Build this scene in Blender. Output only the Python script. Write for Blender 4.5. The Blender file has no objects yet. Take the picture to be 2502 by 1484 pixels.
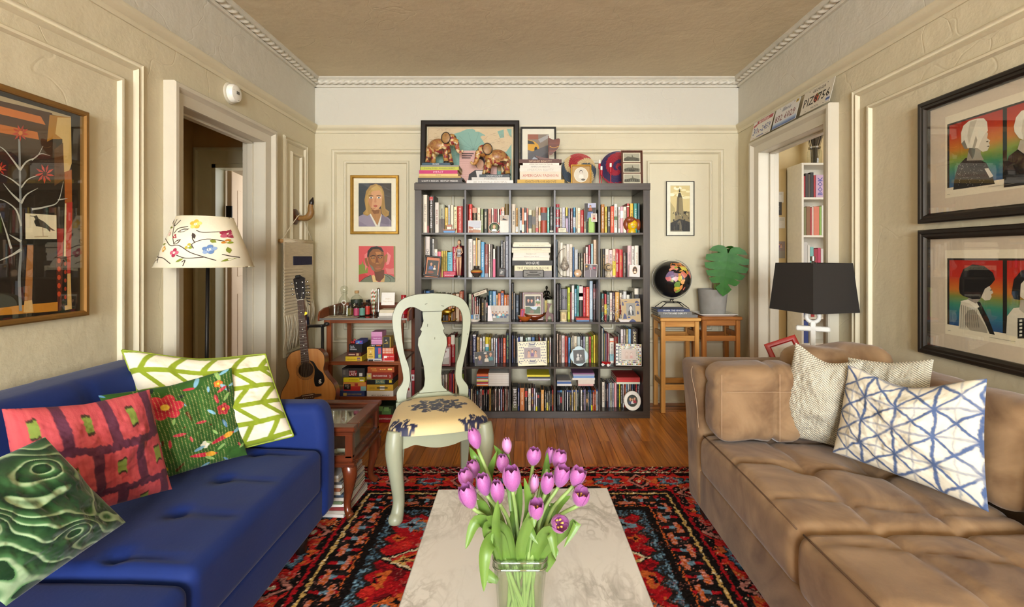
import bpy,math,random
import numpy as np
from math import sin,cos,pi,radians as RD,sqrt
from mathutils import Vector,Matrix,Euler
# ---------------------------------------------------------------- camera, world, lights, exposure
SC=bpy.context.scene
COL=SC.collection
FOC,CX,CY,HC=1150.0,1282.0,628.0,1.27
XL,XR,YB,YR,ZC=-1.835,1.87,4.12,-4.0,2.83
cam=bpy.data.cameras.new('camera')
cam.sensor_fit='HORIZONTAL';cam.sensor_width=36.0
cam.lens=FOC/2502*36.0
cam.shift_x=-(CX-1251)/2502;cam.shift_y=-(742-CY)/2502
cam.clip_start=0.05;cam.clip_end=60
cam_o=bpy.data.objects.new('camera',cam);COL.objects.link(cam_o)
cam_o.location=(0,0,HC);cam_o.rotation_euler=(pi/2,0,0)
SC.camera=cam_o
w=bpy.data.worlds.new('world');SC.world=w;w.use_nodes=True
bg=w.node_tree.nodes['Background'];bg.inputs[0].default_value=(.92,.96,1.0,1);bg.inputs[1].default_value=.9
def area(name,loc,rot,sx,sy,power,col=(.9,.95,1.0)):
 l=bpy.data.lights.new(name,'AREA');l.shape='RECTANGLE';l.size=sx;l.size_y=sy
 l.energy=power;l.color=col
 o=bpy.data.objects.new(name,l);COL.objects.link(o);o.location=loc;o.rotation_euler=rot
 return o
 # daylight in the two windows behind the camera; fill lights added in the two side rooms
for wx in(-.67,.71):area('window_daylight',(wx,YR-.12,1.62),(RD(90),0,0),1.2,1.8,285)
area('hall_fill_light',(-2.0,4.9,1.7),(0,RD(90),0),.9,1.2,9)  # added fill, kept out of view past the left doorway
area('side_room_fill_light',(3.3,2.2,1.7),(RD(90),0,RD(20)),1.0,1.4,26)  # added fill for the right-hand room, no window modelled there
vs=SC.view_settings
vs.view_transform='Standard';vs.look='None';vs.gamma=1.0;vs.use_curve_mapping=False
vs.exposure=0.42
SC.cycles.transparent_max_bounces=24;SC.cycles.max_bounces=6;SC.cycles.diffuse_bounces=4;SC.cycles.glossy_bounces=3;SC.cycles.use_adaptive_sampling=True;SC.cycles.adaptive_threshold=.07;SC.cycles.adaptive_min_samples=24
# ---------------------------------------------------------------- helpers
rnd=random.Random(7)
def X(px,Y):return(px-CX)*Y/FOC
def Z(py,Y):return HC-(py-CY)*Y/FOC
def lin(h,a=1.0):
 if not isinstance(h,str):return tuple(h)if len(h)==4 else tuple(h)+(a,)
 c=[int(h[i:i+2],16)/255 for i in(0,2,4)]
 return tuple((v/12.92 if v<=.04045 else((v+.055)/1.055)**2.4)for v in c)+(a,)
def lina(h):return np.array(lin(h)[:3])
MATS={}
def mat(name,col='cccccc',rough=.5,metal=0,spec=.5,bump=0,bs=60,var=0,vsc=6,sheen=0,coat=0,glass=0,vcol=False,stretch=(1,1,1),col2=None,emit=0,subs=0,vdist=0):
 if name in MATS:return MATS[name]
 m=bpy.data.materials.new(name);MATS[name]=m;m.use_nodes=True
 t=m.node_tree;n=t.nodes;L=t.links;b=n['Principled BSDF']
 b.inputs['Roughness'].default_value=rough;b.inputs['Metallic'].default_value=metal
 b.inputs['Specular IOR Level'].default_value=spec
 if sheen:
  b.inputs['Sheen Weight'].default_value=sheen;b.inputs['Sheen Roughness'].default_value=.4
 if coat:b.inputs['Coat Weight'].default_value=coat;b.inputs['Coat Roughness'].default_value=.12
 if subs:b.inputs['Subsurface Weight'].default_value=subs;b.inputs['Subsurface Radius'].default_value=(.01,.01,.01)
 tc=n.new('ShaderNodeTexCoord');mp=n.new('ShaderNodeMapping');mp.inputs['Scale'].default_value=stretch
 L.new(tc.outputs['Object'],mp.inputs['Vector'])
 if vcol:
  at=n.new('ShaderNodeAttribute');at.attribute_name='Col';csock=at.outputs['Color']
 else:
  rg=n.new('ShaderNodeRGB');rg.outputs[0].default_value=lin(col);csock=rg.outputs[0]
 nz=n.new('ShaderNodeTexNoise');nz.inputs['Scale'].default_value=vsc;nz.inputs['Detail'].default_value=5
 nz.inputs['Distortion'].default_value=vdist
 L.new(mp.outputs[0],nz.inputs['Vector'])
 mx=n.new('ShaderNodeMix');mx.data_type='RGBA'
 if col2:
  rp=n.new('ShaderNodeValToRGB');rp.color_ramp.elements[0].position=.5-.22;rp.color_ramp.elements[1].position=.5+.22
  L.new(nz.outputs['Fac'],rp.inputs[0]);L.new(rp.outputs[0],mx.inputs['Factor'])
  L.new(csock,mx.inputs['A']);mx.inputs['B'].default_value=lin(col2)
 else:
  mx.blend_type='MULTIPLY';mx.inputs['Factor'].default_value=1
  mr=n.new('ShaderNodeMapRange');mr.inputs['From Min'].default_value=.25;mr.inputs['From Max'].default_value=.75
  mr.inputs['To Min'].default_value=1-(var or .03);mr.inputs['To Max'].default_value=1+(var or .03)
  L.new(nz.outputs['Fac'],mr.inputs['Value']);L.new(csock,mx.inputs['A']);L.new(mr.outputs[0],mx.inputs['B'])
 L.new(mx.outputs['Result'],b.inputs['Base Color'])
 if bump:
  bz=n.new('ShaderNodeTexNoise');bz.inputs['Scale'].default_value=bs;bz.inputs['Detail'].default_value=4
  L.new(mp.outputs[0],bz.inputs['Vector'])
  bu=n.new('ShaderNodeBump');bu.inputs['Strength'].default_value=bump;bu.inputs['Distance'].default_value=.004
  L.new(bz.outputs['Fac'],bu.inputs['Height']);L.new(bu.outputs[0],b.inputs['Normal'])
 if emit:
  L.new(mx.outputs['Result'],b.inputs['Emission Color']);b.inputs['Emission Strength'].default_value=emit
 return m
def glassmat(name,tint='f4f6f2',refl=.05,edge=.55,rough=.02):
 if name in MATS:return MATS[name]
 m=bpy.data.materials.new(name);MATS[name]=m;m.use_nodes=True
 t=m.node_tree;n=t.nodes;L=t.links;n.remove(n['Principled BSDF'])
 tr=n.new('ShaderNodeBsdfTransparent');tr.inputs[0].default_value=lin(tint)
 gl=n.new('ShaderNodeBsdfGlossy');gl.inputs['Roughness'].default_value=rough
 lw=n.new('ShaderNodeLayerWeight');lw.inputs[0].default_value=.35
 mr=n.new('ShaderNodeMapRange');mr.inputs['To Min'].default_value=refl;mr.inputs['To Max'].default_value=edge
 L.new(lw.outputs['Facing'],mr.inputs['Value'])
 mx=n.new('ShaderNodeMixShader');L.new(mr.outputs[0],mx.inputs[0]);L.new(tr.outputs[0],mx.inputs[1]);L.new(gl.outputs[0],mx.inputs[2])
 L.new(mx.outputs[0],n['Material Output'].inputs[0])
 return m
def cmat(hexcol,rough=.55):
 return mat('paint_'+hexcol+('' if rough==.55 else '_%d'%(rough*100)),hexcol,rough=rough,var=.05,vsc=30)
class MB:
 def __init__(s):s.V=[];s.F=[];s.C=[];s.pc=None
 def add(s,v,f,col=None):
  o=len(s.V);s.V+=[tuple(p)for p in v]
  s.F+=[tuple(i+o for i in q)for q in f];s.C+=[col]*len(f);return s
 def box(s,x0,x1,y0,y1,z0,z1,bev=0,col=None):
  if not bev:
   v=[(x,y,z)for x in(x0,x1)for y in(y0,y1)for z in(z0,z1)]
   return s.add(v,[(0,1,3,2),(4,6,7,5),(0,4,5,1),(2,3,7,6),(0,2,6,4),(1,5,7,3)],col)
  b=min(bev,(x1-x0)*.49,(y1-y0)*.49,(z1-z0)*.49);v=[];idx={}
  lo,hi=(x0,y0,z0),(x1,y1,z1)
  for sx in(0,1):
   for sy in(0,1):
    for sz in(0,1):
     sg=(sx,sy,sz)
     for ax in range(3):
      p=[(hi[k]if sg[k]else lo[k])-(0 if k==ax else(b if sg[k]else-b))for k in range(3)]
      idx[(sx,sy,sz,ax)]=len(v);v.append(tuple(p))
  f=[]
  for ax in range(3):
   a,c=[k for k in range(3)if k!=ax]
   for sd in(0,1):
    q=[]
    for(u,w_)in((0,0),(1,0),(1,1),(0,1)):
     g=[0,0,0];g[ax]=sd;g[a]=u;g[c]=w_;q.append(idx[tuple(g)+(ax,)])
    f.append(q)
  for ax in range(3):
   a,c=[k for k in range(3)if k!=ax]
   for u in(0,1):
    for w_ in(0,1):
     g0=[0,0,0];g0[a]=u;g0[c]=w_;g1=list(g0);g1[ax]=1
     f.append([idx[tuple(g0)+(a,)],idx[tuple(g0)+(c,)],idx[tuple(g1)+(c,)],idx[tuple(g1)+(a,)]])
  for sx in(0,1):
   for sy in(0,1):
    for sz in(0,1):f.append([idx[(sx,sy,sz,k)]for k in range(3)])
  return s.add(v,f,col)
 def tube(s,pts,r,n=8,caps=True,col=None,flat=1.0):
  pts=[Vector(p)for p in pts];k=len(pts);rs=r if isinstance(r,(list,tuple))else[r]*k
  v=[];up=None
  for i,p in enumerate(pts):
   d=(pts[min(i+1,k-1)]-pts[max(i-1,0)]).normalized()
   if up is None:
    up=Vector((0,0,1))if abs(d.z)<.9 else Vector((0,1,0))
   a=d.cross(up).normalized();up=a.cross(d).normalized()
   for j in range(n):
    t=2*pi*j/n;v.append(p+(a*cos(t)+up*sin(t)*flat)*rs[i])
  f=[(i*n+j,i*n+(j+1)%n,(i+1)*n+(j+1)%n,(i+1)*n+j)for i in range(k-1)for j in range(n)]
  if caps:f+=[tuple(range(n))[::-1],tuple((k-1)*n+j for j in range(n))]
  return s.add(v,f,col)
 def lathe(s,prof,n=24,c=(0,0,0),col=None,sy=1.0,caps=True):
  v=[(c[0]+r*cos(2*pi*j/n),c[1]+sy*r*sin(2*pi*j/n),c[2]+z)for r,z in prof for j in range(n)]
  k=len(prof)
  f=[(i*n+j,i*n+(j+1)%n,(i+1)*n+(j+1)%n,(i+1)*n+j)for i in range(k-1)for j in range(n)]
  if caps:
   if prof[0][0]>1e-6:f.append(tuple(range(n))[::-1])
   if prof[-1][0]>1e-6:f.append(tuple((k-1)*n+j for j in range(n)))
  return s.add(v,f,col)
 def prism(s,poly,a0,a1,ax='y',col=None):
  n=len(poly)
  mk={'y':lambda u,w_,a:(u,a,w_),'x':lambda u,w_,a:(a,u,w_),'z':lambda u,w_,a:(u,w_,a)}[ax]
  v=[mk(u,w_,a0)for u,w_ in poly]+[mk(u,w_,a1)for u,w_ in poly]
  f=[tuple(range(n))[::-1],tuple(range(n,2*n))]+[(i,(i+1)%n,n+(i+1)%n,n+i)for i in range(n)]
  return s.add(v,f,col)
 def grid(s,P,cu=False,cv=False,col=None):
  nu,nv=P.shape[:2];f=[]
  for i in range(nu-(0 if cu else 1)):
   i2=(i+1)%nu
   for j in range(nv-(0 if cv else 1)):
    j2=(j+1)%nv;f.append((i*nv+j,i2*nv+j,i2*nv+j2,i*nv+j2))
  return s.add(P.reshape(-1,3).tolist(),f,col)
 def ball(s,c,r,n=12,m=8,col=None):
  r=r if isinstance(r,(tuple,list))else(r,r,r)
  u=np.linspace(0,pi,m);t=np.linspace(0,2*pi,n,endpoint=False)
  P=np.stack([c[0]+r[0]*np.outer(np.sin(u),np.cos(t)),c[1]+r[1]*np.outer(np.sin(u),np.sin(t)),c[2]+r[2]*np.outer(np.cos(u),np.ones(n))],-1)
  return s.grid(P,cv=True,col=col)
 def xf(s,M,start=0):
  for i in range(start,len(s.V)):s.V[i]=tuple(M@Vector(s.V[i]))
  return s
def obj(name,mb,m,parent=None,smooth=0,loc=None,rot=None):
 me=bpy.data.meshes.new(name);me.from_pydata(mb.V,[],mb.F)
 if mb.pc is not None:
  ca=me.color_attributes.new('Col','FLOAT_COLOR','POINT')
  a=np.ones((len(mb.V),4),np.float32);a[:,:3]=mb.pc;ca.data.foreach_set('color',a.ravel())
 elif any(c is not None for c in mb.C):
  ca=me.color_attributes.new('Col','FLOAT_COLOR','CORNER')
  a=[]
  for p,c in zip(mb.F,mb.C):a+=list(lin(c or '888888'))*len(p)
  ca.data.foreach_set('color',a)
 if smooth:
  me.polygons.foreach_set('use_smooth',[True]*len(me.polygons))
  if smooth<179:me.set_sharp_from_angle(angle=RD(smooth))
 me.update()
 if m:me.materials.append(m)
 o=bpy.data.objects.new(name,me);COL.objects.link(o)
 if parent:o.parent=parent
 if loc:o.location=loc
 if rot:o.rotation_euler=rot
 return o
LABELS={}
def tag(o,label,cat,group=None,kind=None):
 nw=len(label.split())
 if not 4<=nw<=16:print('LABEL LENGTH',nw,label)
 if label in LABELS:print('LABEL TWICE',label)
 LABELS[label]=1
 o['label']=label;o['category']=cat
 if group:o['group']=group
 if kind:o['kind']=kind
 return o
def thing(name,label,cat,loc=(0,0,0),rot=(0,0,0),group=None):
 o=bpy.data.objects.new(name,None);COL.objects.link(o);o.empty_display_size=.05
 o.location=loc;o.rotation_euler=rot
 return tag(o,label,cat,group)
def struct(name,mb,m,parent=None,smooth=0):
 o=obj(name,mb,m,parent,smooth)
 if not parent:o['kind']='structure'
 return o
def copyo(o,name=None,parent=None,loc=None,rot=None):
 c=o.copy();COL.objects.link(c);c.parent=parent
 if name:c.name=name
 if loc is not None:c.location=loc
 if rot is not None:c.rotation_euler=rot
 return c
_tc={}
def text_geo(txt,size=1.0,bold=0.0,shear=0.0,spacing=1.0,align='CENTER'):
 k=(txt,bold,shear,spacing,align)
 if k not in _tc:
  c=bpy.data.curves.new('t','FONT');c.body=txt;c.size=1;c.align_x=align;c.align_y='CENTER'
  c.resolution_u=1;c.offset=bold;c.shear=shear;c.space_character=spacing
  o=bpy.data.objects.new('t',c);COL.objects.link(o)
  me=bpy.data.meshes.new_from_object(o)
  v=[tuple(p.co)for p in me.vertices];f=[tuple(p.vertices)for p in me.polygons]
  bpy.data.objects.remove(o);bpy.data.curves.remove(c);bpy.data.meshes.remove(me)
  _tc[k]=(v,f)
 v,f=_tc[k]
 return[(p[0]*size,p[1]*size)for p in v],f
def fit_text(txt,wmax,hmax,**kw):
 v,f=text_geo(txt,**kw)
 if not v:return[],[]
 xs=[p[0]for p in v];ys=[p[1]for p in v]
 s_=min(wmax/max(max(xs)-min(xs),1e-6),hmax/max(max(ys)-min(ys),1e-6))
 cx,cy=(max(xs)+min(xs))/2,(max(ys)+min(ys))/2
 return[((p[0]-cx)*s_,(p[1]-cy)*s_)for p in v],f
 # flat pictures: layered polygons in the XZ plane facing -Y, units given by the caller
class Art:
 def __init__(s,w_,h_,bgc,ux=1.0,uy=1.0):
  s.w,s.h,s.ux,s.uy,s.k=w_,h_,ux,uy,0;s.mb=MB()
  s.poly([(0,0),(ux,0),(ux,uy),(0,uy)],bgc)
 def pt(s,x,y):return(x/s.ux*s.w-s.w/2,-.00006*s.k,s.h/2-y/s.uy*s.h)
 def poly(s,pts,c):
  s.mb.add([s.pt(x,y)for x,y in pts],[tuple(range(len(pts)))],c);s.k+=1
 def ell(s,cx,cy,rx,ry,c,n=18,rot=0):
  s.poly([(cx+rx*cos(t)*cos(rot)-ry*sin(t)*sin(rot),cy+rx*cos(t)*sin(rot)+ry*sin(t)*cos(rot))for t in[2*pi*i/n for i in range(n)]],c)
 def rect(s,x0,y0,x1,y1,c):s.poly([(x0,y0),(x1,y0),(x1,y1),(x0,y1)],c)
 def line(s,pts,w_,c,w1=None):
  n=len(pts);L_=[];R_=[]
  for i,p in enumerate(pts):
   a=pts[max(i-1,0)];b=pts[min(i+1,n-1)];dx,dy=b[0]-a[0],b[1]-a[1];d=math.hypot(dx,dy)or 1
   ww=(w_+((w1 if w1 is not None else w_)-w_)*i/max(n-1,1))/2
   L_.append((p[0]-dy/d*ww,p[1]+dx/d*ww));R_.append((p[0]+dy/d*ww,p[1]-dx/d*ww))
  for i in range(n-1):
   s.mb.add([s.pt(*q)for q in(L_[i],L_[i+1],R_[i+1],R_[i])],[(0,1,2,3)],c)
  s.k+=1
 def text(s,txt,cx,cy,wmax,hmax,c,rot=0,**kw):
  kx,kz=s.w/s.ux,s.h/s.uy
  v,f=fit_text(txt,wmax*kx,hmax*kz,**kw);x0,_,z0=s.pt(cx,cy)
  s.mb.add([(x0+p[0]*cos(rot)-p[1]*sin(rot),-.00006*s.k,z0+p[0]*sin(rot)+p[1]*cos(rot))for p in v],f,c);s.k+=1
 def obj(s,name,parent=None,loc=(0,0,0),rot=None,rough=.5,m=None):
  return obj(name,s.mb,m or mat('print_%d'%(rough*100),rough=rough,vcol=True,var=.04,vsc=90),parent,0,loc,rot)
def curve(pts,n=8):
 P=[np.array(p,float)for p in pts];P=[2*P[0]-P[1]]+P+[2*P[-1]-P[-2]];out=[]
 for i in range(1,len(P)-2):
  for k in range(n):
   t=k/n;a,b,c,d=P[i-1],P[i],P[i+1],P[i+2]
   out.append(tuple(.5*(2*b+(c-a)*t+(2*a-5*b+4*c-d)*t*t+(3*b-a-3*c+d)*t**3)))
 out.append(tuple(P[-2]));return out
def vnoise(x,y,seed=0):
 x=np.asarray(x,float);y=np.asarray(y,float)
 def h(i,j):
  k=(i*374761393+j*668265263+seed*974711)&0x7fffffff
  k=((k^(k>>13))*1274126177)&0x7fffffff
  return((k^(k>>16))&0xffff)/65535.0
 xi=np.floor(x).astype(np.int64);yi=np.floor(y).astype(np.int64);u=x-xi;v=y-yi
 u=u*u*(3-2*u);v=v*v*(3-2*v)
 return(h(xi,yi)*(1-u)+h(xi+1,yi)*u)*(1-v)+(h(xi,yi+1)*(1-u)+h(xi+1,yi+1)*u)*v
def fbm(x,y,seed=0,o=4):return sum(vnoise(x*2**k,y*2**k,seed+k)*.5**(k+1)for k in range(o))
def sub_empty(name,parent,loc=(0,0,0),rot=(0,0,0)):
 o=bpy.data.objects.new(name,None);COL.objects.link(o);o.parent=parent;o.location=loc;o.rotation_euler=rot;return o
 # ---------------------------------------------------------------- structure materials
def wallmat(name,low,high,zsplit,bump=.5):
 m=mat(name,low,rough=.6,var=.05,vsc=1.6);t=m.node_tree;n=t.nodes;L=t.links;b=n['Principled BSDF']
 b.inputs['Specular IOR Level'].default_value=.35
 tc=n.new('ShaderNodeTexCoord');sp=n.new('ShaderNodeSeparateXYZ');L.new(tc.outputs['Object'],sp.inputs[0])
 gt=n.new('ShaderNodeMath');gt.operation='GREATER_THAN';gt.inputs[1].default_value=zsplit;L.new(sp.outputs[2],gt.inputs[0])
 src=b.inputs['Base Color'].links[0].from_socket
 m2=n.new('ShaderNodeMix');m2.data_type='RGBA';L.new(gt.outputs[0],m2.inputs['Factor']);L.new(src,m2.inputs['A']);m2.inputs['B'].default_value=lin(high)
 L.new(m2.outputs['Result'],b.inputs['Base Color'])
 a=n.new('ShaderNodeTexNoise');a.inputs['Scale'].default_value=7;a.inputs['Detail'].default_value=8;a.inputs['Roughness'].default_value=.62
 L.new(tc.outputs['Object'],a.inputs['Vector'])
 v=n.new('ShaderNodeTexVoronoi');v.feature='DISTANCE_TO_EDGE';v.inputs['Scale'].default_value=1.1
 wz=n.new('ShaderNodeTexNoise');wz.inputs['Scale'].default_value=3;L.new(tc.outputs['Object'],wz.inputs['Vector'])
 vm=n.new('ShaderNodeVectorMath');vm.operation='MULTIPLY_ADD';vm.inputs[1].default_value=(.5,.5,.5)
 L.new(wz.outputs['Color'],vm.inputs[0]);L.new(tc.outputs['Object'],vm.inputs[2]);L.new(vm.outputs[0],v.inputs['Vector'])
 cr=n.new('ShaderNodeMapRange');cr.inputs['From Max'].default_value=.006;cr.inputs['To Min'].default_value=-.12;cr.inputs['To Max'].default_value=0
 L.new(v.outputs['Distance'],cr.inputs['Value'])
 ad=n.new('ShaderNodeMath');L.new(a.outputs['Fac'],ad.inputs[0]);L.new(cr.outputs[0],ad.inputs[1])
 bu=n.new('ShaderNodeBump');bu.inputs['Strength'].default_value=bump;bu.inputs['Distance'].default_value=.012
 L.new(ad.outputs[0],bu.inputs['Height']);L.new(bu.outputs[0],b.inputs['Normal'])
 return m
def woodmat(name,c1,c2,axis='x',sc=1.0,rough=.35,coat=0,rvar=.0,bump=.12,ring=1.0):
 if name in MATS:return MATS[name]
 m=bpy.data.materials.new(name);MATS[name]=m;m.use_nodes=True
 t=m.node_tree;n=t.nodes;L=t.links;b=n['Principled BSDF']
 b.inputs['Roughness'].default_value=rough;b.inputs['Coat Weight'].default_value=coat;b.inputs['Coat Roughness'].default_value=.15
 tc=n.new('ShaderNodeTexCoord');oi=n.new('ShaderNodeObjectInfo')
 mp=n.new('ShaderNodeMapping');k={'x':(2.2,38,38),'y':(38,2.2,38),'z':(38,38,2.2)}[axis]
 mp.inputs['Scale'].default_value=[q*sc for q in k]
 ml=n.new('ShaderNodeMath');ml.operation='MULTIPLY';ml.inputs[1].default_value=37;L.new(oi.outputs['Random'],ml.inputs[0])
 cb=n.new('ShaderNodeCombineXYZ');[L.new(ml.outputs[0],cb.inputs[i])for i in range(3)]
 L.new(tc.outputs['Object'],mp.inputs['Vector']);L.new(cb.outputs[0],mp.inputs['Location'])
 nz=n.new('ShaderNodeTexNoise');nz.inputs['Scale'].default_value=1;nz.inputs['Detail'].default_value=6;nz.inputs['Distortion'].default_value=ring
 L.new(mp.outputs[0],nz.inputs['Vector'])
 rp=n.new('ShaderNodeValToRGB');e=rp.color_ramp.elements;e[0].position=.3;e[0].color=lin(c2);e[1].position=.7;e[1].color=lin(c1)
 L.new(nz.outputs['Fac'],rp.inputs[0])
 hv=n.new('ShaderNodeHueSaturation');L.new(rp.outputs[0],hv.inputs['Color'])
 mr=n.new('ShaderNodeMapRange');mr.inputs['To Min'].default_value=1-rvar;mr.inputs['To Max'].default_value=1+rvar
 L.new(oi.outputs['Random'],mr.inputs['Value']);L.new(mr.outputs[0],hv.inputs['Value'])
 L.new(hv.outputs[0],b.inputs['Base Color'])
 bu=n.new('ShaderNodeBump');bu.inputs['Strength'].default_value=bump;bu.inputs['Distance'].default_value=.002
 L.new(nz.outputs['Fac'],bu.inputs['Height']);L.new(bu.outputs[0],b.inputs['Normal'])
 return m
M_wall=wallmat('wall_paint','d0c6a8','cdc8b8',2.405)
M_ceil=wallmat('ceiling_paint','cfc0a0','cfc0a0',9,.6)
M_trim=mat('trim_paint','d2c8aa',rough=.45,var=.04,vsc=4,bump=.25,bs=30)
M_white=mat('door_casing_paint','cbc3ae',rough=.35,var=.04,vsc=4,bump=.3,bs=22)
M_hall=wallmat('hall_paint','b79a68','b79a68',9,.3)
M_oak=woodmat('oak_floor','cf822c','94500f','y',.75,rough=.3,coat=.25,rvar=.22,ring=1.6)
M_oakx=woodmat('oak_border','b86c2a','80420f','x',.75,rough=.3,coat=.25,rvar=.15)
M_inlay=mat('dark_inlay','3a1c0c',rough=.35)
# ---------------------------------------------------------------- room shell
floor=struct('floor',MB().box(XL-.02,XR+.02,YR,YB+.02,-.06,-.02),M_inlay)
pw=.0735;kx=0;nplk=int((XR-XL)/pw)+1
plank=[MB().box(.0006,pw-.0006,0,L_,-.02,0,bev=.0012)for L_ in(.62,.98,1.34)]
pm=[]
for i,q in enumerate(plank):
 me=bpy.data.meshes.new('plank');me.from_pydata(q.V,[],q.F);me.materials.append(M_oak);pm.append(me)
r=random.Random(3)
for c in range(nplk):
 y=3.86
 lim=2.3
 k=r.randrange(3)
 while y>lim:
  L_=(.62,.98,1.34)[k];y-=L_
  o=bpy.data.objects.new('plank',pm[k]);COL.objects.link(o);o.parent=floor;o.location=(XL+c*pw,y+.0003,0)
  k=r.randrange(3)
base=MB().box(XL,XR,YR,2.6,-.02,-.001);obj('plank_field',base,M_oak,floor)['kind']='stuff'
for y0,y1,m_ in((3.8606,3.915,M_oakx),(3.9156,3.933,M_inlay),(3.9336,3.995,M_oakx),(3.9956,4.013,M_inlay),(4.0136,4.06,M_oakx),(4.0606,YB,M_oakx)):
 obj('inlay_strip' if m_ is M_inlay else 'border_board',MB().box(XL,XR,y0,y1,-.02,0,bev=.001),m_,floor)
D1=(2.49,3.28,2.07)
D2=(2.90,3.705,2.09)
T=.12
wl=MB().box(XL-T,XL,YR,D1[0],0,ZC).box(XL-T,XL,D1[1],YB,0,ZC).box(XL-T,XL,D1[0],D1[1],D1[2],ZC)
struct('wall_left',wl,M_wall)
wr=MB().box(XR,XR+T,YR,D2[0],0,ZC).box(XR,XR+T,D2[1],YB,0,ZC).box(XR,XR+T,D2[0],D2[1],D2[2],ZC)
struct('wall_right',wr,M_wall)
struct('wall_back',MB().box(XL-T,XR+T,YB,YB+T,0,ZC),M_wall)
wins=((-1.22,-.12),(.16,1.26))
wf=MB().box(XL,XR,YR-T,YR,0,.78).box(XL,XR,YR-T,YR,2.46,ZC)
for a,b in((XL,wins[0][0]),(wins[0][1],wins[1][0]),(wins[1][1],XR)):wf.box(a,b,YR-T,YR,.78,2.46)
struct('wall_rear',wf,M_wall)
for i,(a,b)in enumerate(wins):
 f=MB()
 for u0,u1,v0,v1 in((a,b,.78,.84),(a,b,2.4,2.46),(a,a+.05,.84,2.4),(b-.05,b,.84,2.4),(a+.05,b-.05,1.59,1.65),((a+b)/2-.015,(a+b)/2+.015,.84,2.4)):
  f.box(u0,u1,YR-.08,YR-.03,v0,v1,bev=.005)
 struct('window_%d'%(i+1),f,M_white)
struct('ceiling',MB().box(XL-T,XR+T,YR-T,YB+T,ZC,ZC+.08),M_ceil)
# mouldings: mitred frames and casings, wall planes give (u, v, h) -> world
PB=lambda u,v,h:(u,YB-h,v)
PL=lambda u,v,h:(XL+h,u,v)
PR=lambda u,v,h:(XR-h,u,v)
def frame_mb(mb,pl,u0,u1,v0,v1,prof):
 loops=[[(u0+d,v0+d),(u1-d,v0+d),(u1-d,v1-d),(u0+d,v1-d)]for d,_ in prof]
 v=[pl(a,b,h)for lp,(_,h)in zip(loops,prof)for a,b in lp]
 f=[(i*4+j,i*4+(j+1)%4,(i+1)*4+(j+1)%4,(i+1)*4+j)for i in range(len(prof)-1)for j in range(4)]
 return mb.add(v,f)
def casing_mb(mb,pl,u0,u1,vt,prof):
 pts=[[(u0+d,0),(u0+d,vt-d),(u1-d,vt-d),(u1-d,0)]for d,_ in prof]
 v=[pl(a,b,h)for lp,(_,h)in zip(pts,prof)for a,b in lp]
 f=[(i*4+j,i*4+j+1,(i+1)*4+j+1,(i+1)*4+j)for i in range(len(prof)-1)for j in range(3)]
 return mb.add(v,f)
def run_mb(mb,pl,u0,u1,prof):
 v=[pl(u,a,h)for u in(u0,u1)for a,h in prof];n=len(prof)
 return mb.add(v,[(i,i+1,n+i+1,n+i)for i in range(n-1)]+[tuple(range(n)),tuple(range(2*n-1,n-1,-1))])
pan_o=[(0,0),(0,.012),(.008,.02),(.016,.012),(.022,.011),(.032,.018),(.04,.008),(.044,0)]
pan_i=[(0,0),(0,.01),(.008,.019),(.018,.017),(.024,.006),(.026,0)]
tn=[0]
def trim(mb,m=None,sm=40):
 tn[0]+=1;return struct('trim_%d'%tn[0],mb,m or M_trim,None,sm)
trim(frame_mb(MB(),PB,-1.687,1.738,.518,2.212,pan_o))
for a,b in((-1.58,-1.01),(-.638,.781),(1.068,1.637)):trim(frame_mb(MB(),PB,a,b,.635,2.11,pan_i))
trim(frame_mb(MB(),PL,-1.3,2.25,.5,2.188,pan_o));trim(frame_mb(MB(),PL,-1.2,2.144,.6,2.087,pan_i))
trim(frame_mb(MB(),PL,3.57,3.95,.5,2.198,pan_o));trim(frame_mb(MB(),PL,3.68,3.86,.6,2.10,pan_i))
trim(frame_mb(MB(),PR,-1.3,2.67,.5,2.21,pan_o));trim(frame_mb(MB(),PR,-1.2,2.557,.6,2.095,pan_i))
rail=[(2.35,0),(2.35,.008),(2.362,.014),(2.372,.012),(2.385,.03),(2.4,.04),(2.415,.04),(2.42,.02),(2.42,0)]
for pl,a,b in((PL,YR,YB),(PR,YR,YB),(PB,XL,XR)):trim(run_mb(MB(),pl,a,b,rail))
crown=[(2.75,0),(2.75,.02),(2.765,.026),(2.775,.02),(2.80,.03),(2.812,.045),(2.82,.06),(2.83,.06),(2.83,0)]
for pl,a,b in((PL,YR,YB),(PR,YR,YB),(PB,XL,XR)):
 o=trim(run_mb(MB(),pl,a,b,crown),mat('crown_paint','cfc9b8',rough=.5,var=.05,bump=.4,bs=40))
 us=np.arange(a,b,.007);th=np.linspace(0,2*pi,12,endpoint=False)
 rr=.0165*(1+.3*np.cos(2*th[None,:]-us[:,None]*2*pi/.062))
 v_=2.787+rr*np.sin(th);h_=.034+rr*np.cos(th)
 P_=np.stack([np.broadcast_to(us[:,None],rr.shape),v_,h_],-1)
 W=np.array([[pl(*q)for q in row]for row in P_])
 ro=obj('rope_bead',MB().grid(W,cv=True),MATS['crown_paint'],o,179);ro['kind']='stuff'
cas=[(0,0),(0,.055),(.006,.062),(.026,.062),(.034,.05),(.045,.038),(.06,.036),(.085,.03),(.1,.03),(.1,.0)]
trim(casing_mb(MB(),PL,D1[0]-.1,D1[1]+.1,D1[2]+.1,cas),M_white,30)
trim(casing_mb(MB(),PR,D2[0]-.1,D2[1]+.1,D2[2]+.1,cas),M_white,30)
jamb=MB()
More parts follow.
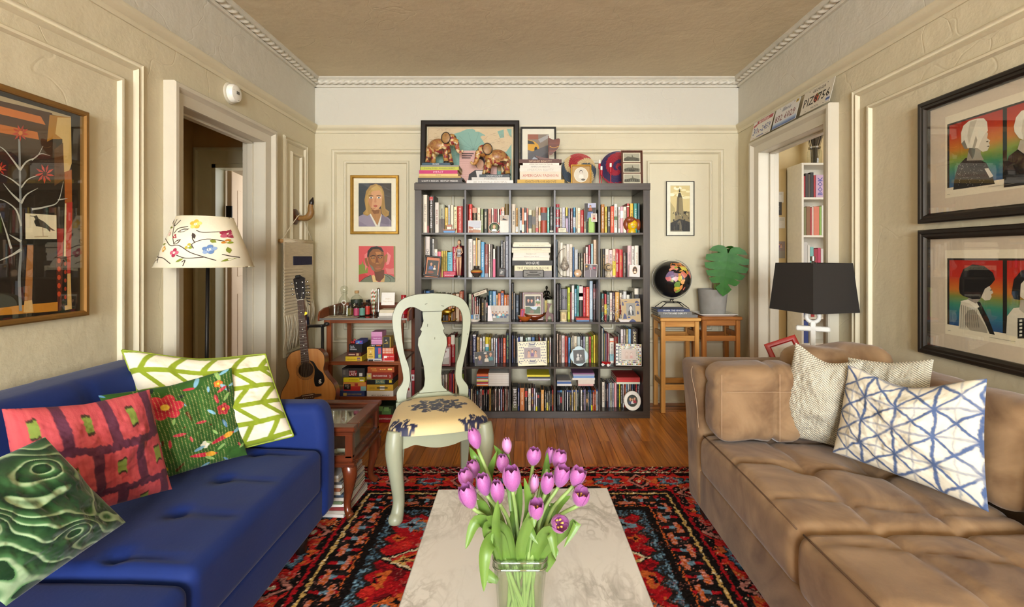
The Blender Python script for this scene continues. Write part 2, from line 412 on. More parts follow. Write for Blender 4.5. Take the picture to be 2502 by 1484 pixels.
for(y0,y1,zt),x0,x1 in((D1,XL-T-.01,XL+.022),(D2,XR-.022,XR+T+.01)):
 jb=MB().box(x0,x1,y1-.001,y1+.02,0,zt).box(x0,x1,y0-.02,y0+.001,0,zt).box(x0,x1,y0,y1,zt-.001,zt+.02)
 xm=(x0+x1)/2+(-.02 if x0<0 else .02)
 jb.box(xm-.02,xm+.02,y1-.014,y1,0,zt,bev=.003).box(xm-.02,xm+.02,y0,y1,zt-.014,zt,bev=.003)
 trim(jb,M_white)
bb=[(0,0),(0,.03),(.018,.03),(.025,.018),(.115,.018),(.125,.014),(.14,.012),(.145,0)]
for nm,pl,a,b in(('baseboard_back',PB,XL,XR),('baseboard_left',PL,D1[1]+.1,YB),('baseboard_right',PR,D2[1]+.1,YB),('baseboard_left_2',PL,YR,D1[0]-.1),('baseboard_right_2',PR,YR,D2[0]-.1)):
 struct(nm,run_mb(MB(),pl,a,b,bb),M_trim,None,30)
 # ---------------------------------------------------------------- hall beyond the left doorway
HX=-2.71;HY=3.85;HZ=2.36
struct('floor_hall',MB().box(-3.6,XL,1.6,5.9,-.06,-.002),M_oak)
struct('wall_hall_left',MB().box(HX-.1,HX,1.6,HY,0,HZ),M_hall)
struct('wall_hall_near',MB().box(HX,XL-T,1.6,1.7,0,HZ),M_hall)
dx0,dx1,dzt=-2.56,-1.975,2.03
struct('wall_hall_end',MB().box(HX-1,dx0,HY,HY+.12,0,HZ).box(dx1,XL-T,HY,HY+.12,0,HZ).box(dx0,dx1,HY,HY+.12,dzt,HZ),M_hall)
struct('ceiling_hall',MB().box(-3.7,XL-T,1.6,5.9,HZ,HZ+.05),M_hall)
struct('wall_bedroom',MB().box(-3.7,XL-T,5.8,5.9,0,HZ).box(-3.7,-3.6,HY,5.9,0,HZ),mat('bedroom_paint','d8cbb4',rough=.6))
PH=lambda u,v,h:(u,HY-h,v)
M_sage=mat('old_casing_paint','c3bd9c',rough=.4,var=.05,bump=.2,bs=30)
trim(casing_mb(MB(),PH,dx0-.13,dx1+.13,dzt+.13,[(0,0),(0,.03),(.02,.035),(.03,.02),(.1,.018),(.13,.018),(.13,0)]),M_sage,30)
trim(MB().box(dx0-.001,dx0+.03,HY,HY+.13,0,dzt).box(dx0,dx1,HY,HY+.13,dzt-.03,dzt),M_sage)
d=struct('door_1',MB().box(0,.72,-.018,.018,.01,2.0,bev=.004),mat('glossy_door_paint','d9bfa2',rough=.16,var=.06,vsc=3,bump=.15,bs=9))
d.location=(-2.50,3.985,0);d.rotation_euler=(0,0,RD(102))
obj('hinge',MB().box(-.012,.004,-.022,.022,1.6,1.7).box(-.012,.004,-.022,.022,.3,.4),mat('black_iron','1c1814',rough=.45,metal=.6),d)
pnl=MB()
for z0,z1 in((.25,.95),(1.1,1.85)):pnl.box(.12,.6,-.022,-.018,z0,z1,bev=.003)
obj('door_panel',pnl,MATS['glossy_door_paint'],d)
hf=thing('framed_picture','small black framed picture on the hall wall behind the floor lamp','picture',(HX+.012,3.0,1.6),(0,0,RD(90)))
fr=MB();frame_mb(fr,lambda u,v,h:(u,-h,v),-.1,.1,-.13,.13,[(0,-.01),(0,.012),(.018,.012),(.018,0)]);obj('frame',fr,MATS['black_iron'],hf)
Art(.17,.23,'d8c9a4').obj('print',hf,(0,-.002,0))
# ---------------------------------------------------------------- room beyond the right doorway
struct('floor_side_room',MB().box(XR,4.2,1.4,4.6,-.06,-.002),M_oak)
struct('wall_side_back',MB().box(XR+T,4.2,4.45,4.55,0,2.7),mat('side_room_paint','d9c08c',rough=.6,var=.04,vsc=3))
struct('wall_side_right',MB().box(4.1,4.2,1.4,4.45,0,2.7),MATS['side_room_paint'])
struct('wall_side_near',MB().box(XR+T,4.1,1.4,1.5,0,2.7),MATS['side_room_paint'])
struct('ceiling_side_room',MB().box(XR+T,4.2,1.4,4.55,2.7,2.75),M_ceil)
# ---------------------------------------------------------------- soft shapes
def softbox(x0,x1,y0,y1,z0,z1,r=.04,step=.03,disp=None):
 lo=np.array([x0,y0,z0]);hi=np.array([x1,y1,z1]);c=(lo+hi)/2;h=(hi-lo)/2
 r=min(r,*(h*.98));ax=[]
 for k in range(3):
  e=[(h[k]-r)+r*math.tan(t)for t in np.linspace(0,pi/4,4)]
  nf=max(2,int(2*(h[k]-r)/step)+1);fl=list(np.linspace(-(h[k]-r),h[k]-r,nf))
  ax.append(np.array([-q for q in e[:0:-1]]+fl+e[1:]))
 key={};V=[];F=[]
 def vid(p):
  q=tuple(np.round(p,5))
  if q in key:return key[q]
  inner=np.clip(p,-(h-r),h-r);d=p-inner;L_=np.linalg.norm(d)
  out=inner+(d/L_*r if L_>1e-9 else 0)
  key[q]=len(V);V.append(out+c);return key[q]
 for k in range(3):
  a,b=[(1,2),(2,0),(0,1)][k]
  for sd in(-1,1):
   A,B=ax[a],ax[b];ids=np.zeros((len(A),len(B)),int)
   for i,u in enumerate(A):
    for j,v in enumerate(B):
     p=np.zeros(3);p[k]=sd*h[k];p[a]=u;p[b]=v;ids[i,j]=vid(p)
   for i in range(len(A)-1):
    for j in range(len(B)-1):
     q=(ids[i,j],ids[i+1,j],ids[i+1,j+1],ids[i,j+1]);F.append(q if sd>0 else q[::-1])
 V=np.array(V)
 if disp:V=disp(V)
 return MB().add(V.tolist(),F)
def pillow(name,corners,th,colfn,m,label,group=None,n=90,pinch=.035,seed=0,wr=.011,piping=None,chop=0):
 TL,TR,BR,BL=[np.array(q,float)for q in corners]
 u=np.linspace(0,1,n);U,V=np.meshgrid(u,u,indexing='ij');a,b=2*U-1,2*V-1
 # edges bow inward between the corners
 U2=.5+.5*a*(1-pinch*2*(1-b*b));V2=.5+.5*b*(1-pinch*2*(1-a*a))
 base=(TL*(1-U2)[...,None]+TR*U2[...,None])*(1-V2)[...,None]+(BL*(1-U2)[...,None]+BR*U2[...,None])*V2[...,None]
 base=base+(BL-TL)*(chop*(1-a*a)**2*(1-V)**2)[...,None]
 nrm=np.cross(BL-TL,TR-TL);nrm/=np.linalg.norm(nrm)
 prof=((1-a**2).clip(0)*(1-b**2).clip(0))**.55
 wn=(fbm(U*5+seed*3.1,V*5,seed)-.5)*wr*4*np.minimum(1,3*(1-np.maximum(abs(a),abs(b))))
 sag=np.array([0,0,-.012])*(1-abs(a))[...,None]*(1-V)[...,None]
 f=base+nrm*(th/2*prof+wn)[...,None]+sag;bk=base-nrm*(th/2*prof)[...,None]+sag
 col=colfn(U,V);mb=MB();cols=[]
 F_=f.reshape(-1,3);ids=np.arange(n*n).reshape(n,n);faces=[]
 for i in range(n-1):
  for j in range(n-1):faces.append((ids[i,j],ids[i,j+1],ids[i+1,j+1],ids[i+1,j]))
 st=3;bi=list(range(0,n,st));bi=bi if bi[-1]==n-1 else bi+[n-1]
 Bk=bk[np.ix_(bi,bi)].reshape(-1,3);k=len(bi);o=n*n
 for i in range(k-1):
  for j in range(k-1):faces.append((o+i*k+j,o+(i+1)*k+j,o+(i+1)*k+j+1,o+i*k+j+1))
 mb.add(np.vstack([F_,Bk]).tolist(),faces);mb.pc=np.vstack([col.reshape(-1,3),col[np.ix_(bi,bi)].reshape(-1,3)])
 o=obj(name,mb,m,None,179);tag(o,label,'cushion',group)
 uv=np.zeros((len(mb.V),3),np.float32);uv[:n*n,0]=U.ravel();uv[:n*n,1]=V.ravel();o.data.attributes.new('weave','FLOAT_VECTOR','POINT').data.foreach_set('vector',uv.ravel())
 if piping:
  e=[f[0,j]for j in range(0,n,3)]+[f[i,n-1]for i in range(0,n,3)]+[f[n-1,j]for j in range(n-1,-1,-3)]+[f[i,0]for i in range(n-1,-1,-3)]
  obj('piping',MB().tube([tuple(q)for q in e],.004,6),cmat(piping),o,179)
 return o
def P3(px,py,Y):return(X(px,Y),Y,Z(py,Y))
# ---------------------------------------------------------------- blue velvet sofa
M_blue=mat('blue_velvet','132a6a',rough=.75,var=.14,vsc=5,bump=.12,bs=90,sheen=.10,spec=.25)
FX=-.885
sofa=thing('sofa','long royal blue velvet sofa with tufted seat along the left wall','sofa',(-1.3,1.2,0))
def part(name,mb,m,root,sm=179):
 o=obj(name,mb,m,root,sm);return o
def rel(mb,root):
 l=Vector(root.location);mb.V=[(p[0]-l.x,p[1]-l.y,p[2]-l.z)for p in mb.V];return mb
BT=[(-1.13,2.0),(-1.13,1.768),(-1.13,1.535),(-1.13,1.31)]
def seatdisp(ztop,amp=1.0):
 def f(V):
  top=np.clip((V[:,2]-(ztop-.06))/.06,0,1);dz=np.zeros(len(V))
  for bx,by in BT:
   dx,dy=V[:,0]-bx,V[:,1]-by
   dz-=.022*np.exp(-(dx*dx+dy*dy)/.028**2)
   yc=by-.10*np.clip(dx,0,.3)**2*3
   dz-=.007*np.exp(-((V[:,1]-yc)/.011)**2)*(dx>-.02)*np.clip(1-(dx-.17)/.06,0,1)
  dz+=.008*(fbm(V[:,0]*5,V[:,1]*5,3)-.5)
  dz+=.010*np.sin(np.clip((V[:,0]+1.55)/.66,0,1)*pi)
  V=V.copy();V[:,2]+=dz*top*amp;return V
 return f
part('seat_cushion',rel(softbox(-1.56,FX,1.255,2.068,.235,.43,.035,.018,seatdisp(.43)),sofa),M_blue,sofa)
BT0=BT;BT=[(-1.13,1.08),(-1.13,.85),(-1.13,.62)]
part('seat_cushion',rel(softbox(-1.56,FX+.005,.25,1.248,.215,.412,.035,.025,seatdisp(.412)),sofa),M_blue,sofa)
part('base',rel(softbox(-1.78,FX-.012,.25,2.10,.10,.245,.02,.08),sofa),M_blue,sofa)
def armd(V):
 V=V.copy();t=np.clip((V[:,2]-.1)/.5,0,1);V[:,1]+=.012*np.sin(t*3.1);V[:,0]-=.02*np.clip((t-.8)/.2,0,1)*(V[:,0]>-1.0);return V
part('armrest',rel(softbox(-1.78,FX+.004,2.068,2.205,.10,.615,.045,.04,armd),sofa),M_blue,sofa)
def backd(V):
 V=V.copy();t=(V[:,2]-.35)/.48;V[:,0]-=.17*t
 for ys in(1.685,1.28,.85):V[:,0]-=.012*np.exp(-((V[:,1]-ys)/.012)**2)*np.clip(t*2,0,1)
 V[:,0]+=.008*(fbm(V[:,1]*4,V[:,2]*4,9)-.5);return V
part('backrest',rel(softbox(-1.60,-1.40,.25,2.06,.32,.83,.05,.03,backd),sofa),M_blue,sofa)
for y in(.4,2.0):
 for x in(-.95,-1.7):part('leg',rel(MB().lathe([(.022,.0145),(.03,.10)],12,(x,y,0)),sofa),mat('dark_leg','1c1410',rough=.4),sofa)
 # ---------------------------------------------------------------- brown suede sofa
M_suede=mat('brown_suede','a08362',rough=.95,var=.0,vsc=3.2,bump=.15,bs=70,sheen=.2,spec=.1,col2='6e543d',vdist=2.2)
sofa2=thing('sofa','brown suede sofa with loose cushions along the right wall','sofa',(1.3,1.3,0))
def seat2(y0,y1,ztop):
 def f(V):
  V=V.copy();top=np.clip((V[:,2]-(ztop-.06))/.06,0,1);dz=np.zeros(len(V))
  ym=(y0+y1)/2
  for xs in(1.06,1.3):
   for ys in(ym,):
    dz-=.028*np.exp(-((V[:,0]-xs)**2+(V[:,1]-ys)**2)/.06**2)
  for xs in(1.06,1.3):dz-=.017*np.exp(-((V[:,0]-xs-.03*np.sin((V[:,1]-y0)/(y1-y0)*pi))/.013)**2)
  for ys in(ym,y0+.12,y1-.12):dz-=(.018 if ys==ym else .009)*np.exp(-((V[:,1]-ys-.05*np.cos((V[:,0]-.82)*5))/.013)**2)
  dz+=.016*np.sin(np.clip((V[:,1]-y0)/(y1-y0),0,1)*pi)+.018*(fbm(V[:,0]*6+3,V[:,1]*6,5)-.5)
  V[:,2]+=dz*top
  fr=np.clip((.86-V[:,0])/.05,0,1);V[:,0]-=fr*.008*np.sin((V[:,2]-.26)/.2*pi);return V
 return f
part('seat_cushion',rel(softbox(.812,1.55,1.415,2.185,.262,.452,.04,.018,seat2(1.415,2.185,.452)),sofa2),M_suede,sofa2)
part('seat_cushion',rel(softbox(.808,1.55,.45,1.41,.258,.455,.045,.018,seat2(.62,1.41,.455)),sofa2),M_suede,sofa2)
part('base',rel(softbox(.822,1.8,.45,2.34,.085,.275,.015,.1),sofa2),M_suede,sofa2)
def arm2(V):
 V=V.copy();t=np.clip((V[:,2]-.09)/.66,0,1);V[:,1]+=.11*t**2*np.clip((V[:,1]-2.16)/.2,0,1)+.02*t
 V[:,2]+=.01*(fbm(V[:,0]*5,V[:,1]*5,2)-.5)*(t>.9);return V
part('armrest',rel(softbox(.815,1.82,2.185,2.36,.085,.75,.035,.03,arm2),sofa2),M_suede,sofa2)
part('back_frame',rel(softbox(1.66,1.83,.45,2.44,.085,.70,.05,.1),sofa2),M_suede,sofa2)
def wrk(seed,amp=.012,lean=0,zb=.45,seams=()):
 def f(V):
  V=V.copy();c=V.mean(0);d=V-c;ln=np.linalg.norm(d,axis=1)[:,None]+1e-6
  nz=(fbm(V[:,0]*7+V[:,1]*5+seed,V[:,2]*6,seed)-.5)[:,None]
  nf=(np.abs(fbm(V[:,0]*4+V[:,1]*4+seed,V[:,2]*14,seed+7)-.47)*-1.2)[:,None]
  V+=d/ln*(nz*amp*2.2+nf*amp)
  ex=(np.abs(d)/(np.abs(d).max(0)+1e-6));bul=(1-ex[:,[1,2,0]].max(1)[:,None]**2)*0
  V[:,0]+=lean*(V[:,2]-zb)
  for k,val in seams:V+=d/ln*(-.016*np.exp(-((V[:,k]-val)/.009)**2))[:,None]
  return V
 return f
part('end_cushion',rel(softbox(.815,1.21,1.99,2.20,.462,.80,.07,.02,wrk(1,.014,0,.45,((0,1.075),(2,.70)))),sofa2),M_suede,sofa2)
part('corner_cushion',rel(softbox(1.15,1.60,2.03,2.27,.462,.865,.09,.022,wrk(4,.02,.12,.45)),sofa2),M_suede,sofa2)
part('back_cushion',rel(softbox(1.44,1.68,1.40,2.06,.462,.81,.09,.022,wrk(6,.02,.2,.45,((1,1.75),))),sofa2),M_suede,sofa2)
part('back_cushion',rel(softbox(1.42,1.68,.55,1.385,.47,.835,.10,.022,wrk(9,.02,.2,.45,((1,1.26),(2,.66)))),sofa2),M_suede,sofa2)
for y0,y1,x,z in((1.43,2.17,.826,.443),(.46,1.39,.823,.449)):part('edge_piping',rel(MB().tube([(x-.004*sin((y-y0)/(y1-y0)*pi),y,z+.010*sin((y-y0)/(y1-y0)*pi))for y in np.linspace(y0,y1,20)],.0028,6),sofa2),cmat('5f4630',.8),sofa2)
part('cushion_stitching',rel(MB().tube([(1.075,1.9825,z)for z in np.linspace(.49,.775,8)],.0011,5).tube([(x,1.982,.70)for x in np.linspace(.85,1.18,8)],.0011,5).tube([(.835,1.995,z)for z in np.linspace(.50,.77,8)],.0011,5),sofa2),cmat('b4977a',.8),sofa2)
for y in(.6,2.28):part('leg',rel(MB().box(.86,.92,y-.03,y+.03,.0145,.09),sofa2),mat('black_plastic','15110e',rough=.5),sofa2,0)
part('leg',rel(MB().box(1.7,1.76,2.25,2.31,0,.09),sofa2),MATS['black_plastic'],sofa2,0)
for pts in([(.818,2.19+.105,.735),(.8135,2.21+.09,.70),(.8135,2.205+.03,.60),(.8135,2.203,.47)],):
 part('topstitching',rel(MB().tube(curve(pts,6),.0013,5),sofa2),cmat('bb9e80'),sofa2)
 # ---------------------------------------------------------------- scatter cushions
def mixc(a,b,t):return a*(1-t)[...,None]+b*t[...,None]
def sst(x,e0,e1):t=np.clip((x-e0)/(e1-e0),0,1);return t*t*(3-2*t)
M_cloth=mat('printed_cotton',rough=.85,vcol=True,bump=.2,bs=260,var=.03,vsc=20,sheen=.1,spec=.2)
M_velv=mat('printed_velvet',rough=.7,vcol=True,bump=.1,bs=260,var=.05,vsc=20,sheen=.35,spec=.2)
def c_lattice(U,V):
 u=U*4.7+.05*np.sin(V*13)+.05*(fbm(U*9,V*9,1)-.5);v=V*5.2+.10*np.sin(U*7)+.05*(fbm(U*9,V*9,4)-.5)
 row=np.floor(v);fv=v-row;sk=np.where(row%2==0,fv,1-fv)*.6
 fu=(u+sk+.3*np.floor(row/2))%1;d=np.minimum(np.minimum(fu,1-fu)/.115,np.minimum(fv,1-fv)/.13)
 return mixc(lina('8a9c2a'),lina('ebe4cd'),sst(d,.93,1.07))
def c_ikat(U,V):
 n1=fbm(U*40,V*3,3);n2=fbm(U*3,V*40,4)
 base=mixc(lina('b2404a'),lina('cc5f5e'),fbm(U*60,V*2,5));pl=lina('4a2a3e')
 v=V+(n1-.5)*.07;u=U+(n2-.5)*.012
 fy=(v*2.35+.62)%1;band=sst(np.abs(fy-.5),.10,.07)
 rowi=np.floor(v*2.35+.62+.5)
 fx=(u*3.1+.5*(rowi%2)+.12)%1;vert=sst(np.abs(fx-.5),.125,.10)
 t=np.clip(band+vert,0,1);col=mixc(base,pl,t*.92)
 gx=np.abs(((u*3.1+.5*(rowi%2)+.62)%1)-.5);gy=np.abs(((v*2.35+.62+.5)%1)-.5)
 g=sst(gx,.1,.085)*sst(gy,.18,.15);col=mixc(col,lina('7f9040'),g)
 gd=sst(gx,.1,.085)*sst(np.abs(gy-.17),.035,.02);return mixc(col,lina('2e2a1e'),gd*.9)
def c_floral(U,V):
 r_=np.random.RandomState(12);nz=fbm(U*10,V*10,2)
 col=mixc(lina('2d5420'),lina('3d682c'),nz)
 # stems
 for(x0,y0,x1,y1,k,w_)in((.35,.95,.55,.35,.12,.02),(.48,.6,.3,.3,-.1,.012),(.5,.5,.72,.55,.06,.012),(.1,.9,.3,.6,.05,.014)):
  t=np.clip(((U-x0)*(x1-x0)+(V-y0)*(y1-y0))/((x1-x0)**2+(y1-y0)**2),0,1)
  d=np.hypot(U-x0-(x1-x0)*t-k*np.sin(t*pi),V-y0-(y1-y0)*t);col=mixc(col,lina('50280f'),sst(d,w_,w_*.6))
 def flower(cx,cy,R_,c1,c2,c3,np_=6,ph=0):
  nonlocal col
  dx,dy=U-cx,V-cy;d=np.hypot(dx,dy);a=np.arctan2(dy,dx)
  e=R_*(.72+.28*np.abs(np.cos(a*np_/2+ph)))*(1+.15*(fbm(a*3+9,d*20,3)-.5))
  t=sst(d,e,e*.9);cc=mixc(lina(c1),lina(c2),np.clip(d/R_+.5*(fbm(a*4+5,d*30,6)-.5),0,1))
  col=col*(1-t)[...,None]+cc*t[...,None];col=mixc(col,lina(c3),sst(d,R_*.26,R_*.18))
 flower(.40,.24,.155,'8a1020','d8384c','e8c040');flower(.86,.42,.07,'8a1528','d43a4a','e8c040',5)
 flower(.12,.9,.17,'c82038','e0c020','c03060',9);flower(.02,.66,.09,'7a1020','b82038','501018')
 flower(.86,.13,.045,'e0a020','e84030','f0e040',5);flower(.18,.30,.04,'503070','6a4890','302048',5);flower(.05,.2,.05,'e0c030','e8d860','a02030',5)
 flower(.63,.75,.045,'f0f0e0','e8e8d0','f0e8c0',4)
 for i in range(46):
  x,y,a,L_=r_.rand(),r_.rand(),r_.rand()*6.3,.035+.03*r_.rand()
  cc=lina(['7fb4cc','7fb4cc','5a8ab0','24352c','b83848','8fb86a'][r_.randint(6)])
  dx=(U-x)*cos(a)+(V-y)*sin(a);dy=-(U-x)*sin(a)+(V-y)*cos(a)
  e=(dx/L_)**2+(dy/(L_*.32))**2;t=sst(e,1,.75)*(np.hypot(U-.4,V-.24)>.15);col=mixc(col,cc,t)
 for(x,y,a)in((.80,.73,-.3),(.60,.86,.2)):
  dx=(U-x)*cos(a)+(V-y)*sin(a);dy=-(U-x)*sin(a)+(V-y)*cos(a)
  t=sst((dx/.13)**2+(dy/.025)**2,1,.7);col=mixc(col,lina('c02840'),t)
  t=sst(((dx-.06)/.05)**2+(dy/.03)**2,1,.7);col=mixc(col,lina('e0a030'),t)
 st=(((U*36+.1*np.sin(V*20))%1)<.26)&(((V*58)%1)<.5)&(fbm(U*3,V*3,7)>.47)
 return np.where(st[...,None],col*.6+lina('e8d890')*.4,col)
def c_malachite(U,V):
 x,y=U*2.0,V*2.0;f=fbm(x*.9+.3,y*.8,11,3)*1.9+.75*x*.8+.30*y+.12*np.sin(y*3.3+x*2)
 for cx,cy,k in((.35,.5,.45),(1.45,.95,.5),(.75,1.65,.4)):f+=k*np.exp(-((x-cx)**2/.03+(y-cy)**2/.09))
 s_=f*5.0;t=s_%1;k=np.floor(s_)%3
 col=mixc(lina('133517'),lina('55874f'),np.clip(t**1.5*(.55+.25*k),0,1))
 return mixc(col,lina('a9c296'),sst(t,.70,.88)*sst(t,1.0,.93)*.9)
def c_tiedye(U,V):
 U2=U+.012*(fbm(U*8,V*8,2)-.5)*4;V2=V+.012*(fbm(U*8,V*8,5)-.5)*4
 k=4.0;u,v=U2*k,V2*k;fu,fv=u%1,v%1;d=np.zeros_like(U)
 for q,w_ in((np.minimum(fu,1-fu),1.0),(np.minimum(fv,1-fv),.55),(np.minimum(np.abs(fu-fv),1-np.abs(fu-fv))*.8,.9),(np.abs(fu+fv-1)*.8,.9),(np.minimum((fu*2)%1,1-(fu*2)%1)*.5+.02,.45)):
  rag=.075*(.55+.9*fbm(U*50,V*50,9));d=np.maximum(d,w_*sst(q,rag,rag*.25))
 ci,cj=np.minimum(fu,1-fu),np.minimum(fv,1-fv)
 d=np.maximum(d,.9*np.exp(-((ci**2+cj**2)/.018))*((np.floor(u+.5)+np.floor(v+.5))%2==0));d*=.55+.95*fbm(U*14,V*14,20)
 return mixc(lina('dfd8c4'),lina('52648a'),np.clip(d*1.15,0,1))
def c_weave(U,V):return mixc(lina('d8d2bf'),lina('c4bda8'),fbm(U*9,V*9,3))
def weavemat():
 m=mat('woven_cream',rough=.9,vcol=True,spec=.1);t=m.node_tree;n=t.nodes;L=t.links;b=n['Principled BSDF'];src=b.inputs['Base Color'].links[0].from_socket
 at=n.new('ShaderNodeAttribute');at.attribute_name='weave';sp=n.new('ShaderNodeSeparateXYZ');L.new(at.outputs['Vector'],sp.inputs[0]);w_=[]
 for k,f in((0,2*pi*27),(1,2*pi*40)):
  a_=n.new('ShaderNodeMath');a_.operation='MULTIPLY';a_.inputs[1].default_value=f;L.new(sp.outputs[k],a_.inputs[0]);c_=n.new('ShaderNodeMath');c_.operation='SINE';L.new(a_.outputs[0],c_.inputs[0]);w_.append(c_)
 ml=n.new('ShaderNodeMath');ml.operation='MULTIPLY';L.new(w_[0].outputs[0],ml.inputs[0]);L.new(w_[1].outputs[0],ml.inputs[1])
 mr=n.new('ShaderNodeMapRange');mr.inputs['From Min'].default_value=-.35;mr.inputs['From Max'].default_value=.35;mr.inputs['To Min'].default_value=.42;mr.inputs['To Max'].default_value=1.15;L.new(ml.outputs[0],mr.inputs['Value'])
 mx=n.new('ShaderNodeMix');mx.data_type='RGBA';mx.blend_type='MULTIPLY';mx.inputs['Factor'].default_value=1;L.new(src,mx.inputs['A']);L.new(mr.outputs[0],mx.inputs['B']);L.new(mx.outputs['Result'],b.inputs['Base Color'])
 bu=n.new('ShaderNodeBump');bu.inputs['Strength'].default_value=.5;bu.inputs['Distance'].default_value=.003;L.new(ml.outputs[0],bu.inputs['Height']);L.new(bu.outputs[0],b.inputs['Normal']);return m
M_weave=weavemat()
pillow('cushion',[P3(298,856,1.90),P3(648,866,2.085),P3(717,1066,2.045),P3(398,1150,1.80)],.20,c_lattice,M_cloth,'large white cushion with bold green zigzag lattice against the blue sofa arm','cushions on the blue sofa',190,.012,1,piping='8c9f27',chop=.03)
pillow('cushion',[P3(240,967,1.66),P3(566,899,1.93),P3(604,1112,1.93),P3(330,1195,1.66)],.16,c_floral,M_cloth,'dark green cushion embroidered with red peonies, birds and blue leaves','cushions on the blue sofa',230,.02,2)
pillow('cushion',[P3(4,1000,1.27),P3(366,952,1.60),P3(421,1196,1.64),P3(40,1310,1.31)],.15,c_ikat,M_cloth,'coral red ikat cushion with purple bands and green dashes','cushions on the blue sofa',170,.02,3)
TT,RR,BB=np.array(P3(110,1068,1.22)),np.array(P3(308,1277,1.40)),np.array(P3(15,1482,1.08))
pillow('cushion',[TT,RR,BB,TT+BB-RR],.15,c_malachite,M_velv,'velvet cushion printed with green malachite swirls at the near sofa end','cushions on the blue sofa',230,.015,4)
pillow('cushion',[P3(1944,838,2.02),P3(2110,884,1.86),P3(2075,1100,1.93),P3(1893,1062,2.085)],.15,c_weave,M_weave,'cream woven cushion standing upright on the brown sofa, nearest the far armrest','cushions on the brown sofa',100,.02,5,chop=.06)
pillow('cushion',[P3(2072,874,1.96),P3(2282,878,1.72),P3(2262,1090,1.70),P3(2065,1050,1.95)],.10,c_weave,M_weave,'cream woven cushion half hidden behind the blue tie-dye cushion','cushions on the brown sofa',90,.02,6)
pillow('cushion',[P3(2072,893,1.86),P3(2412,926,1.49),P3(2416,1252,1.455),P3(2034,1106,1.86)],.16,c_tiedye,M_cloth,'white cushion with slate blue tie-dye star grid on the brown sofa','cushions on the brown sofa',190,.02,7,chop=.11)
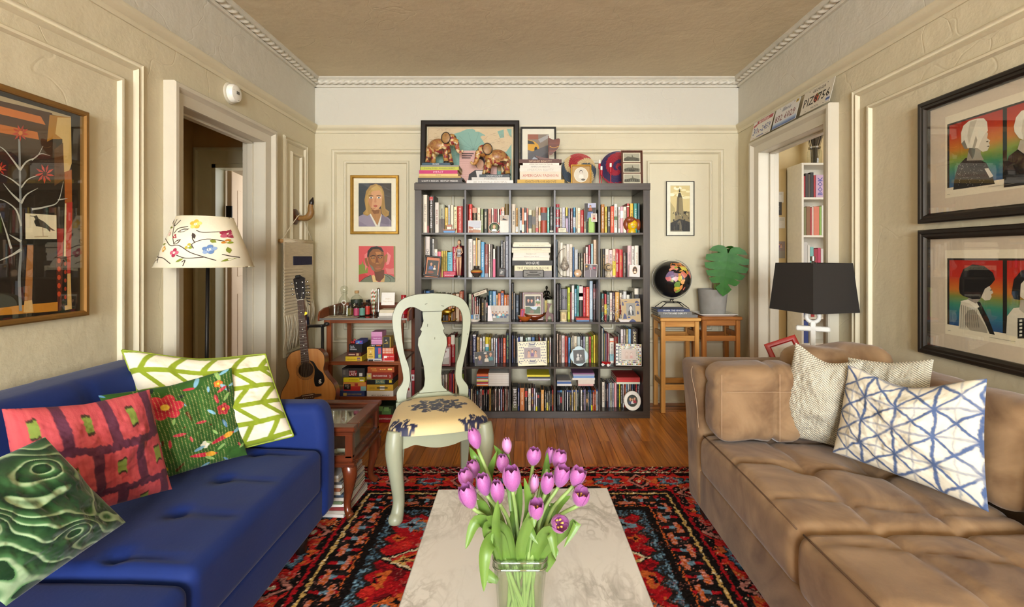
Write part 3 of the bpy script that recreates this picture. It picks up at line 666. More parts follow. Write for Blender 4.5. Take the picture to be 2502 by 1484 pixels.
# ---------------------------------------------------------------- rug
def rug_colors(Xg,Yg):
 x0,x1,yf=-1.15,1.08,2.825;xc=(x0+x1)/2
 nx=(fbm(Xg*55,Yg*55,1)-.47)*.030;ny=(fbm(Xg*55+9,Yg*55,2)-.47)*.022
 x,y=Xg+nx,Yg+ny;ax=np.abs(x-xc);W2=(x1-x0)/2
 eS=W2-ax;eF=yf-y;e=np.minimum(eS,eF)
 side=eS<eF;s=np.where(side,yf-y,ax);h1=fbm(Xg*24,Yg*30,5);h2=vnoise(Xg*150,Yg*150,8);h3=fbm(Xg*12,Yg*12,15)
 C={k:lina(v)for k,v in dict(bk='16100e',bk2='26201d',rd='a3141c',rd2='c22a24',dr='6a1018',or_='c4602c',pk='b8786a',cr='d8c8a4',yl='c9a25c',bl='6f8fa0',db='3c5566').items()}
 col=np.broadcast_to(C['bk'],Xg.shape+(3,)).copy()
 def P_(m,c):col[m]=C[c]
 P_(h1>.60,'bk2')
 # outer guard
 z=(e<.075);P_(z&(((s/.052+e/.05)%1)<.42),'rd');P_(z&(((s/.104-e/.06)%1)<.14),'pk');P_(z&(h2>.86),'cr')
 P_((np.abs(e-.079)<.005)&(h2>.3),'cr');P_(np.abs(e-.089)<.004,'dr')
 # main border
 mb_=(e>.095)&(e<.275);t=(e-.185)
 f=(s/.36+.12)%1-.5;ds=f*.36
 r1=np.hypot(ds/.135,t/.078);r1=r1*(1+.16*np.cos(8*np.arctan2(t,ds)))
 P_(mb_&(r1<1),'rd2');P_(mb_&(r1<.98)&(h1>.53),'or_');P_(mb_&(r1<.62),'bk');P_(mb_&(r1<.54),'db');P_(mb_&(r1<.42)&(h2>.2),'bl');P_(mb_&(r1<.26),'rd')
 f2=((s/.36+.62)%1-.5)*.36;r2=np.abs(f2)/.07+np.abs(t)/.085
 P_(mb_&(r2<1)&(r2>.72),'pk');P_(mb_&(r2<.5),'rd');P_(mb_&(r2<.22),'cr')
 dg=np.abs(((s+t*1.4)/.18)%1-.5);P_(mb_&(dg<.05)&(h1>.45),'rd2');P_(mb_&(h3>.63)&(h2>.55)&(r1>1.05),'or_');P_(mb_&(h3<.33)&(h2>.72),'pk')
 P_(mb_&(h2>.93)&(h1>.5),'cr')
 # lines
 P_((e>.278)&(e<.292),'rd');P_((e>.296)&(e<.31),'bk');P_((e>.318)&(e<.33)&(h2>.12),'yl');P_((e>.318)&(e<.33)&(h2>.75),'cr')
 # inner border: crenellated meander
 ib=(e>.345)&(e<.445);q=(s/.085)%1;me=np.abs((e-.395)-.026*np.sign(np.sin(2*pi*s/.17)))<.012
 P_(ib&me,'or_');P_(ib&me&(h2>.55),'pk');P_(ib&(np.abs(q-.5)<.1)&~me,'rd');P_(ib&(np.abs(q-.5)<.12)&(np.abs(e-.395)<.016),'bl');P_(ib&(h2>.9),'pk')
 P_((e>.447)&(e<.453)&(h2>.35),'or_')
 # field
 fl=e>.46;P_(fl,'rd');P_(fl&(h1>.6),'rd2');P_(fl&(h1<.33),'dr')
 tooth=.46+.045+.04*np.abs(((s/.085)%1)-.5)*2+.035*(h3-.5)
 P_(fl&(e<tooth+.018),'bk2');P_(fl&(e<tooth)&(h2>.45),'db');P_(fl&(e<tooth)&(h2>.72),'bl');P_(fl&(e<.49),'bk')
 yy=yf-y
 for(mx,my,a_,b_)in((0.0,.86,.36,.17),(.40,.86,.155,.085),(.40,1.42,.155,.085),(0,1.42,.36,.17),(.2,.62,.12,.06),(.45,.62,.07,.05),(.22,1.14,.14,.08),(.47,1.14,.06,.06),(.22,1.66,.14,.08)):
  for sg in((1,-1)if mx else(1,)):
   dm=np.abs(x-xc-sg*mx)/a_+np.abs(yy-my)/b_;an=np.arctan2(yy-my,x-xc);dm=dm*(1+.08*np.sign(np.sin(an*14)))
   big=b_>.07
   P_(fl&(dm<1.12),'bk');P_(fl&(dm<1)&(dm>.84)&(h2>.1),'cr' if big else 'or_');P_(fl&(dm<.8),'rd2' if big else 'db');P_(fl&(dm<.6)&(h1>.4),'or_');P_(fl&(dm<.42),'bk');P_(fl&(dm<.3),'bl' if not big else 'rd');P_(fl&(dm<.14),'cr')
 r_=np.random.RandomState(4)
 for i in range(70):
  mx,my=r_.rand()*.62,.5+r_.rand()*1.35;c_=['or_','pk','bk','bl','yl','or_','cr'][r_.randint(7)];ra=.018+.03*r_.rand();k=r_.rand()*3
  for sg in(1,-1):
   dd=np.hypot((x-xc-sg*mx)/1.4,yy-my)*(1+.35*np.cos(4*np.arctan2(yy-my,sg*(x-xc-sg*mx))+k));P_(fl&(e>.56)&(dd<ra)&(dd>ra*.45),c_);P_(fl&(e>.56)&(dd<ra*.4),'bk')
 col*=(.72+.5*h2)[...,None]
 sp=(vnoise(Xg*190,Yg*190,31)>.86)&(vnoise(Xg*9,Yg*9,12)>.45);col[sp]=col[sp]*.5+C['pk']*.35
 return np.clip(col,0,1)
gx=np.linspace(-1.15,1.08,420);gy=np.concatenate([np.linspace(-.35,.9,60)[:-1],np.linspace(.9,2.825,350)])
Gx,Gy=np.meshgrid(gx,gy,indexing='ij');Gz=.011+.003*vnoise(Gx*130,Gy*130,3);Gz[0,:]=Gz[-1,:]=0;Gz[:,0]=Gz[:,-1]=0
nu,nv=Gx.shape;idx=np.arange(nu*nv).reshape(nu,nv)
fq=np.stack([idx[:-1,:-1],idx[1:,:-1],idx[1:,1:],idx[:-1,1:]],-1).reshape(-1,4)
rm=MB();rm.V=np.stack([Gx,Gy,Gz],-1).reshape(-1,3).tolist();rm.F=fq.tolist();rm.pc=rug_colors(Gx,Gy).reshape(-1,3)
rug=obj('rug',rm,mat('rug_pile',rough=.95,vcol=True,bump=.35,bs=320,var=.12,vsc=160,spec=.1),None,0)
tag(rug,'red and black oriental style rug under the coffee table and sofas','rug')
# ---------------------------------------------------------------- marble coffee table
def marble():
 m=mat('carrara_marble','e6e2dc',rough=.16,spec=.5);t=m.node_tree;n=t.nodes;L=t.links;b=n['Principled BSDF']
 tc=n.new('ShaderNodeTexCoord');last=None
 rg=n.new('ShaderNodeRGB');rg.outputs[0].default_value=lin('d9d7d2');last=rg.outputs[0]
 for sc,det,dist,wd,amt,cc in((2.2,8,1.4,.03,.7,'a09c96'),(6.5,10,1.8,.045,.6,'9a968e'),(17,8,1.0,.06,.45,'aaa69e')):
  nz=n.new('ShaderNodeTexNoise');nz.inputs['Scale'].default_value=sc;nz.inputs['Detail'].default_value=det;nz.inputs['Distortion'].default_value=dist
  mp=n.new('ShaderNodeMapping');mp.inputs['Rotation'].default_value=(0,0,.5);mp.inputs['Scale'].default_value=(1.3,.75,1);mp.inputs['Location'].default_value=(sc,1,2)
  L.new(tc.outputs['Object'],mp.inputs[0]);L.new(mp.outputs[0],nz.inputs['Vector'])
  s1=n.new('ShaderNodeMath');s1.operation='SUBTRACT';s1.inputs[1].default_value=.5;L.new(nz.outputs['Fac'],s1.inputs[0])
  ab=n.new('ShaderNodeMath');ab.operation='ABSOLUTE';L.new(s1.outputs[0],ab.inputs[0])
  mr=n.new('ShaderNodeMapRange');mr.inputs['From Max'].default_value=wd;mr.inputs['To Min'].default_value=amt;mr.inputs['To Max'].default_value=0;L.new(ab.outputs[0],mr.inputs['Value'])
  n2=n.new('ShaderNodeTexNoise');n2.inputs['Scale'].default_value=3.1;L.new(tc.outputs['Object'],n2.inputs['Vector'])
  mm=n.new('ShaderNodeMapRange');mm.inputs['From Min'].default_value=.38;mm.inputs['From Max'].default_value=.62;L.new(n2.outputs['Fac'],mm.inputs['Value'])
  ml=n.new('ShaderNodeMath');ml.operation='MULTIPLY';L.new(mr.outputs[0],ml.inputs[0]);L.new(mm.outputs[0],ml.inputs[1])
  mx=n.new('ShaderNodeMix');mx.data_type='RGBA';L.new(ml.outputs[0],mx.inputs['Factor']);L.new(last,mx.inputs['A']);mx.inputs['B'].default_value=lin(cc);last=mx.outputs['Result']
 L.new(last,b.inputs['Base Color']);return m
ct=thing('coffee_table','rectangular coffee table with a white marble top on the rug','table',(0,1.17,0),(0,0,RD(1.0)))
obj('table_top',MB().box(-.307,.314,-.62,.556,.392,.42,bev=.003),marble(),ct)
for x in(-.24,.245):
 for y in(-.5,.43):obj('leg',MB().box(x-.018,x+.018,y-.018,y+.018,.018,.392,bev=.002),mat('brushed_steel','9a948a',rough=.35,metal=.9),ct)
obj('apron',MB().box(-.24,.245,-.5,.43,.37,.392),MATS['brushed_steel'],ct)
# ---------------------------------------------------------------- bookcase
BX,BY,BW,BD,FT,PT=-.865,3.70,1.85,.385,.054,.0156
CW=(BW-2*FT-4*PT)/5;PIT=CW+PT
M_bw=woodmat('black_brown_wood','453b31','322922','z',1,rough=.33,bump=.05);M_bwx=woodmat('black_brown_wood_h','453b31','322922','x',1,rough=.3,bump=.05)
bc=thing('bookcase','tall black-brown cube bookcase, five by five, packed with books','bookcase',(BX,BY,0))
obj('top_panel',MB().box(-.003,BW+.003,-.003,BD,BW-FT,BW,bev=.0015),M_bwx,bc);obj('bottom_panel',MB().box(0,BW,0,BD,0,FT,bev=.0015),M_bwx,bc)
for a in(0,BW-FT):obj('side_panel',MB().box(a,a+FT,0,BD,FT,BW-FT,bev=.0015),M_bw,bc)
for k in range(4):
 z=FT+CW+k*PIT;obj('shelf',MB().box(FT,BW-FT,.001,BD,z,z+PT,bev=.0008),M_bwx,bc)
for k in range(4):
 for q in range(5):
  x=FT+CW+k*PIT;z=FT+q*PIT;obj('divider',MB().box(x,x+PT,.002,BD,z,z+CW,bev=.0008),M_bw,bc)
def shelf_z(row):return FT+(5-row)*PIT
obj('wall_bracket',MB().box(BW-FT-.1,BW-FT-.055,BD-.03,BD+.03,BW-.215,BW-.17,bev=.002),M_bw,bc)
# ---------------------------------------------------------------- green dining chair
M_sagep=mat('sage_chair_paint','9da289',rough=.38,var=.10,vsc=5,bump=.12,bs=25);M_edge=mat('worn_paint_edge','3d3826',rough=.6)
ch=thing('dining_chair','sage green painted chair with vase-shaped splat and navy patterned seat','chair',(-.4025,2.267,.0145),(0,0,RD(16)))
def back_y(z):return .425+max(0,z-.46)*.13
Lo=[(-.196,.43),(-.2,.50),(-.166,.56),(-.178,.65),(-.2,.74),(-.222,.86),(-.219,.935),(-.18,1.003),(-.103,1.035),(0,1.043)]
Li=[(-.146,.43),(-.146,.49),(-.128,.55),(-.134,.63),(-.16,.715),(-.175,.85),(-.172,.915),(-.15,.955),(-.108,.966),(-.057,.94)]
o_=curve(Lo,7);i_=curve(Li,7);o_=o_+[(-p[0],p[1])for p in o_[::-1]];i_=i_+[(-p[0],p[1])for p in i_[::-1]]
hp=MB();V=[];n_=len(o_)
for k in range(n_):
 for(px_,pz),dy in((o_[k],0),(i_[k],0),(i_[k],.03),(o_[k],.03)):
  b_=.004*(1 if dy==0 else 0);V.append((px_,back_y(pz)+dy,pz))
hp.add(V,[(k*4+j,(k+1)*4+j,(k+1)*4+(j+1)%4,k*4+(j+1)%4)for k in range(n_-1)for j in range(4)])
obj('back_frame',hp,M_sagep,ch,30)
sh=[(.055,.945),(.055,.923),(.05,.885),(.062,.85),(.07,.838),(.06,.828),(.066,.81),(.08,.788),(.083,.75),(.066,.69),(.051,.63),(.045,.56),(.05,.52),(.062,.502),(.077,.492),(.077,.485)]
sp=MB();V=[]
for hw,z in sh:
 y=back_y(z);V+=[(-hw,y+.004,z),(hw,y+.004,z),(hw,y+.018,z),(-hw,y+.018,z)]
k=len(sh);sp.add(V,[(a*4+j,(a+1)*4+j,(a+1)*4+(j+1)%4,a*4+(j+1)%4)for a in range(k-1)for j in range(4)]+[(0,1,2,3),tuple((k-1)*4+j for j in range(4))])
obj('splat',sp,M_sagep,ch,20)
ed=MB()
for sgn in(-1,1):
 ed.tube([(sgn*(hw+.0005),back_y(z)+.0045,z)for hw,z in sh],.0013,4)
 for lst in(curve(Lo,5),curve(Li,5)):ed.tube([(sgn*q[0],back_y(q[1])+.0005,q[1])for q in lst],.0013,4)
ed.tube([(-.057,back_y(.938)-.0006,.938),(.057,back_y(.938)-.0006,.938)],.0012,4);obj('worn_edge',ed,M_edge,ch)
rl=MB().prism([(-.15,.425),(-.15,.458),(-.12,.462),(-.085,.484),(.085,.484),(.12,.462),(.15,.458),(.15,.425)],.422,.452);obj('shoe_rail',rl,M_sagep,ch)
# seat
n=84;u=np.linspace(-1,1,n);U,V_=np.meshgrid(u,u,indexing='ij')
rr=(np.abs(U)**5+np.abs(V_)**5)**.2;mxn=np.maximum(np.abs(U),np.abs(V_));sc_=np.where(rr>1e-6,mxn/np.maximum(rr,1e-6),1)
Us,Vs=U*sc_,V_*sc_;v01=(Vs+1)/2
Xs=Us*(.262-.062*v01);Ys=-.045+v01*.475+.028*(Us**2)*(1-v01)**2
dome=np.clip(1-mxn**7,0,1);Zs=.418+.052*np.clip(1-mxn**9,0,1)**.5+.016*np.clip(1-mxn**2,0,1)
def c_seat(x,y):
 col=np.broadcast_to(lina('dcc490'),x.shape+(3,)).copy();navy=lina('1f2342');nz=fbm(x*60,y*14,2);n3=fbm(x*150,y*18,5)
 for cx,cy,a,b in((.0,.21,.155,.115),(-.235,.0,.12,.085),(.2,-.02,.12,.085),(-.21,.40,.11,.07),(.17,.42,.12,.07),(.0,-.20,.12,.08)):
  dx,dy=x-cx,y-cy+.02;an=np.arctan2(dy/b,dx/a);d=np.hypot(dx/a,dy/b)
  e=(.86+.14*np.cos(an*9))*(1+.32*(nz-.5)+.45*(n3-.5));m=d<e
  ln=np.abs(d-.62*(1+.2*np.cos(an*7))*(1+.1*(n3-.5)))<.035;ln2=np.abs(d-.3*(1+.25*np.cos(an*5)))<.035
  ln3=(np.abs(np.sin(an*4.5))<.10)&(d>.62)&(d<.8)
  col[m]=navy*(.8+.5*nz[m])[:,None];mm=m&(ln|ln2|ln3)&(n3>.36);col[mm]=lina('d8c294')
  if cy<.05:mm=m&(dy<-.015)&(fbm(x*90,y*6,9)>.56);col[mm]=lina('d8c294')
 return col
st=MB().grid(np.stack([Xs,Ys,Zs],-1));st.pc=c_seat(Xs,Ys).reshape(-1,3)
obj('seat',st,mat('ikat_seat_cloth',rough=.55,vcol=True,bump=.15,bs=240,sheen=.1),ch,179)
ap=MB();fr=curve([(-.19,.345),(-.16,.352),(-.12,.362),(-.06,.345),(0,.338),(.06,.345),(.12,.362),(.16,.352),(.19,.345)],5)
ap.prism([(.2,.428),(-.2,.428)]+fr,.0,.022)
obj('front_rail',ap,M_sagep,ch,30)
for sg in(-1,1):
 s_=MB().add([(sg*.235,.01,.36),(sg*.235,.01,.43),(sg*.19,.42,.43),(sg*.19,.42,.37),(sg*.215,.01,.36),(sg*.215,.01,.43),(sg*.17,.42,.43),(sg*.17,.42,.37)],[(0,1,2,3),(7,6,5,4),(0,4,5,1),(1,5,6,2),(2,6,7,3),(3,7,4,0)]);obj('side_rail',s_,M_sagep,ch)
 pts=[(sg*.212,.012,.432),(sg*.216,.006,.40),(sg*.219,-.002,.34),(sg*.212,.0,.26),(sg*.203,.008,.18),(sg*.197,.008,.11),(sg*.203,-.004,.055),(sg*.212,-.018,.03),(sg*.214,-.022,.013)]
 obj('leg',MB().tube(curve(pts,5),[float(q[0])for q in curve([(.037,),(.04,),(.04,),(.035,),(.031,),(.0275,),(.03,),(.034,),(.026,)],5)],14),M_sagep,ch,179)
 lg=MB();P_=[(.18,.425,.45),(.182,.44,.2),(.188,.51,0)];V=[]
 for x,y,z in P_:
  w_=.018+.006*(z>.1);V+=[(sg*x-w_,y-w_,z),(sg*x+w_,y-w_,z),(sg*x+w_,y+w_,z),(sg*x-w_,y+w_,z)]
 lg.add(V,[(a*4+j,a*4+(j+1)%4,(a+1)*4+(j+1)%4,(a+1)*4+j)for a in range(2)for j in range(4)]+[(8,9,10,11)]);obj('leg',lg,M_sagep,ch)
sc2=MB()
for x,z,L_,a in((-.035,.982,.014,.3),(.06,.968,.015,-.2),(-.02,.872,.0,0),(-.028,.86,.016,1.5),(.012,.785,.012,1.5),(.15,.68,.014,1.5),(-.165,.88,.012,1.4),(.205,.8,.01,1.5),(-.14,.7,.012,1.3)):
 if L_:sc2.tube([(x-L_/2*cos(a),back_y(z)-.0004,z-L_/2*sin(a)),(x+L_/2*cos(a),back_y(z)-.0004,z+L_/2*sin(a))],.0012,4)
obj('scuff_marks',sc2,M_edge,ch)['kind']='stuff'
# ---------------------------------------------------------------- two wooden bar stools
M_beech=woodmat('beech_wood','d8a258','b97f3a','z',.8,rough=.4);M_beechx=woodmat('beech_wood_h','d8a258','b0742f','x',.8,rough=.38)
M_honey=woodmat('honey_wood','b87834','8f551f','z',.8,rough=.4);M_honeyx=woodmat('honey_wood_h','a96a2c','7d481a','x',.8,rough=.38)
def stool(x0,label,mv,mh,zt):
 s_=thing('bar_stool',label,'stool',(x0,3.82,0),(0,0,0),'bar stools by the bookcase');Wd,Dp=.31,.25
 obj('seat',MB().box(-.011,Wd+.011,-.016,Dp+.016,zt-.028,zt,bev=.006),mh,s_,40)
 for x in(0,Wd-.036):
  for y in(0,Dp-.034):obj('leg',MB().box(x,x+.036,y,y+.034,0,zt-.028,bev=.003),mv,s_)
 for z0,z1 in((zt-.075,zt-.028),(.585,.628),(.185,.228)):
  for y in(.006,Dp-.028):obj('stretcher',MB().box(.036,Wd-.036,y,y+.022,z0,z1,bev=.002),mh,s_)
  for x in(.006,Wd-.028):obj('stretcher',MB().box(x,x+.022,.034,Dp-.034,z0+.03,z1+(.03 if z1<zt-.03 else 0),bev=.002),mv,s_)
 return s_
stool(1.108,'light beech bar stool carrying the globe and three grey books',M_beech,M_beechx,.775)
stool(1.442,'honey brown wooden bar stool carrying the potted plant',M_honey,M_honeyx,.785)
# ---------------------------------------------------------------- glass display side table
M_mah=woodmat('mahogany','6e3318','3f1a0c','x',.7,rough=.25,coat=.3);M_mahz=woodmat('mahogany_v','6e3318','3f1a0c','z',.7,rough=.25,coat=.3)
M_glass=glassmat('clear_glass','f8faf6',.04,.5);M_pane=glassmat('picture_glass','fdfdfa',.02,.16,.01)
sd=thing('display_table','mahogany glass-topped display table with curved legs beside the blue sofa','table',(-1.09,2.43,.0145))
hx,hy=.275,.205
def ring(mb,z0,z1,e,w_,hx=hx,hy=hy):
 mb.box(-hx-e,hx+e,-hy-e,-hy-e+w_,z0,z1,bev=.004).box(-hx-e,hx+e,hy+e-w_,hy+e,z0,z1,bev=.004)
 mb.box(-hx-e,-hx-e+w_,-hy-e+w_,hy+e-w_,z0,z1,bev=.004).box(hx+e-w_,hx+e,-hy-e+w_,hy+e-w_,z0,z1,bev=.004);return mb
obj('top_frame',ring(MB(),.428,.452,.012,.06),M_mah,sd);obj('top_rail',ring(MB(),.405,.428,0,.03),M_mah,sd)
obj('base_rail',ring(MB(),.275,.315,0,.03),M_mah,sd);obj('base_moulding',ring(MB(),.262,.282,.012,.05),M_mah,sd)
obj('case_bottom',MB().box(-hx+.01,hx-.01,-hy+.01,hy-.01,.28,.292),M_mah,sd)
for x in(-hx,hx-.036):
 for y in(-hy,hy-.036):obj('post',MB().box(x,x+.036,y,y+.036,.3,.41,bev=.003),M_mahz,sd)
obj('top_glass',MB().box(-hx+.045,hx-.045,-hy+.045,hy-.045,.44,.445),M_glass,sd)
for y in(-hy+.012,hy-.015):obj('side_glass',MB().box(-hx+.036,hx-.036,y,y+.003,.312,.407),M_glass,sd)
for x in(-hx+.012,hx-.015):obj('side_glass',MB().box(x,x+.003,-hy+.036,hy-.036,.312,.407),M_glass,sd)
for sx in(-1,1):
 for sy in(-1,1):
  p=[(sx*.245,sy*.175,.27),(sx*.258,sy*.188,.225),(sx*.25,sy*.18,.15),(sx*.238,sy*.17,.08),(sx*.245,sy*.176,.035),(sx*.262,sy*.19,.018)]
  obj('leg',MB().tube(curve(p,5),[float(q[0])for q in curve([(.036,),(.034,),(.024,),(.017,),(.018,),(.02,)],5)],10),M_mahz,sd,179)
  # ---------------------------------------------------------------- pictures
class PArt(Art):
 def __init__(s,fn,root,ox,oy,sc,step):
  s.fn,s.l,s.ox,s.oy,s.sc,s.st,s.k=fn,Vector(root.location),ox,oy,sc,step,0;s.mb=MB()
 def pt(s,x,y):return tuple(Vector(s.fn(s.ox+x/s.sc,s.oy+y/s.sc,s.k*s.st))-s.l)
def onL(xp):return lambda px,py,h:(xp+h,(FOC*(xp))/(px-CX),HC-(py-CY)*((FOC*xp)/(px-CX))/FOC)
def onR(xp):return lambda px,py,h:(xp-h,(FOC*xp)/(px-CX),HC-(py-CY)*((FOC*xp)/(px-CX))/FOC)
def framed(name,label,loc,rot,w_,h_,fw,fd,fm,art=None,board=None,bw=0,glass=True,cat='picture',group=None,prof=None,smooth=30):
 r_=thing(name,label,cat,loc,rot,group);pl=lambda u,v,h:(u,-h,v)
 pf=prof or[(0,0),(0,fd*.8),(fw*.2,fd),(fw*.75,fd),(fw,fd*.55),(fw,.002)]
 obj('frame',frame_mb(MB(),pl,-w_/2,w_/2,-h_/2,h_/2,pf),fm,r_,smooth)
 obj('backing',MB().box(-w_/2+.002,w_/2-.002,0,.006,-h_/2+.002,h_/2-.002),cmat('4a3c2c'),r_)
 iw,ih=w_-2*fw,h_-2*fw
 if board:
  bm=MB();frame_mb(bm,pl,-iw/2,iw/2,-ih/2,ih/2,[(0,.0045),(bw,.0045),(bw+.002,.0022)]);obj('mat_board',bm,cmat(board),r_)
 if art:art.obj('print',r_,(0,-.0015,0))
 if glass:obj('glass',MB().box(-iw/2,iw/2,-fd*.5,-fd*.5+.0015,-ih/2,ih/2),M_pane,r_)
 return r_
M_blackf=mat('black_frame','1e1812',rough=.35,var=.1,vsc=20);M_goldf=mat('gold_leaf','b58a3a',rough=.32,metal=.75,var=.15,vsc=25,bump=.1)
M_bronzef=mat('bronze_frame','8a6430',rough=.4,metal=.5,var=.1)
# botanical collage on the left wall
bl=thing('framed_artwork','large dark botanical collage with red flowers in a bronze frame','artwork',(XL+.001,1.66,1.45))
Yr,Yl,zt,zb=1.952,1.34,1.868,1.028
pl=lambda u,v,h:(h-.001,u-1.66,v-1.45)
obj('frame',frame_mb(MB(),pl,Yl,Yr,zb,zt,[(0,0),(0,.03),(.006,.034),(.016,.034),(.022,.028),(.022,.004)]),M_bronzef,bl,30)
fnL=onL(XL+.012);A=PArt(fnL,bl,0,200,2.3556,.00006)
q=lambda u,v:((CX+FOC*(XL+.012)/u),CY-(v-HC)*FOC/u)
def bq(u0,u1,v0,v1,c):
 pts=[q(u0,v0),q(u1,v0),q(u1,v1),q(u0,v1)];A.poly([((a-A.ox)*A.sc,(b-A.oy)*A.sc)for a,b in pts],c)
bq(Yl+.02,Yr-.02,zb+.02,zt-.02,'1b1510')
A.poly([(-60,62),(408,200),(412,520),(413,1308),(-60,1362),(-300,1300),(-300,60)],'241a12')
A.poly([(-60,62),(408,200),(408,215),(-60,100)],'b8a888');A.poly([(-60,95),(300,180),(285,345),(-60,300)],'4a2c14')
A.poly([(-60,125),(235,200),(262,248),(-60,172)],'d0762a');A.poly([(-60,232),(215,290),(224,333),(-60,282)],'c87028')
A.poly([(-60,300),(320,350),(330,430),(-60,420)],'3a2413');A.poly([(285,190),(408,205),(410,330),(300,330),(270,345)],'b07c22')
A.poly([(330,205),(408,207),(412,470),(395,520),(362,520),(358,330),(318,300)],'d6b878');A.poly([(312,390),(362,350),(370,560),(312,600)],'5e3c1c')
A.poly([(370,520),(412,505),(414,700),(372,700)],'a85c20');A.poly([(375,698),(416,692),(405,1105),(372,1100)],'b8342a');A.poly([(326,845),(366,845),(360,1010),(330,1010)],'a8302c')
A.poly([(372,700),(381,700),(378,1005),(366,1005)],'e0d0a8');A.poly([(322,1010),(362,1000),(352,1318),(328,1318)],'5a2416');A.poly([(362,1005),(384,1005),(386,1290),(366,1295)],'1c1812')
A.poly([(386,1105),(405,1103),(412,1308),(372,1316),(370,1290),(386,1286)],'d6b070')
for yy_ in range(1030,1270,48):A.ell(338,yy_,10,15,'c84a24');A.ell(374,yy_+18,7,12,'a83a1c')
A.poly([(-60,1310),(130,1285),(330,1268),(330,1320),(-60,1350)],'c8862c');A.poly([(155,940),(190,940),(182,1260),(190,1325),(135,1325),(146,1100)],'a8703a');A.poly([(138,1262),(182,1258),(190,1328),(132,1328)],'d8b070')
A.line(curve([(108,330),(112,560),(116,760),(118,960),(112,1060),(108,1150),(116,1320)],5),12,'8e949a',18)
for pts,w_ in(([(112,510),(150,460),(210,430),(245,370)],12),([(180,452),(230,415),(285,425)],7),([(110,505),(70,450),(20,390),(-30,360)],12),([(118,610),(160,560),(230,535)],10),([(112,600),(60,560),(0,530)],10),([(118,700),(150,650),(215,612)],14),([(112,690),(60,640),(15,585)],14),([(180,735),(260,720),(330,690),(362,575)],12),([(330,680),(385,672)],9),([(118,830),(90,740),(30,690),(-30,670)],12),([(118,920),(50,880)],16),([(118,965),(60,1000),(-30,1040)],18),([(60,960),(30,860),(-10,740)],14)):
 A.line(curve(pts,5),w_,'c6c9c4',2)
for cx,cy,R_,n_ in((113,295,50,9),(252,530,58,9),(-10,500,45,9)):
 for i in range(n_):
  a=2*pi*i/n_+.2;A.poly([(cx+6*cos(a+1.5),cy+6*sin(a+1.5)),(cx+R_*.6*cos(a-.2),cy+R_*.6*sin(a-.2)),(cx+R_*cos(a),cy+R_*sin(a)),(cx+R_*.6*cos(a+.2),cy+R_*.6*sin(a+.2))],['c8402e','b83428'][i%2])
 A.ell(cx,cy,12,13,'3a2418' if cx>200 else 'd88a3a')
A.poly([(138,757),(318,768),(320,905),(140,905)],'e4dcc2');A.poly([(120,905),(322,907),(322,940),(120,940)],'12100c')
A.poly([(186,775),(205,768),(215,788),(250,808),(285,840),(312,858),(296,858),(284,850),(282,866),(262,846),(235,838),(205,832),(190,812),(196,790)],'4c463c');A.poly([(188,800),(212,790),(226,830),(200,832)],'1f1c1a');A.line([(165,772),(190,775)],3,'3a342c')
A.line([(238,838),(241,890)],3,'a88a78');A.line([(190,893),(270,890)],5,'b8a888')
obj('print',A.mb,mat('print_50',rough=.5,vcol=True,var=.04,vsc=90),bl)
obj('glass',MB().box(.022,.0235,Yl+.02-1.66,Yr-.02-1.66,zb+.02-1.45,zt-.02-1.45),M_pane,bl)
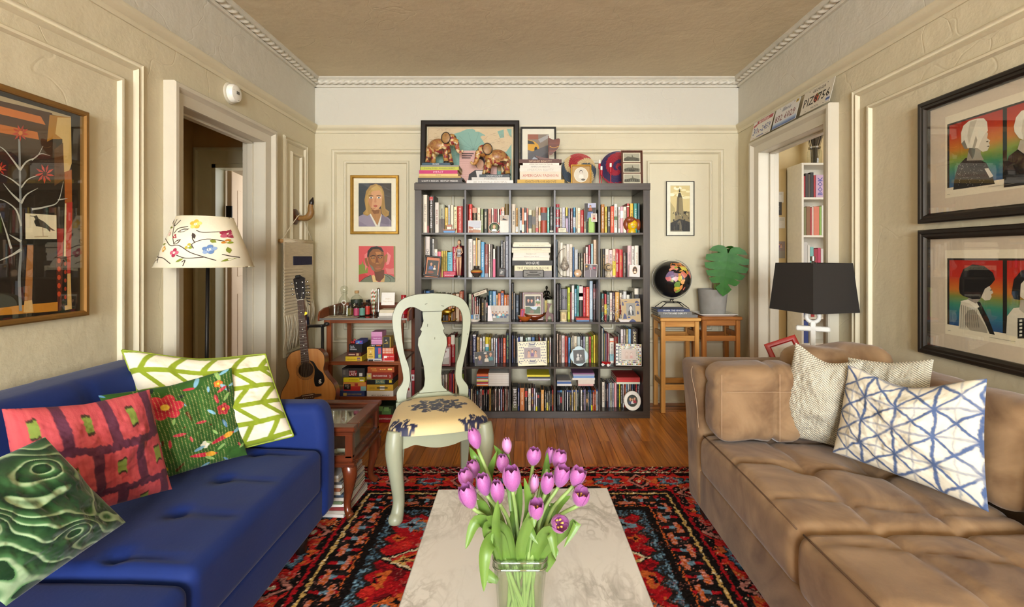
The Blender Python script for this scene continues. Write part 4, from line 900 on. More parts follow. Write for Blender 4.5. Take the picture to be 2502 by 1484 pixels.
# two rainbow portrait prints on the right wall
for z0,z1,lab,up in((1.424,1.982,'black framed rainbow print of a blond head in profile, upper right wall',1),(.826,1.394,'black framed rainbow print of a dark bobbed head, lower right wall',0)):
 Yf,Yn=2.198,1.33;zc_=(z0+z1)/2
 f_=thing('framed_print',lab,'picture',(XR-.001,1.76,zc_),(0,0,0),'rainbow prints on the right wall');pl=lambda u,v,h:(.001-h,u-1.76,v-zc_)
 obj('frame',frame_mb(MB(),pl,Yn,Yf,z0,z1,[(0,0),(0,.034),(.006,.04),(.018,.04),(.022,.036),(.032,.036),(.04,.026),(.044,.024),(.044,.004)]),M_blackf,f_,25)
 fn=onR(XR-.013);A=PArt(fn,f_,2080,130,1.789,.00006)
 qq=lambda u,v:((CX+FOC*(XR-.013)/u-A.ox)*A.sc,(CY-(v-HC)*FOC/u-A.oy)*A.sc)
 R4=lambda u0,u1,v0,v1,c:A.poly([qq(u0,v0),qq(u1,v0),qq(u1,v1),qq(u0,v1)],c)
 R4(Yn+.04,Yf-.04,z0+.04,z1-.04,'d2c4b4');R4(1.46,2.078,z0+.105,z1-.095,'e8dfcc')
 a0,a1,v0,v1=1.47,2.068,z0+.148,z1-.13-(.0 if up else .0)
 stops=[('a8221c',0),('c03a20',.22),('c87a2a',.42),('8a9a3a',.56),('3a8a60',.7),('2f6f86',.85),('3a5a8c',1)]if up else[('b01c18',0),('c02a1c',.26),('c8742c',.46),('7f8c44',.56),('3a8a74',.68),('2a6c8c',.84),('284a80',1)]
 N=40;ca=[lina(c)for c,_ in stops];ps=[p for _,p in stops]
 for i in range(N):
  t=(i+.5)/N;c=tuple(np.interp(t,ps,[x[k_]for x in ca])for k_ in range(3))+(1,)
  vt,vb=v1-(v1-v0)*i/N,v1-(v1-v0)*(i+1)/N;k0=A.k;A.mb.add([A.pt(*qq(u,v))for u,v in((a0,vt),(a1,vt),(a1,vb),(a0,vb))],[(0,1,2,3)],c)
 A.k+=1;R4(1.812,1.828,v0,v1,'1c1a1a');R4(2.058,2.068,v0,v1,'2a2420');R4(a0,a1,v1-.008,v1,'2a2420')
 def figs(L_):
  for pts,c in L_:A.poly(pts,c)
 if up:
  figs([([(446,598),(452,545),(468,490),(500,458),(555,462),(590,480),(612,520),(628,572)],'17161a'),([(505,470),(512,430),(520,395),(570,400),(566,440),(580,468)],'a09a90'),([(512,430),(520,395),(545,395),(540,440),(530,465)],'6a655e'),([(560,350),(590,338),(598,352),(594,372),(608,382),(602,392),(606,402),(602,412),(596,426),(575,432),(545,410)],'d8d2c6'),([(480,350),(490,318),(515,296),(550,286),(580,285),(594,300),(598,340),(585,352),(570,380),(556,415),(520,415),(495,418),(482,395)],'e9e5da'),([(482,395),(495,380),(510,418),(495,418)],'8a867c'),([(520,300),(550,290),(530,350),(515,400),(508,360)],'cfcabd'),([(530,415),(545,360),(552,380),(540,418)],'a8a296'),([(590,385),(600,383),(600,388),(592,390)],'2a2826'),([(592,408),(604,404),(602,410)],'4a4640'),([(583,505),(600,502),(622,538),(606,545)],'d8d4cc'),([(668,588),(672,500),(690,450),(730,420),(760,395),(800,395),(850,430),(880,560)],'1a191c'),([(728,420),(740,380),(800,380),(815,420),(770,450)],'b8b0a4'),([(740,300),(760,270),(800,262),(830,290),(830,350),(800,395),(765,395),(742,350)],'d8d0c4'),([(712,320),(722,280),(745,252),(790,240),(835,260),(850,320),(838,370),(830,300),(790,280),(752,290),(745,340),(755,380),(735,372),(715,345)],'eae6dc')])
  for i in range(70):
   x,y=rnd.uniform(470,590),rnd.uniform(480,590);A.ell(x,y,.9,2.0,'b8b4ac',5)
 else:
  figs([([(470,1205),(474,1120),(480,1085),(520,1075),(560,1100),(600,1180),(612,1222)],'d2ccbe'),([(540,1085),(565,1090),(600,1160),(628,1232),(605,1228),(585,1180),(555,1120)],'1c1b1c'),([(496,1150),(510,1125),(535,1122),(560,1150),(590,1200),(596,1225),(520,1212),(500,1190)],'a49c90'),([(476,1085),(520,1075),(548,1088),(560,1110),(545,1118),(520,1095)],'e8e2d6'),([(510,1078),(520,1050),(580,1050),(560,1082),(545,1095)],'98918a'),([(560,1020),(600,1010),(612,1030),(622,1048),(612,1055),(614,1066),(606,1080),(585,1082),(560,1060)],'d2cabe'),([(472,1030),(474,985),(490,945),(530,924),(580,930),(620,960),(630,990),(610,1015),(585,1030),(572,1060),(565,1075),(530,1076),(490,1062),(475,1050)],'16151a'),([(606,1036),(615,1032),(614,1040)],'2a2826'),([(678,1232),(682,1150),(710,1115),(760,1110),(800,1120),(860,1150),(880,1270)],'d6d0c2'),([(735,1120),(740,1080),(800,1080),(805,1120),(770,1150)],'b0a89c'),([(730,1000),(760,980),(810,985),(830,1020),(815,1070),(775,1090),(740,1065)],'d8d0c4'),([(702,1050),(712,990),(745,950),(800,940),(850,975),(860,1060),(835,1085),(838,1010),(800,985),(760,990),(742,1010),(738,1080),(712,1075)],'16151a'),([(728,1158),(800,1158),(800,1248),(728,1248)],'111214')])
  for i in range(9):A.line([(484+i*8,1100+i*3),(480+i*10,1200)],1.6,'6a665e')
  for i,t in enumerate(('MINN.','58','HT','DOB','CAL')):A.poly([(737,1166+i*16),(749,1165+i*16),(749,1174+i*16),(737,1175+i*16)],'d8d8d0')
 A.line([(605,585 if up else 1242),(720,570 if up else 1262)],1.5,'8a8478');A.line([(425,618 if up else 1213),(436,617 if up else 1214)],2,'9a9488')
 obj('print',A.mb,MATS['print_50'],f_);obj('glass',MB().box(-.026,-.0245,Yn+.04-1.76,Yf-.04-1.76,z0+.04-zc_,z1-.04-zc_),M_pane,f_)
 # portrait of a blond sitter (back wall), crop 660,380 scale 4.365
YW=YB-.002
a=Art(.318,.43,'2e2732',382,503)
a.poly([(0,0),(130,0),(110,503),(0,503)],'39404a');a.poly([(270,0),(382,0),(382,503),(260,300)],'3c342e')
a.poly([(0,380),(60,350),(140,330),(190,420),(250,345),(330,380),(382,440),(382,503),(0,503)],'8d8098');a.poly([(0,380),(60,350),(140,340),(215,503),(170,503),(30,420)],'9c90a6');a.poly([(255,345),(382,440),(370,460),(250,440),(215,503)],'7c7088')
a.poly([(132,345),(150,335),(215,462),(245,350),(262,345),(240,470),(212,498)],'e6e0d6');a.poly([(140,290),(250,290),(256,350),(216,465),(148,345)],'b5814f');a.poly([(150,300),(240,305),(230,340),(180,345)],'8c5a34')
a.poly([(62,335),(95,300),(80,200),(98,110),(140,55),(200,35),(258,60),(285,120),(292,220),(300,290),(340,320),(335,360),(300,376),(262,340),(250,250),(150,250),(148,340),(110,365),(75,352)],'b08a4c')
a.poly([(112,150),(130,110),(200,80),(262,115),(272,190),(258,255),(225,295),(190,308),(158,290),(125,235)],'d9a27a');a.poly([(122,170),(150,120),(165,200),(150,285),(125,235)],'c48a62');a.poly([(115,150),(150,85),(210,45),(262,90),(275,170),(240,100),(170,110),(135,135)],'c9a562')
a.poly([(100,160),(135,110),(165,90),(150,130),(118,200),(110,300),(125,350),(85,345),(100,290)],'c29a58');a.poly([(268,150),(290,220),(292,290),(325,335),(295,365),(270,320),(262,240)],'a67f42')
for ex in(150,232):a.ell(ex,178,21,9,'f0e0d0');a.ell(ex,178,9,9,'5a7890');a.ell(ex,178,4,4,'20242a');a.line([(ex-26,160),(ex-2,154),(ex+24,161)],7,'7a5430')
a.poly([(188,180),(200,182),(208,222),(196,230),(182,224)],'c88a68');a.poly([(176,256),(196,250),(216,256),(214,270),(196,276),(178,270)],'b8604e');a.line([(176,262),(216,262)],2.5,'7a3a30');a.ell(175,288,20,5,'c08a62')
framed('framed_portrait','gold framed painting of a blond sitter in lilac on the back wall',((858+975)/2*YW/FOC-CX*YW/FOC,YW,Z(501,YW)),(0,0,0),.422,.515,.026,.026,M_goldf,a,'efe7d2',.04)
# square unframed oil portrait
a=Art(.315,.313,'d0504e',382,378)
a.poly([(0,200),(30,190),(40,150),(50,190),(95,230),(95,280),(0,300)],'7f8a34');a.poly([(0,300),(60,290),(110,320),(60,378),(0,378)],'c03a34');a.poly([(280,230),(330,240),(382,230),(382,300),(300,290)],'d87a70');a.poly([(60,90),(100,60),(95,200),(70,260)],'e07a74');a.poly([(300,60),(340,100),(320,190),(290,200)],'e48680');a.poly([(368,0),(382,0),(382,378),(374,378)],'8a8a50')
a.poly([(10,378),(60,340),(130,300),(150,378)],'6e7256');a.poly([(250,290),(330,300),(382,330),(382,378),(240,378)],'767e64');a.poly([(140,310),(160,300),(200,378),(150,378)],'d8b878');a.poly([(262,300),(280,310),(270,378),(230,378)],'c8a060');a.poly([(160,250),(270,250),(268,330),(220,378),(180,360)],'6a3c1c')
a.poly([(62,130),(85,120),(105,200),(110,220),(85,210),(70,180)],'8a5a2c');a.poly([(272,110),(292,80),(306,90),(300,160),(280,180)],'9a6a30');a.poly([(90,120),(92,60),(120,20),(180,2),(230,10),(262,50),(272,110),(274,180),(262,230),(230,262),(180,275),(140,250),(110,190)],'8c5628')
a.poly([(88,110),(95,50),(130,12),(190,0),(240,15),(264,60),(250,60),(210,30),(150,32),(115,70),(104,120)],'2c2018');a.poly([(118,120),(160,105),(180,120),(175,180),(140,170)],'a86c34');a.poly([(200,120),(250,105),(258,150),(230,190),(210,180)],'a2642e');a.poly([(112,190),(150,220),(170,262),(140,250)],'6f7860');a.poly([(175,60),(230,60),(240,90),(190,95)],'b87840')
a.line([(122,110),(150,98),(178,104)],9,'3a2414');a.line([(196,104),(225,94),(256,100)],9,'3a2414');a.ell(150,126,20,8,'4a2a14');a.ell(226,120,20,8,'4a2a14');a.ell(150,124,7,4,'c8a878');a.ell(226,118,7,4,'c8a878')
a.poly([(182,110),(200,112),(212,178),(198,194),(178,190)],'7a4420');a.ell(196,182,16,8,'b07840');a.poly([(170,225),(205,215),(240,222),(232,242),(200,248),(178,244)],'b0663e');a.line([(172,230),(238,226)],4,'4a2414')
for pts in([(20,370),(70,330),(130,310)],[(270,300),(310,320),(340,350),(330,375)],[(300,300),(350,320),(382,350)]):a.line(pts,4,'241c14')
cv=thing('canvas_portrait','small unframed oil portrait on a coral red ground, back wall','painting',(X(922,YW),YW-.006,Z(645.5,YW)))
obj('canvas',MB().box(-.157,.157,-.008,.007,-.156,.156,bev=.002),cmat('c8b898'),cv);a.obj('print',cv,(0,-.0085,0),rough=.4)
# city tower photograph
a=Art(.17,.40,'d8c48e',110,282)
for i in range(16):a.ell(rnd.uniform(5,105),rnd.uniform(5,90),rnd.uniform(10,26),rnd.uniform(5,12),rnd.choice(['e6d8a8','efe4bc','cdb678','f2ead0']),10)
a.poly([(0,190),(40,150),(110,160),(110,282),(0,282)],'8a7a58');a.poly([(48,40),(52,14),(56,40)],'2a2620');a.poly([(40,72),(46,44),(58,44),(66,72)],'4a4232');a.poly([(38,72),(68,72),(74,170),(34,170)],'8c7c5a');a.poly([(38,72),(50,72),(48,170),(34,170)],'6a5c42');a.poly([(0,100),(26,140),(28,282),(0,282)],'b8a878')
for i in range(46):
 x,y=rnd.uniform(0,100),rnd.uniform(150,262);s_=rnd.uniform(3,9);a.rect(x,y,x+s_,y+s_*1.6,rnd.choice(['1d1a15','2b261e','4a4232','c8b888','151310']))
a.poly([(0,230),(50,205),(110,225),(110,282),(0,282)],'24201a');a.poly([(0,282),(48,215),(56,215),(70,282)],'6a604a')
for i in range(20):x=rnd.uniform(2,104);a.rect(x,rnd.uniform(228,272),x+5,276,'0e0d0b')
framed('framed_photograph','slim black framed sepia photograph of a city tower, right of the bookcase',(X(1661.5,YW),YW,Z(510,YW)),(0,0,0),.247,.478,.007,.014,M_blackf,a,'ebe6d8',.03)
# smoke detector, licence plates
sm=thing('smoke_detector','round white smoke detector above the left doorway','detector',(XL,2.93,2.287),(0,RD(90),0))
obj('base',MB().lathe([(.0,0),(.066,0),(.066,.008),(.06,.012)],28),M_white,sm,30);obj('cover',MB().lathe([(.056,.012),(.057,.03),(.05,.044),(.03,.05),(0,.051)],28),cmat('eeeadc',.35),sm,40);obj('grille',MB().box(-.012,.006,-.014,.014,.05,.0525),cmat('6a675e'),sm)
for a_ in(0.4,2.4,4.4):obj('vent',MB().box(.036*cos(a_)-.006,.036*cos(a_)+.006,.036*sin(a_)-.003,.036*sin(a_)+.003,.045,.0475),cmat('55524a'),sm)
M_plate=mat('embossed_plate',rough=.35,vcol=True,var=.05,vsc=40)
for(yc,nm,lab,dr)in((3.615,'m','white licence plate reading 30R-2459 over the right doorway',0),(3.285,'i','white and blue licence plate reading 832 6029 over the right doorway',1),(2.935,'g','white licence plate reading PIZ8756 over the right doorway',2)):
 pt_=thing('licence_plate',lab,'licence plate',(XR-.05,yc,2.267),(RD(-14),0,RD(-90)),'licence plates over the doorway')
 bp=MB().box(-.152,.152,0,.002,-.076,.076,bev=.0008);obj('plate',bp,cmat('dcd6c6',.4),pt_)
 a=Art(.3,.148,['dcd8cc','d8d6d0','d6cfbc'][dr],300,148)
 if dr==0:
  a.rect(60,4,296,32,'a8282c');a.text('MONTANA',165,18,150,22,'e8e0d4',bold=.01);a.poly([(8,30),(60,22),(64,40),(30,46),(22,60)],'b03028');a.text('30',62,85,72,66,'2c3f80',bold=.01);a.text('R',118,98,26,36,'8a3a40');a.text('-2459',210,85,150,66,'2c3f80',bold=.01);a.rect(100,132,200,140,'5a6a98');a.line([(6,40),(10,120),(40,142),(290,142),(292,36)],1.5,'b03028')
 elif dr==1:
  for i in range(8):a.rect(0,110+i*5,300,148,['c8cfd8','b6c2d2','a0b2ca','8aa0c0','7088b4','5a74a8','48649c','3a5690'][i])
  a.text('Illinois',150,26,120,30,'46587a',shear=.35);a.text('832',68,82,96,66,'7c3038',bold=.01);a.text('6029',208,82,132,66,'7c3038',bold=.01);a.rect(262,6,292,26,'c8a828');a.rect(268,11,286,21,'7a6a20')
 else:
  a.text('GEORGIA',160,22,130,26,'2a2a26',bold=.012);a.ell(150,78,26,30,'c0502e');a.ell(168,58,14,8,'5a7a3a');a.text('PIZ8756',150,80,262,72,'171614',bold=.012);a.text('FULTON',150,134,74,14,'171614');a.rect(258,106,296,140,'c8ccd4');a.rect(258,118,296,132,'3a5690')
 for x,y in((60,10),(240,10),(60,140),(240,140)):a.ell(x,y,4,4,'2a2620',8)
 a.obj('lettering',pt_,(0,-.0006,0),m=M_plate)
 # ---------------------------------------------------------------- tulips in a glass vase
VY=1.05;TZ=.42
vs_=thing('flower_vase','clear rectangular glass vase holding tulips on the coffee table','vase',(X(1271,VY),VY,TZ))
def rrect(w_,d_,r_,n=5):
 out=[]
 for cx,cy,a0 in((w_-r_,d_-r_,0),(-w_+r_,d_-r_,pi/2),(-w_+r_,-d_+r_,pi),(w_-r_,-d_+r_,1.5*pi)):
  out+=[(cx+r_*cos(a0+pi/2*k/n),cy+r_*sin(a0+pi/2*k/n))for k in range(n+1)]
 return out
def loft(sections):
 P_=np.array([[(x,y,z)for x,y in rrect(w_,d_,r_)]for w_,d_,r_,z in sections]);mb=MB().grid(P_,cv=True);n=P_.shape[1]
 mb.F.append(tuple(range(n))[::-1]);mb.C.append(None);mb.F.append(tuple((len(sections)-1)*n+j for j in range(n)));mb.C.append(None);return mb
M_vase=glassmat('vase_glass','f6faf4',.03,.5)
vb=loft([(.044,.02,.012,0),(.047,.022,.014,.01),(.052,.024,.016,.10),(.0585,.026,.018,.165),(.0565,.025,.017,.172),(.059,.027,.018,.18),(.059,.027,.018,.188),(.055,.023,.016,.188),(.048,.02,.014,.10),(.043,.018,.012,.012)])
vb.F.pop();vb.C.pop();obj('glass_body',vb,M_vase,vs_,40)
for z in(.184,.168):obj('rim',MB().tube([(x,y,z)for x,y in rrect(.059,.027,.018)+rrect(.059,.027,.018)[:1]],.0026,8),glassmat('rim_glass','c8d6c4',.25,.8),vs_,179)
obj('water',loft([(.042,.0175,.011,.013),(.047,.0195,.0135,.098),(.0475,.0195,.0135,.13)]),glassmat('water','fcfdf8',.0,.05),vs_,40)
M_petal=mat('tulip_petal','ac68a2',rough=.5,var=.0,vsc=9,stretch=(6,6,1.2),col2='93478c',subs=.0,sheen=.2);M_petal2=mat('tulip_petal_pale','c98cb8',rough=.5,vsc=9,stretch=(6,6,1.2),col2='b472a4',sheen=.2);M_stem=mat('tulip_stem','86a05a',rough=.5,var=.12,vsc=8);M_leaf=mat('tulip_leaf','5f7f34',rough=.42,var=.16,vsc=10,stretch=(3,3,.6));M_anth=cmat('e2b45a')
def petal_mb(op,inner):
 u=np.linspace(-1,1,9);v=np.linspace(0,1,11);U,V=np.meshgrid(u,v,indexing='ij')
 wd=1.0*(np.sin(np.clip(V*.85+.16,0,1)*pi*.6)**.7)*np.clip(1-V**3.4,0,1)**.6;rad=.5*(np.clip(np.sin(np.clip(V*1.15+.02,0,1.05)*pi*.55),0,1)**.55)*(1-(.62-op)*np.clip(V-.35,0,1)**2*1.9)*(.90 if inner else 1.0)
 a=U*wd*1.05;rad=rad*(1-.05*np.abs(U)**3)+.025*V*np.abs(U)*op
 P_=np.stack([rad*np.cos(a),rad*np.sin(a),V*1.28],-1);return MB().grid(P_)
PM={}
for op in(0.0,.18,.42):
 for inn in(0,1):
  for ml,mm in((0,M_petal),(1,M_petal2)):
   q=petal_mb(op,inn);me=bpy.data.meshes.new('petal');me.from_pydata(q.V,[],q.F);me.polygons.foreach_set('use_smooth',[True]*len(me.polygons));me.materials.append(mm);PM[(op,inn,ml)]=me
TUL=[(1160,1073,38,50,0,1.12,0,'tallest pale pink tulip, standing clear at the upper left of the vase'),(1239,1091,28,39,0,1.12,1,'small pale tulip high above the middle of the bouquet'),(1229,1135,37,46,0,1.09,0,'mauve tulip just below the small pale one'),(1157,1148,38,42,.18,1.11,0,'mauve tulip mostly hidden behind another at the left'),(1140,1170,42,46,.18,1.07,0,'mauve tulip at the outer left, above the lowest left bloom'),(1183,1186,42,54,.18,1.03,0,'mauve tulip with a dark open mouth, left of centre'),(1145,1215,50,62,.18,1.0,0,'large mauve tulip lowest at the left edge'),(1216,1204,40,60,0,1.0,0,'closed mauve tulip left of centre, above the curling leaves'),(1251,1172,52,62,.18,1.01,0,'largest mauve tulip at the centre of the bouquet'),(1304,1117,40,42,.18,1.10,0,'mauve tulip standing alone, right of the small pale one'),(1345,1115,30,38,.18,1.13,0,'mauve tulip at the upper right, behind its neighbour'),(1366,1124,42,44,.18,1.10,0,'mauve tulip topmost in the right cluster'),(1371,1166,44,52,.42,1.06,0,'loosely open mauve tulip in the middle of the right cluster'),(1409,1167,42,46,.42,1.04,0,'mauve tulip leaning right, above the one with stamens'),(1305,1184,27,46,0,1.04,1,'narrow pink bud right of the central bloom'),(1337,1184,38,52,.18,1.02,0,'mauve tulip beside the narrow bud'),(1310,1249,42,58,.42,.98,0,'open tulip with pale stamens, low and right of centre'),(1418,1217,46,50,.42,1.02,0,'open tulip with stamens at the far right edge'),(1365,1280,46,50,.42,.97,0,'open tulip facing the camera, lowest of all blooms')]
for i,(px,py,wp,hp_,op,Y,pale,lab)in enumerate(TUL):
 c=Vector(P3(px,py,Y));wm,hm=wp*Y/FOC,hp_*Y/FOC
 dirv=Vector(((c.x-vs_.location.x)*.9,(c.y-VY)*.5-.02,.30)).normalized()
 if i==18:dirv=Vector((.25,-.75,.45)).normalized()
 if i==16:dirv=Vector((.05,-.35,.9)).normalized()
 if i==17:dirv=Vector((.1,-.4,.9)).normalized()
 base=c-dirv*hm*.5;t=thing('tulip',lab,'tulip',base,(0,0,0),'tulips in the glass vase');t.location=base
 rq=dirv.to_track_quat('Z','Y').to_euler();sc=wm*.98,wm*.98,hm*.80
 for k in range(6):
  o=bpy.data.objects.new('petal',PM[(op,k%2,pale)]);COL.objects.link(o);o.parent=t
  e=(dirv.to_track_quat('Z','Y')@Euler((0,0,k*pi/3+i*.7)).to_quaternion());o.rotation_mode='QUATERNION';o.rotation_quaternion=e;o.scale=sc
 sx=vs_.location.x+max(-.04,min(.04,(c.x-vs_.location.x)*.30));sy=VY+(i%3-1)*.010
 bt=Vector((vs_.location.x-(((i*7)%19)/18-.5)*.07,sy,TZ+.02));rim=Vector((sx,sy,TZ+.18))
 mid=(rim+base)/2+Vector((0,0,.02))+Vector(((base.x-rim.x)*-.12,0,0));pts=curve([tuple(bt-base),tuple(rim-base),tuple(mid-base),(0,0,0)],6)
 obj('stem',MB().tube(pts,.0042,8),M_stem,t,179)
 if op>.3:
  an=MB();R_=dirv.to_track_quat('Z','Y').to_matrix()
  for k in range(6):
   d0=R_@Vector((cos(k*1.05)*wm*.16,sin(k*1.05)*wm*.16,hm*.25));d1=R_@Vector((cos(k*1.05)*wm*.2,sin(k*1.05)*wm*.2,hm*.62));an.tube([tuple(d0),tuple(d1)],[.001,.0022],6)
  obj('stamens',an,M_anth,t,179)
LV=[((1240,1385),(1205,1290),(1165,1275),(1138,1342),.030,1.0),((1243,1390),(1215,1315),(1186,1345),(1182,1446),.034,.96),((1262,1390),(1240,1300),(1205,1268),(1188,1262),.026,.97),((1275,1390),(1272,1330),(1297,1262),(1305,1290),.028,.98),((1300,1385),(1318,1330),(1345,1300),(1358,1366),.030,.98),((1300,1390),(1345,1330),(1408,1275),(1378,1338),.024,1.0),((1225,1390),(1216,1330),(1214,1275),(1217,1222),.022,.96),((1280,1390),(1282,1310),(1292,1240),(1281,1168),.026,1.0),((1315,1390),(1345,1270),(1368,1230),(1394,1212),.022,1.05),((1320,1300),(1330,1220),(1332,1160),(1337,1106),.026,1.12),((1235,1300),(1205,1220),(1195,1170),(1214,1103),.026,1.12),((1220,1300),(1190,1180),(1160,1120),(1147,1093),.02,1.13),((1250,1250),(1243,1140),(1225,1110),(1207,1088),.02,1.13),((1230,1390),(1195,1300),(1180,1240),(1165,1222),.028,1.03),((1290,1390),(1300,1320),(1292,1290),(1315,1330),.03,1.02),((1260,1390),(1250,1320),(1262,1240),(1272,1180),.03,1.06),((1310,1390),(1330,1280),(1355,1240),(1345,1230),.03,1.06),((1235,1390),(1215,1300),(1192,1290),(1200,1350),.034,.99),((1218,1420),(1190,1400),(1200,1410),(1210,1420),.03,1.07),((1330,1395),(1345,1360),(1350,1350),(1338,1380),.03,1.09)]
for i,(a,b,c,d,w_,Y)in enumerate(LV):
 Yb=VY;pts=curve([P3(a[0],a[1],Yb),P3(b[0],b[1],(Yb+Y)/2),P3(c[0],c[1],Y),P3(d[0],d[1],Y-.015)],6);n=len(pts);rows=[]
 for k,p in enumerate(pts):
  p=Vector(p);t_=k/(n-1);dr=(Vector(pts[min(k+1,n-1)])-Vector(pts[max(k-1,0)])).normalized();sdv=dr.cross(Vector((0.25*(1 if i%2 else-1),-1,.2))).normalized();up=sdv.cross(dr)
  ww=w_/2*(sin(min(1,t_*1.25+.18)*pi*.5)**.7)*(max(0,1-t_**3.2))**.8+.0006;rows.append([p+sdv*ww*s_+up*(abs(s_)**1.5)*ww*.45 for s_ in(-1,-.5,0,.5,1)])
 root=bpy.data.objects.get(['tulip','tulip.004','tulip.002','tulip.008','tulip.015','tulip.018'][i%6]);l=Vector(root.location)
 W=np.array([[tuple(q-l)for q in r_]for r_ in rows]);o=obj('leaf',MB().grid(W),M_leaf,root,179)
 # ---------------------------------------------------------------- floor lamp with embroidered shade
LX,LY=-1.572,2.32
fl_=thing('floor_lamp','floor lamp with a cream shade embroidered with flowers behind the blue sofa','lamp',(LX,LY,0))
M_shade=mat('linen_shade','ece3c8',rough=.8,bump=.12,bs=160,var=.03)
rt,rb,zt_,zb_=.118,.207,1.462,1.222
obj('lamp_shade',MB().lathe([(rb-.002,zb_),(rb,zb_),(rt,zt_),(rt-.002,zt_)],64,caps=False),M_shade,fl_,179)
obj('shade_rim',MB().tube([(rb*cos(t),rb*sin(t),zb_)for t in np.linspace(0,2*pi,49)],.0025,6).tube([(rt*cos(t),rt*sin(t),zt_)for t in np.linspace(0,2*pi,49)],.0025,6),cmat('ddd2b4'),fl_,179)
obj('pole',MB().tube([(.0,0,0.02),(.004,0,.7),(.012,0,1.40)],.0085,12),mat('black_iron'),fl_,179);obj('base',MB().lathe([(.0,0),(.125,0),(.125,.012),(.05,.02),(.012,.03)],36),MATS['black_iron'],fl_,40)
obj('harp',MB().tube([(rt,0,zt_-.004),(-rt,0,zt_-.004)],.0018,6).tube([(0,rt,zt_-.004),(0,-rt,zt_-.004)],.0018,6),MATS['black_iron'],fl_);obj('bulb',MB().lathe([(.013,1.39),(.016,1.40),(.03,1.43),(.024,1.455),(0,1.465)],16),cmat('f2eee0'),fl_,179)
class Cone(Art):
 def __init__(s):s.k=0;s.mb=MB()
 def pt(s,x,y):
  px,py=330+x/2.121,180+y/2.121;z=Z(py,LY-.15)-.006;t=(z-zb_)/(zt_-zb_);r_=rb+(rt-rb)*t+.0012+s.k*.00003
  sn=max(-.985,min(.985,X(px-489,LY)/r_*.955+X(CX,LY)if False else(px-489)*(LY-r_*.7)/FOC/r_));return(r_*sn,-r_*sqrt(1-sn*sn),z)
A=Cone();bkc='3a2c26'
for pts in([(145,935),(200,945),(255,950),(310,978)],[(175,840),(230,855),(280,885),(330,885),(390,920),(440,940),(495,962)],[(270,745),(262,775),(275,830),(300,880)],[(240,750),(265,780),(300,750)],[(280,820),(300,795),(350,785)],[(330,935),(380,950),(450,945)],[(390,805),(420,815),(480,808)],[(400,900),(390,875),(440,850),(500,860)],[(175,905),(205,945),(215,975)],[(165,980),(185,962),(215,958)],[(365,970),(378,960),(375,990)],[(505,930),(545,945),(570,950)],[(378,820),(385,850),(400,870)],[(150,860),(185,830),(200,800)]):A.line(curve(pts,5),4,bkc)
def leafp(x,y,a,L_,w_,c):A.poly([(x+cos(a)*L_*t+-sin(a)*w_*s_,y+sin(a)*L_*t+cos(a)*w_*s_)for t,s_ in((0,0),(.3,.8),(.6,.9),(1,0),(.6,-.9),(.3,-.8))],c)
for x,y,a,L_,w_,c in((220,788,0,36,6,'7f8a30'),(300,815,-.3,62,9,bkc),(310,812,-.25,42,5,'efe6cc'),(378,818,1.1,36,9,bkc),(298,880,-.7,44,10,bkc),(302,877,-.7,30,5,'efe6cc'),(210,880,-.2,30,6,'7f8a30'),(335,970,-.5,40,7,'7f8a30'),(452,855,.5,26,9,'7f8a30'),(510,890,1.2,38,7,'7f8a30'),(510,968,-.5,40,7,'7f8a30'),(175,840,-1.0,40,6,bkc),(180,905,-1.2,36,8,bkc),(490,765,1.2,40,6,bkc),(560,960,1.2,30,6,bkc),(110,960,-.5,30,7,bkc),(205,770,-1,36,6,bkc)):leafp(x,y,a,L_,w_,c)
for cx,cy,R_,c1,c2,n_ in((380,772,26,'d8a83a','e8c868',5),(497,818,26,'9c2f48','c05a70',5),(292,838,13,'9c2030','b84050',3),(247,823,11,'e0a8a0','ecc0b8',4),(315,922,24,'a83050','c86078',4),(238,903,16,'d8a040','e8c070',4),(460,905,27,'5f7fae','86a0c4',5),(378,890,18,'b8a83a','8a9a30',3),(503,862,15,'c8802a','8a9a30',3),(140,905,22,'9c2f48','5f7fae',4),(125,925,15,'5f7fae','9c2f48',4)):
 for i in range(n_):a=-pi/2+2*pi*i/n_;A.ell(cx+R_*.5*cos(a),cy+R_*.5*sin(a),R_*.5,R_*.42,[c1,c2][i%2],10,a)
 A.ell(cx,cy,R_*.28,R_*.28,'f0e6cc',8)
obj('embroidery',A.mb,MATS['print_50'],fl_)
# ---------------------------------------------------------------- table lamp with anchor base on a small table behind the brown sofa
tb=thing('side_table','small dark side table tucked behind the brown sofa arm','table',(1.60,2.70,0))
obj('table_top',MB().box(-.22,.2,-.17,.19,.60,.625,bev=.004),M_mah,tb)
for x in(-.2,.15):
 for y in(-.15,.14):obj('leg',MB().box(x,x+.03,y,y+.03,0,.6),M_mahz,tb)
tl=thing('table_lamp','table lamp with square black shade on a white anchor base','lamp',(1.665,2.72,.625))
hw0,hw1,z0,z1=.158,.135,.335,.61;P_=[]
for hh,z in((hw0,z0),(hw1,z1)):P_+=[(-hh,-hh,z),(hh,-hh,z),(hh,hh,z),(-hh,hh,z)]
rot=Matrix.Rotation(RD(14),4,'Z');o=obj('lamp_shade',MB().add(P_,[(0,1,5,4),(1,2,6,5),(2,3,7,6),(3,0,4,7)]).xf(rot),mat('black_linen','26221e',rough=.8,bump=.15,bs=200),tl)
mod=o.modifiers.new('solid','SOLIDIFY');mod.thickness=.002
M_anchor=cmat('e8e4da',.4);an=MB()
an.tube([(.032*cos(t),0,.30+.032*sin(t))for t in np.linspace(0,2*pi,25)],.012,10).box(-.014,.014,-.014,.014,.04,.275,bev=.005).box(-.085,.085,-.014,.014,.215,.245,bev=.006)
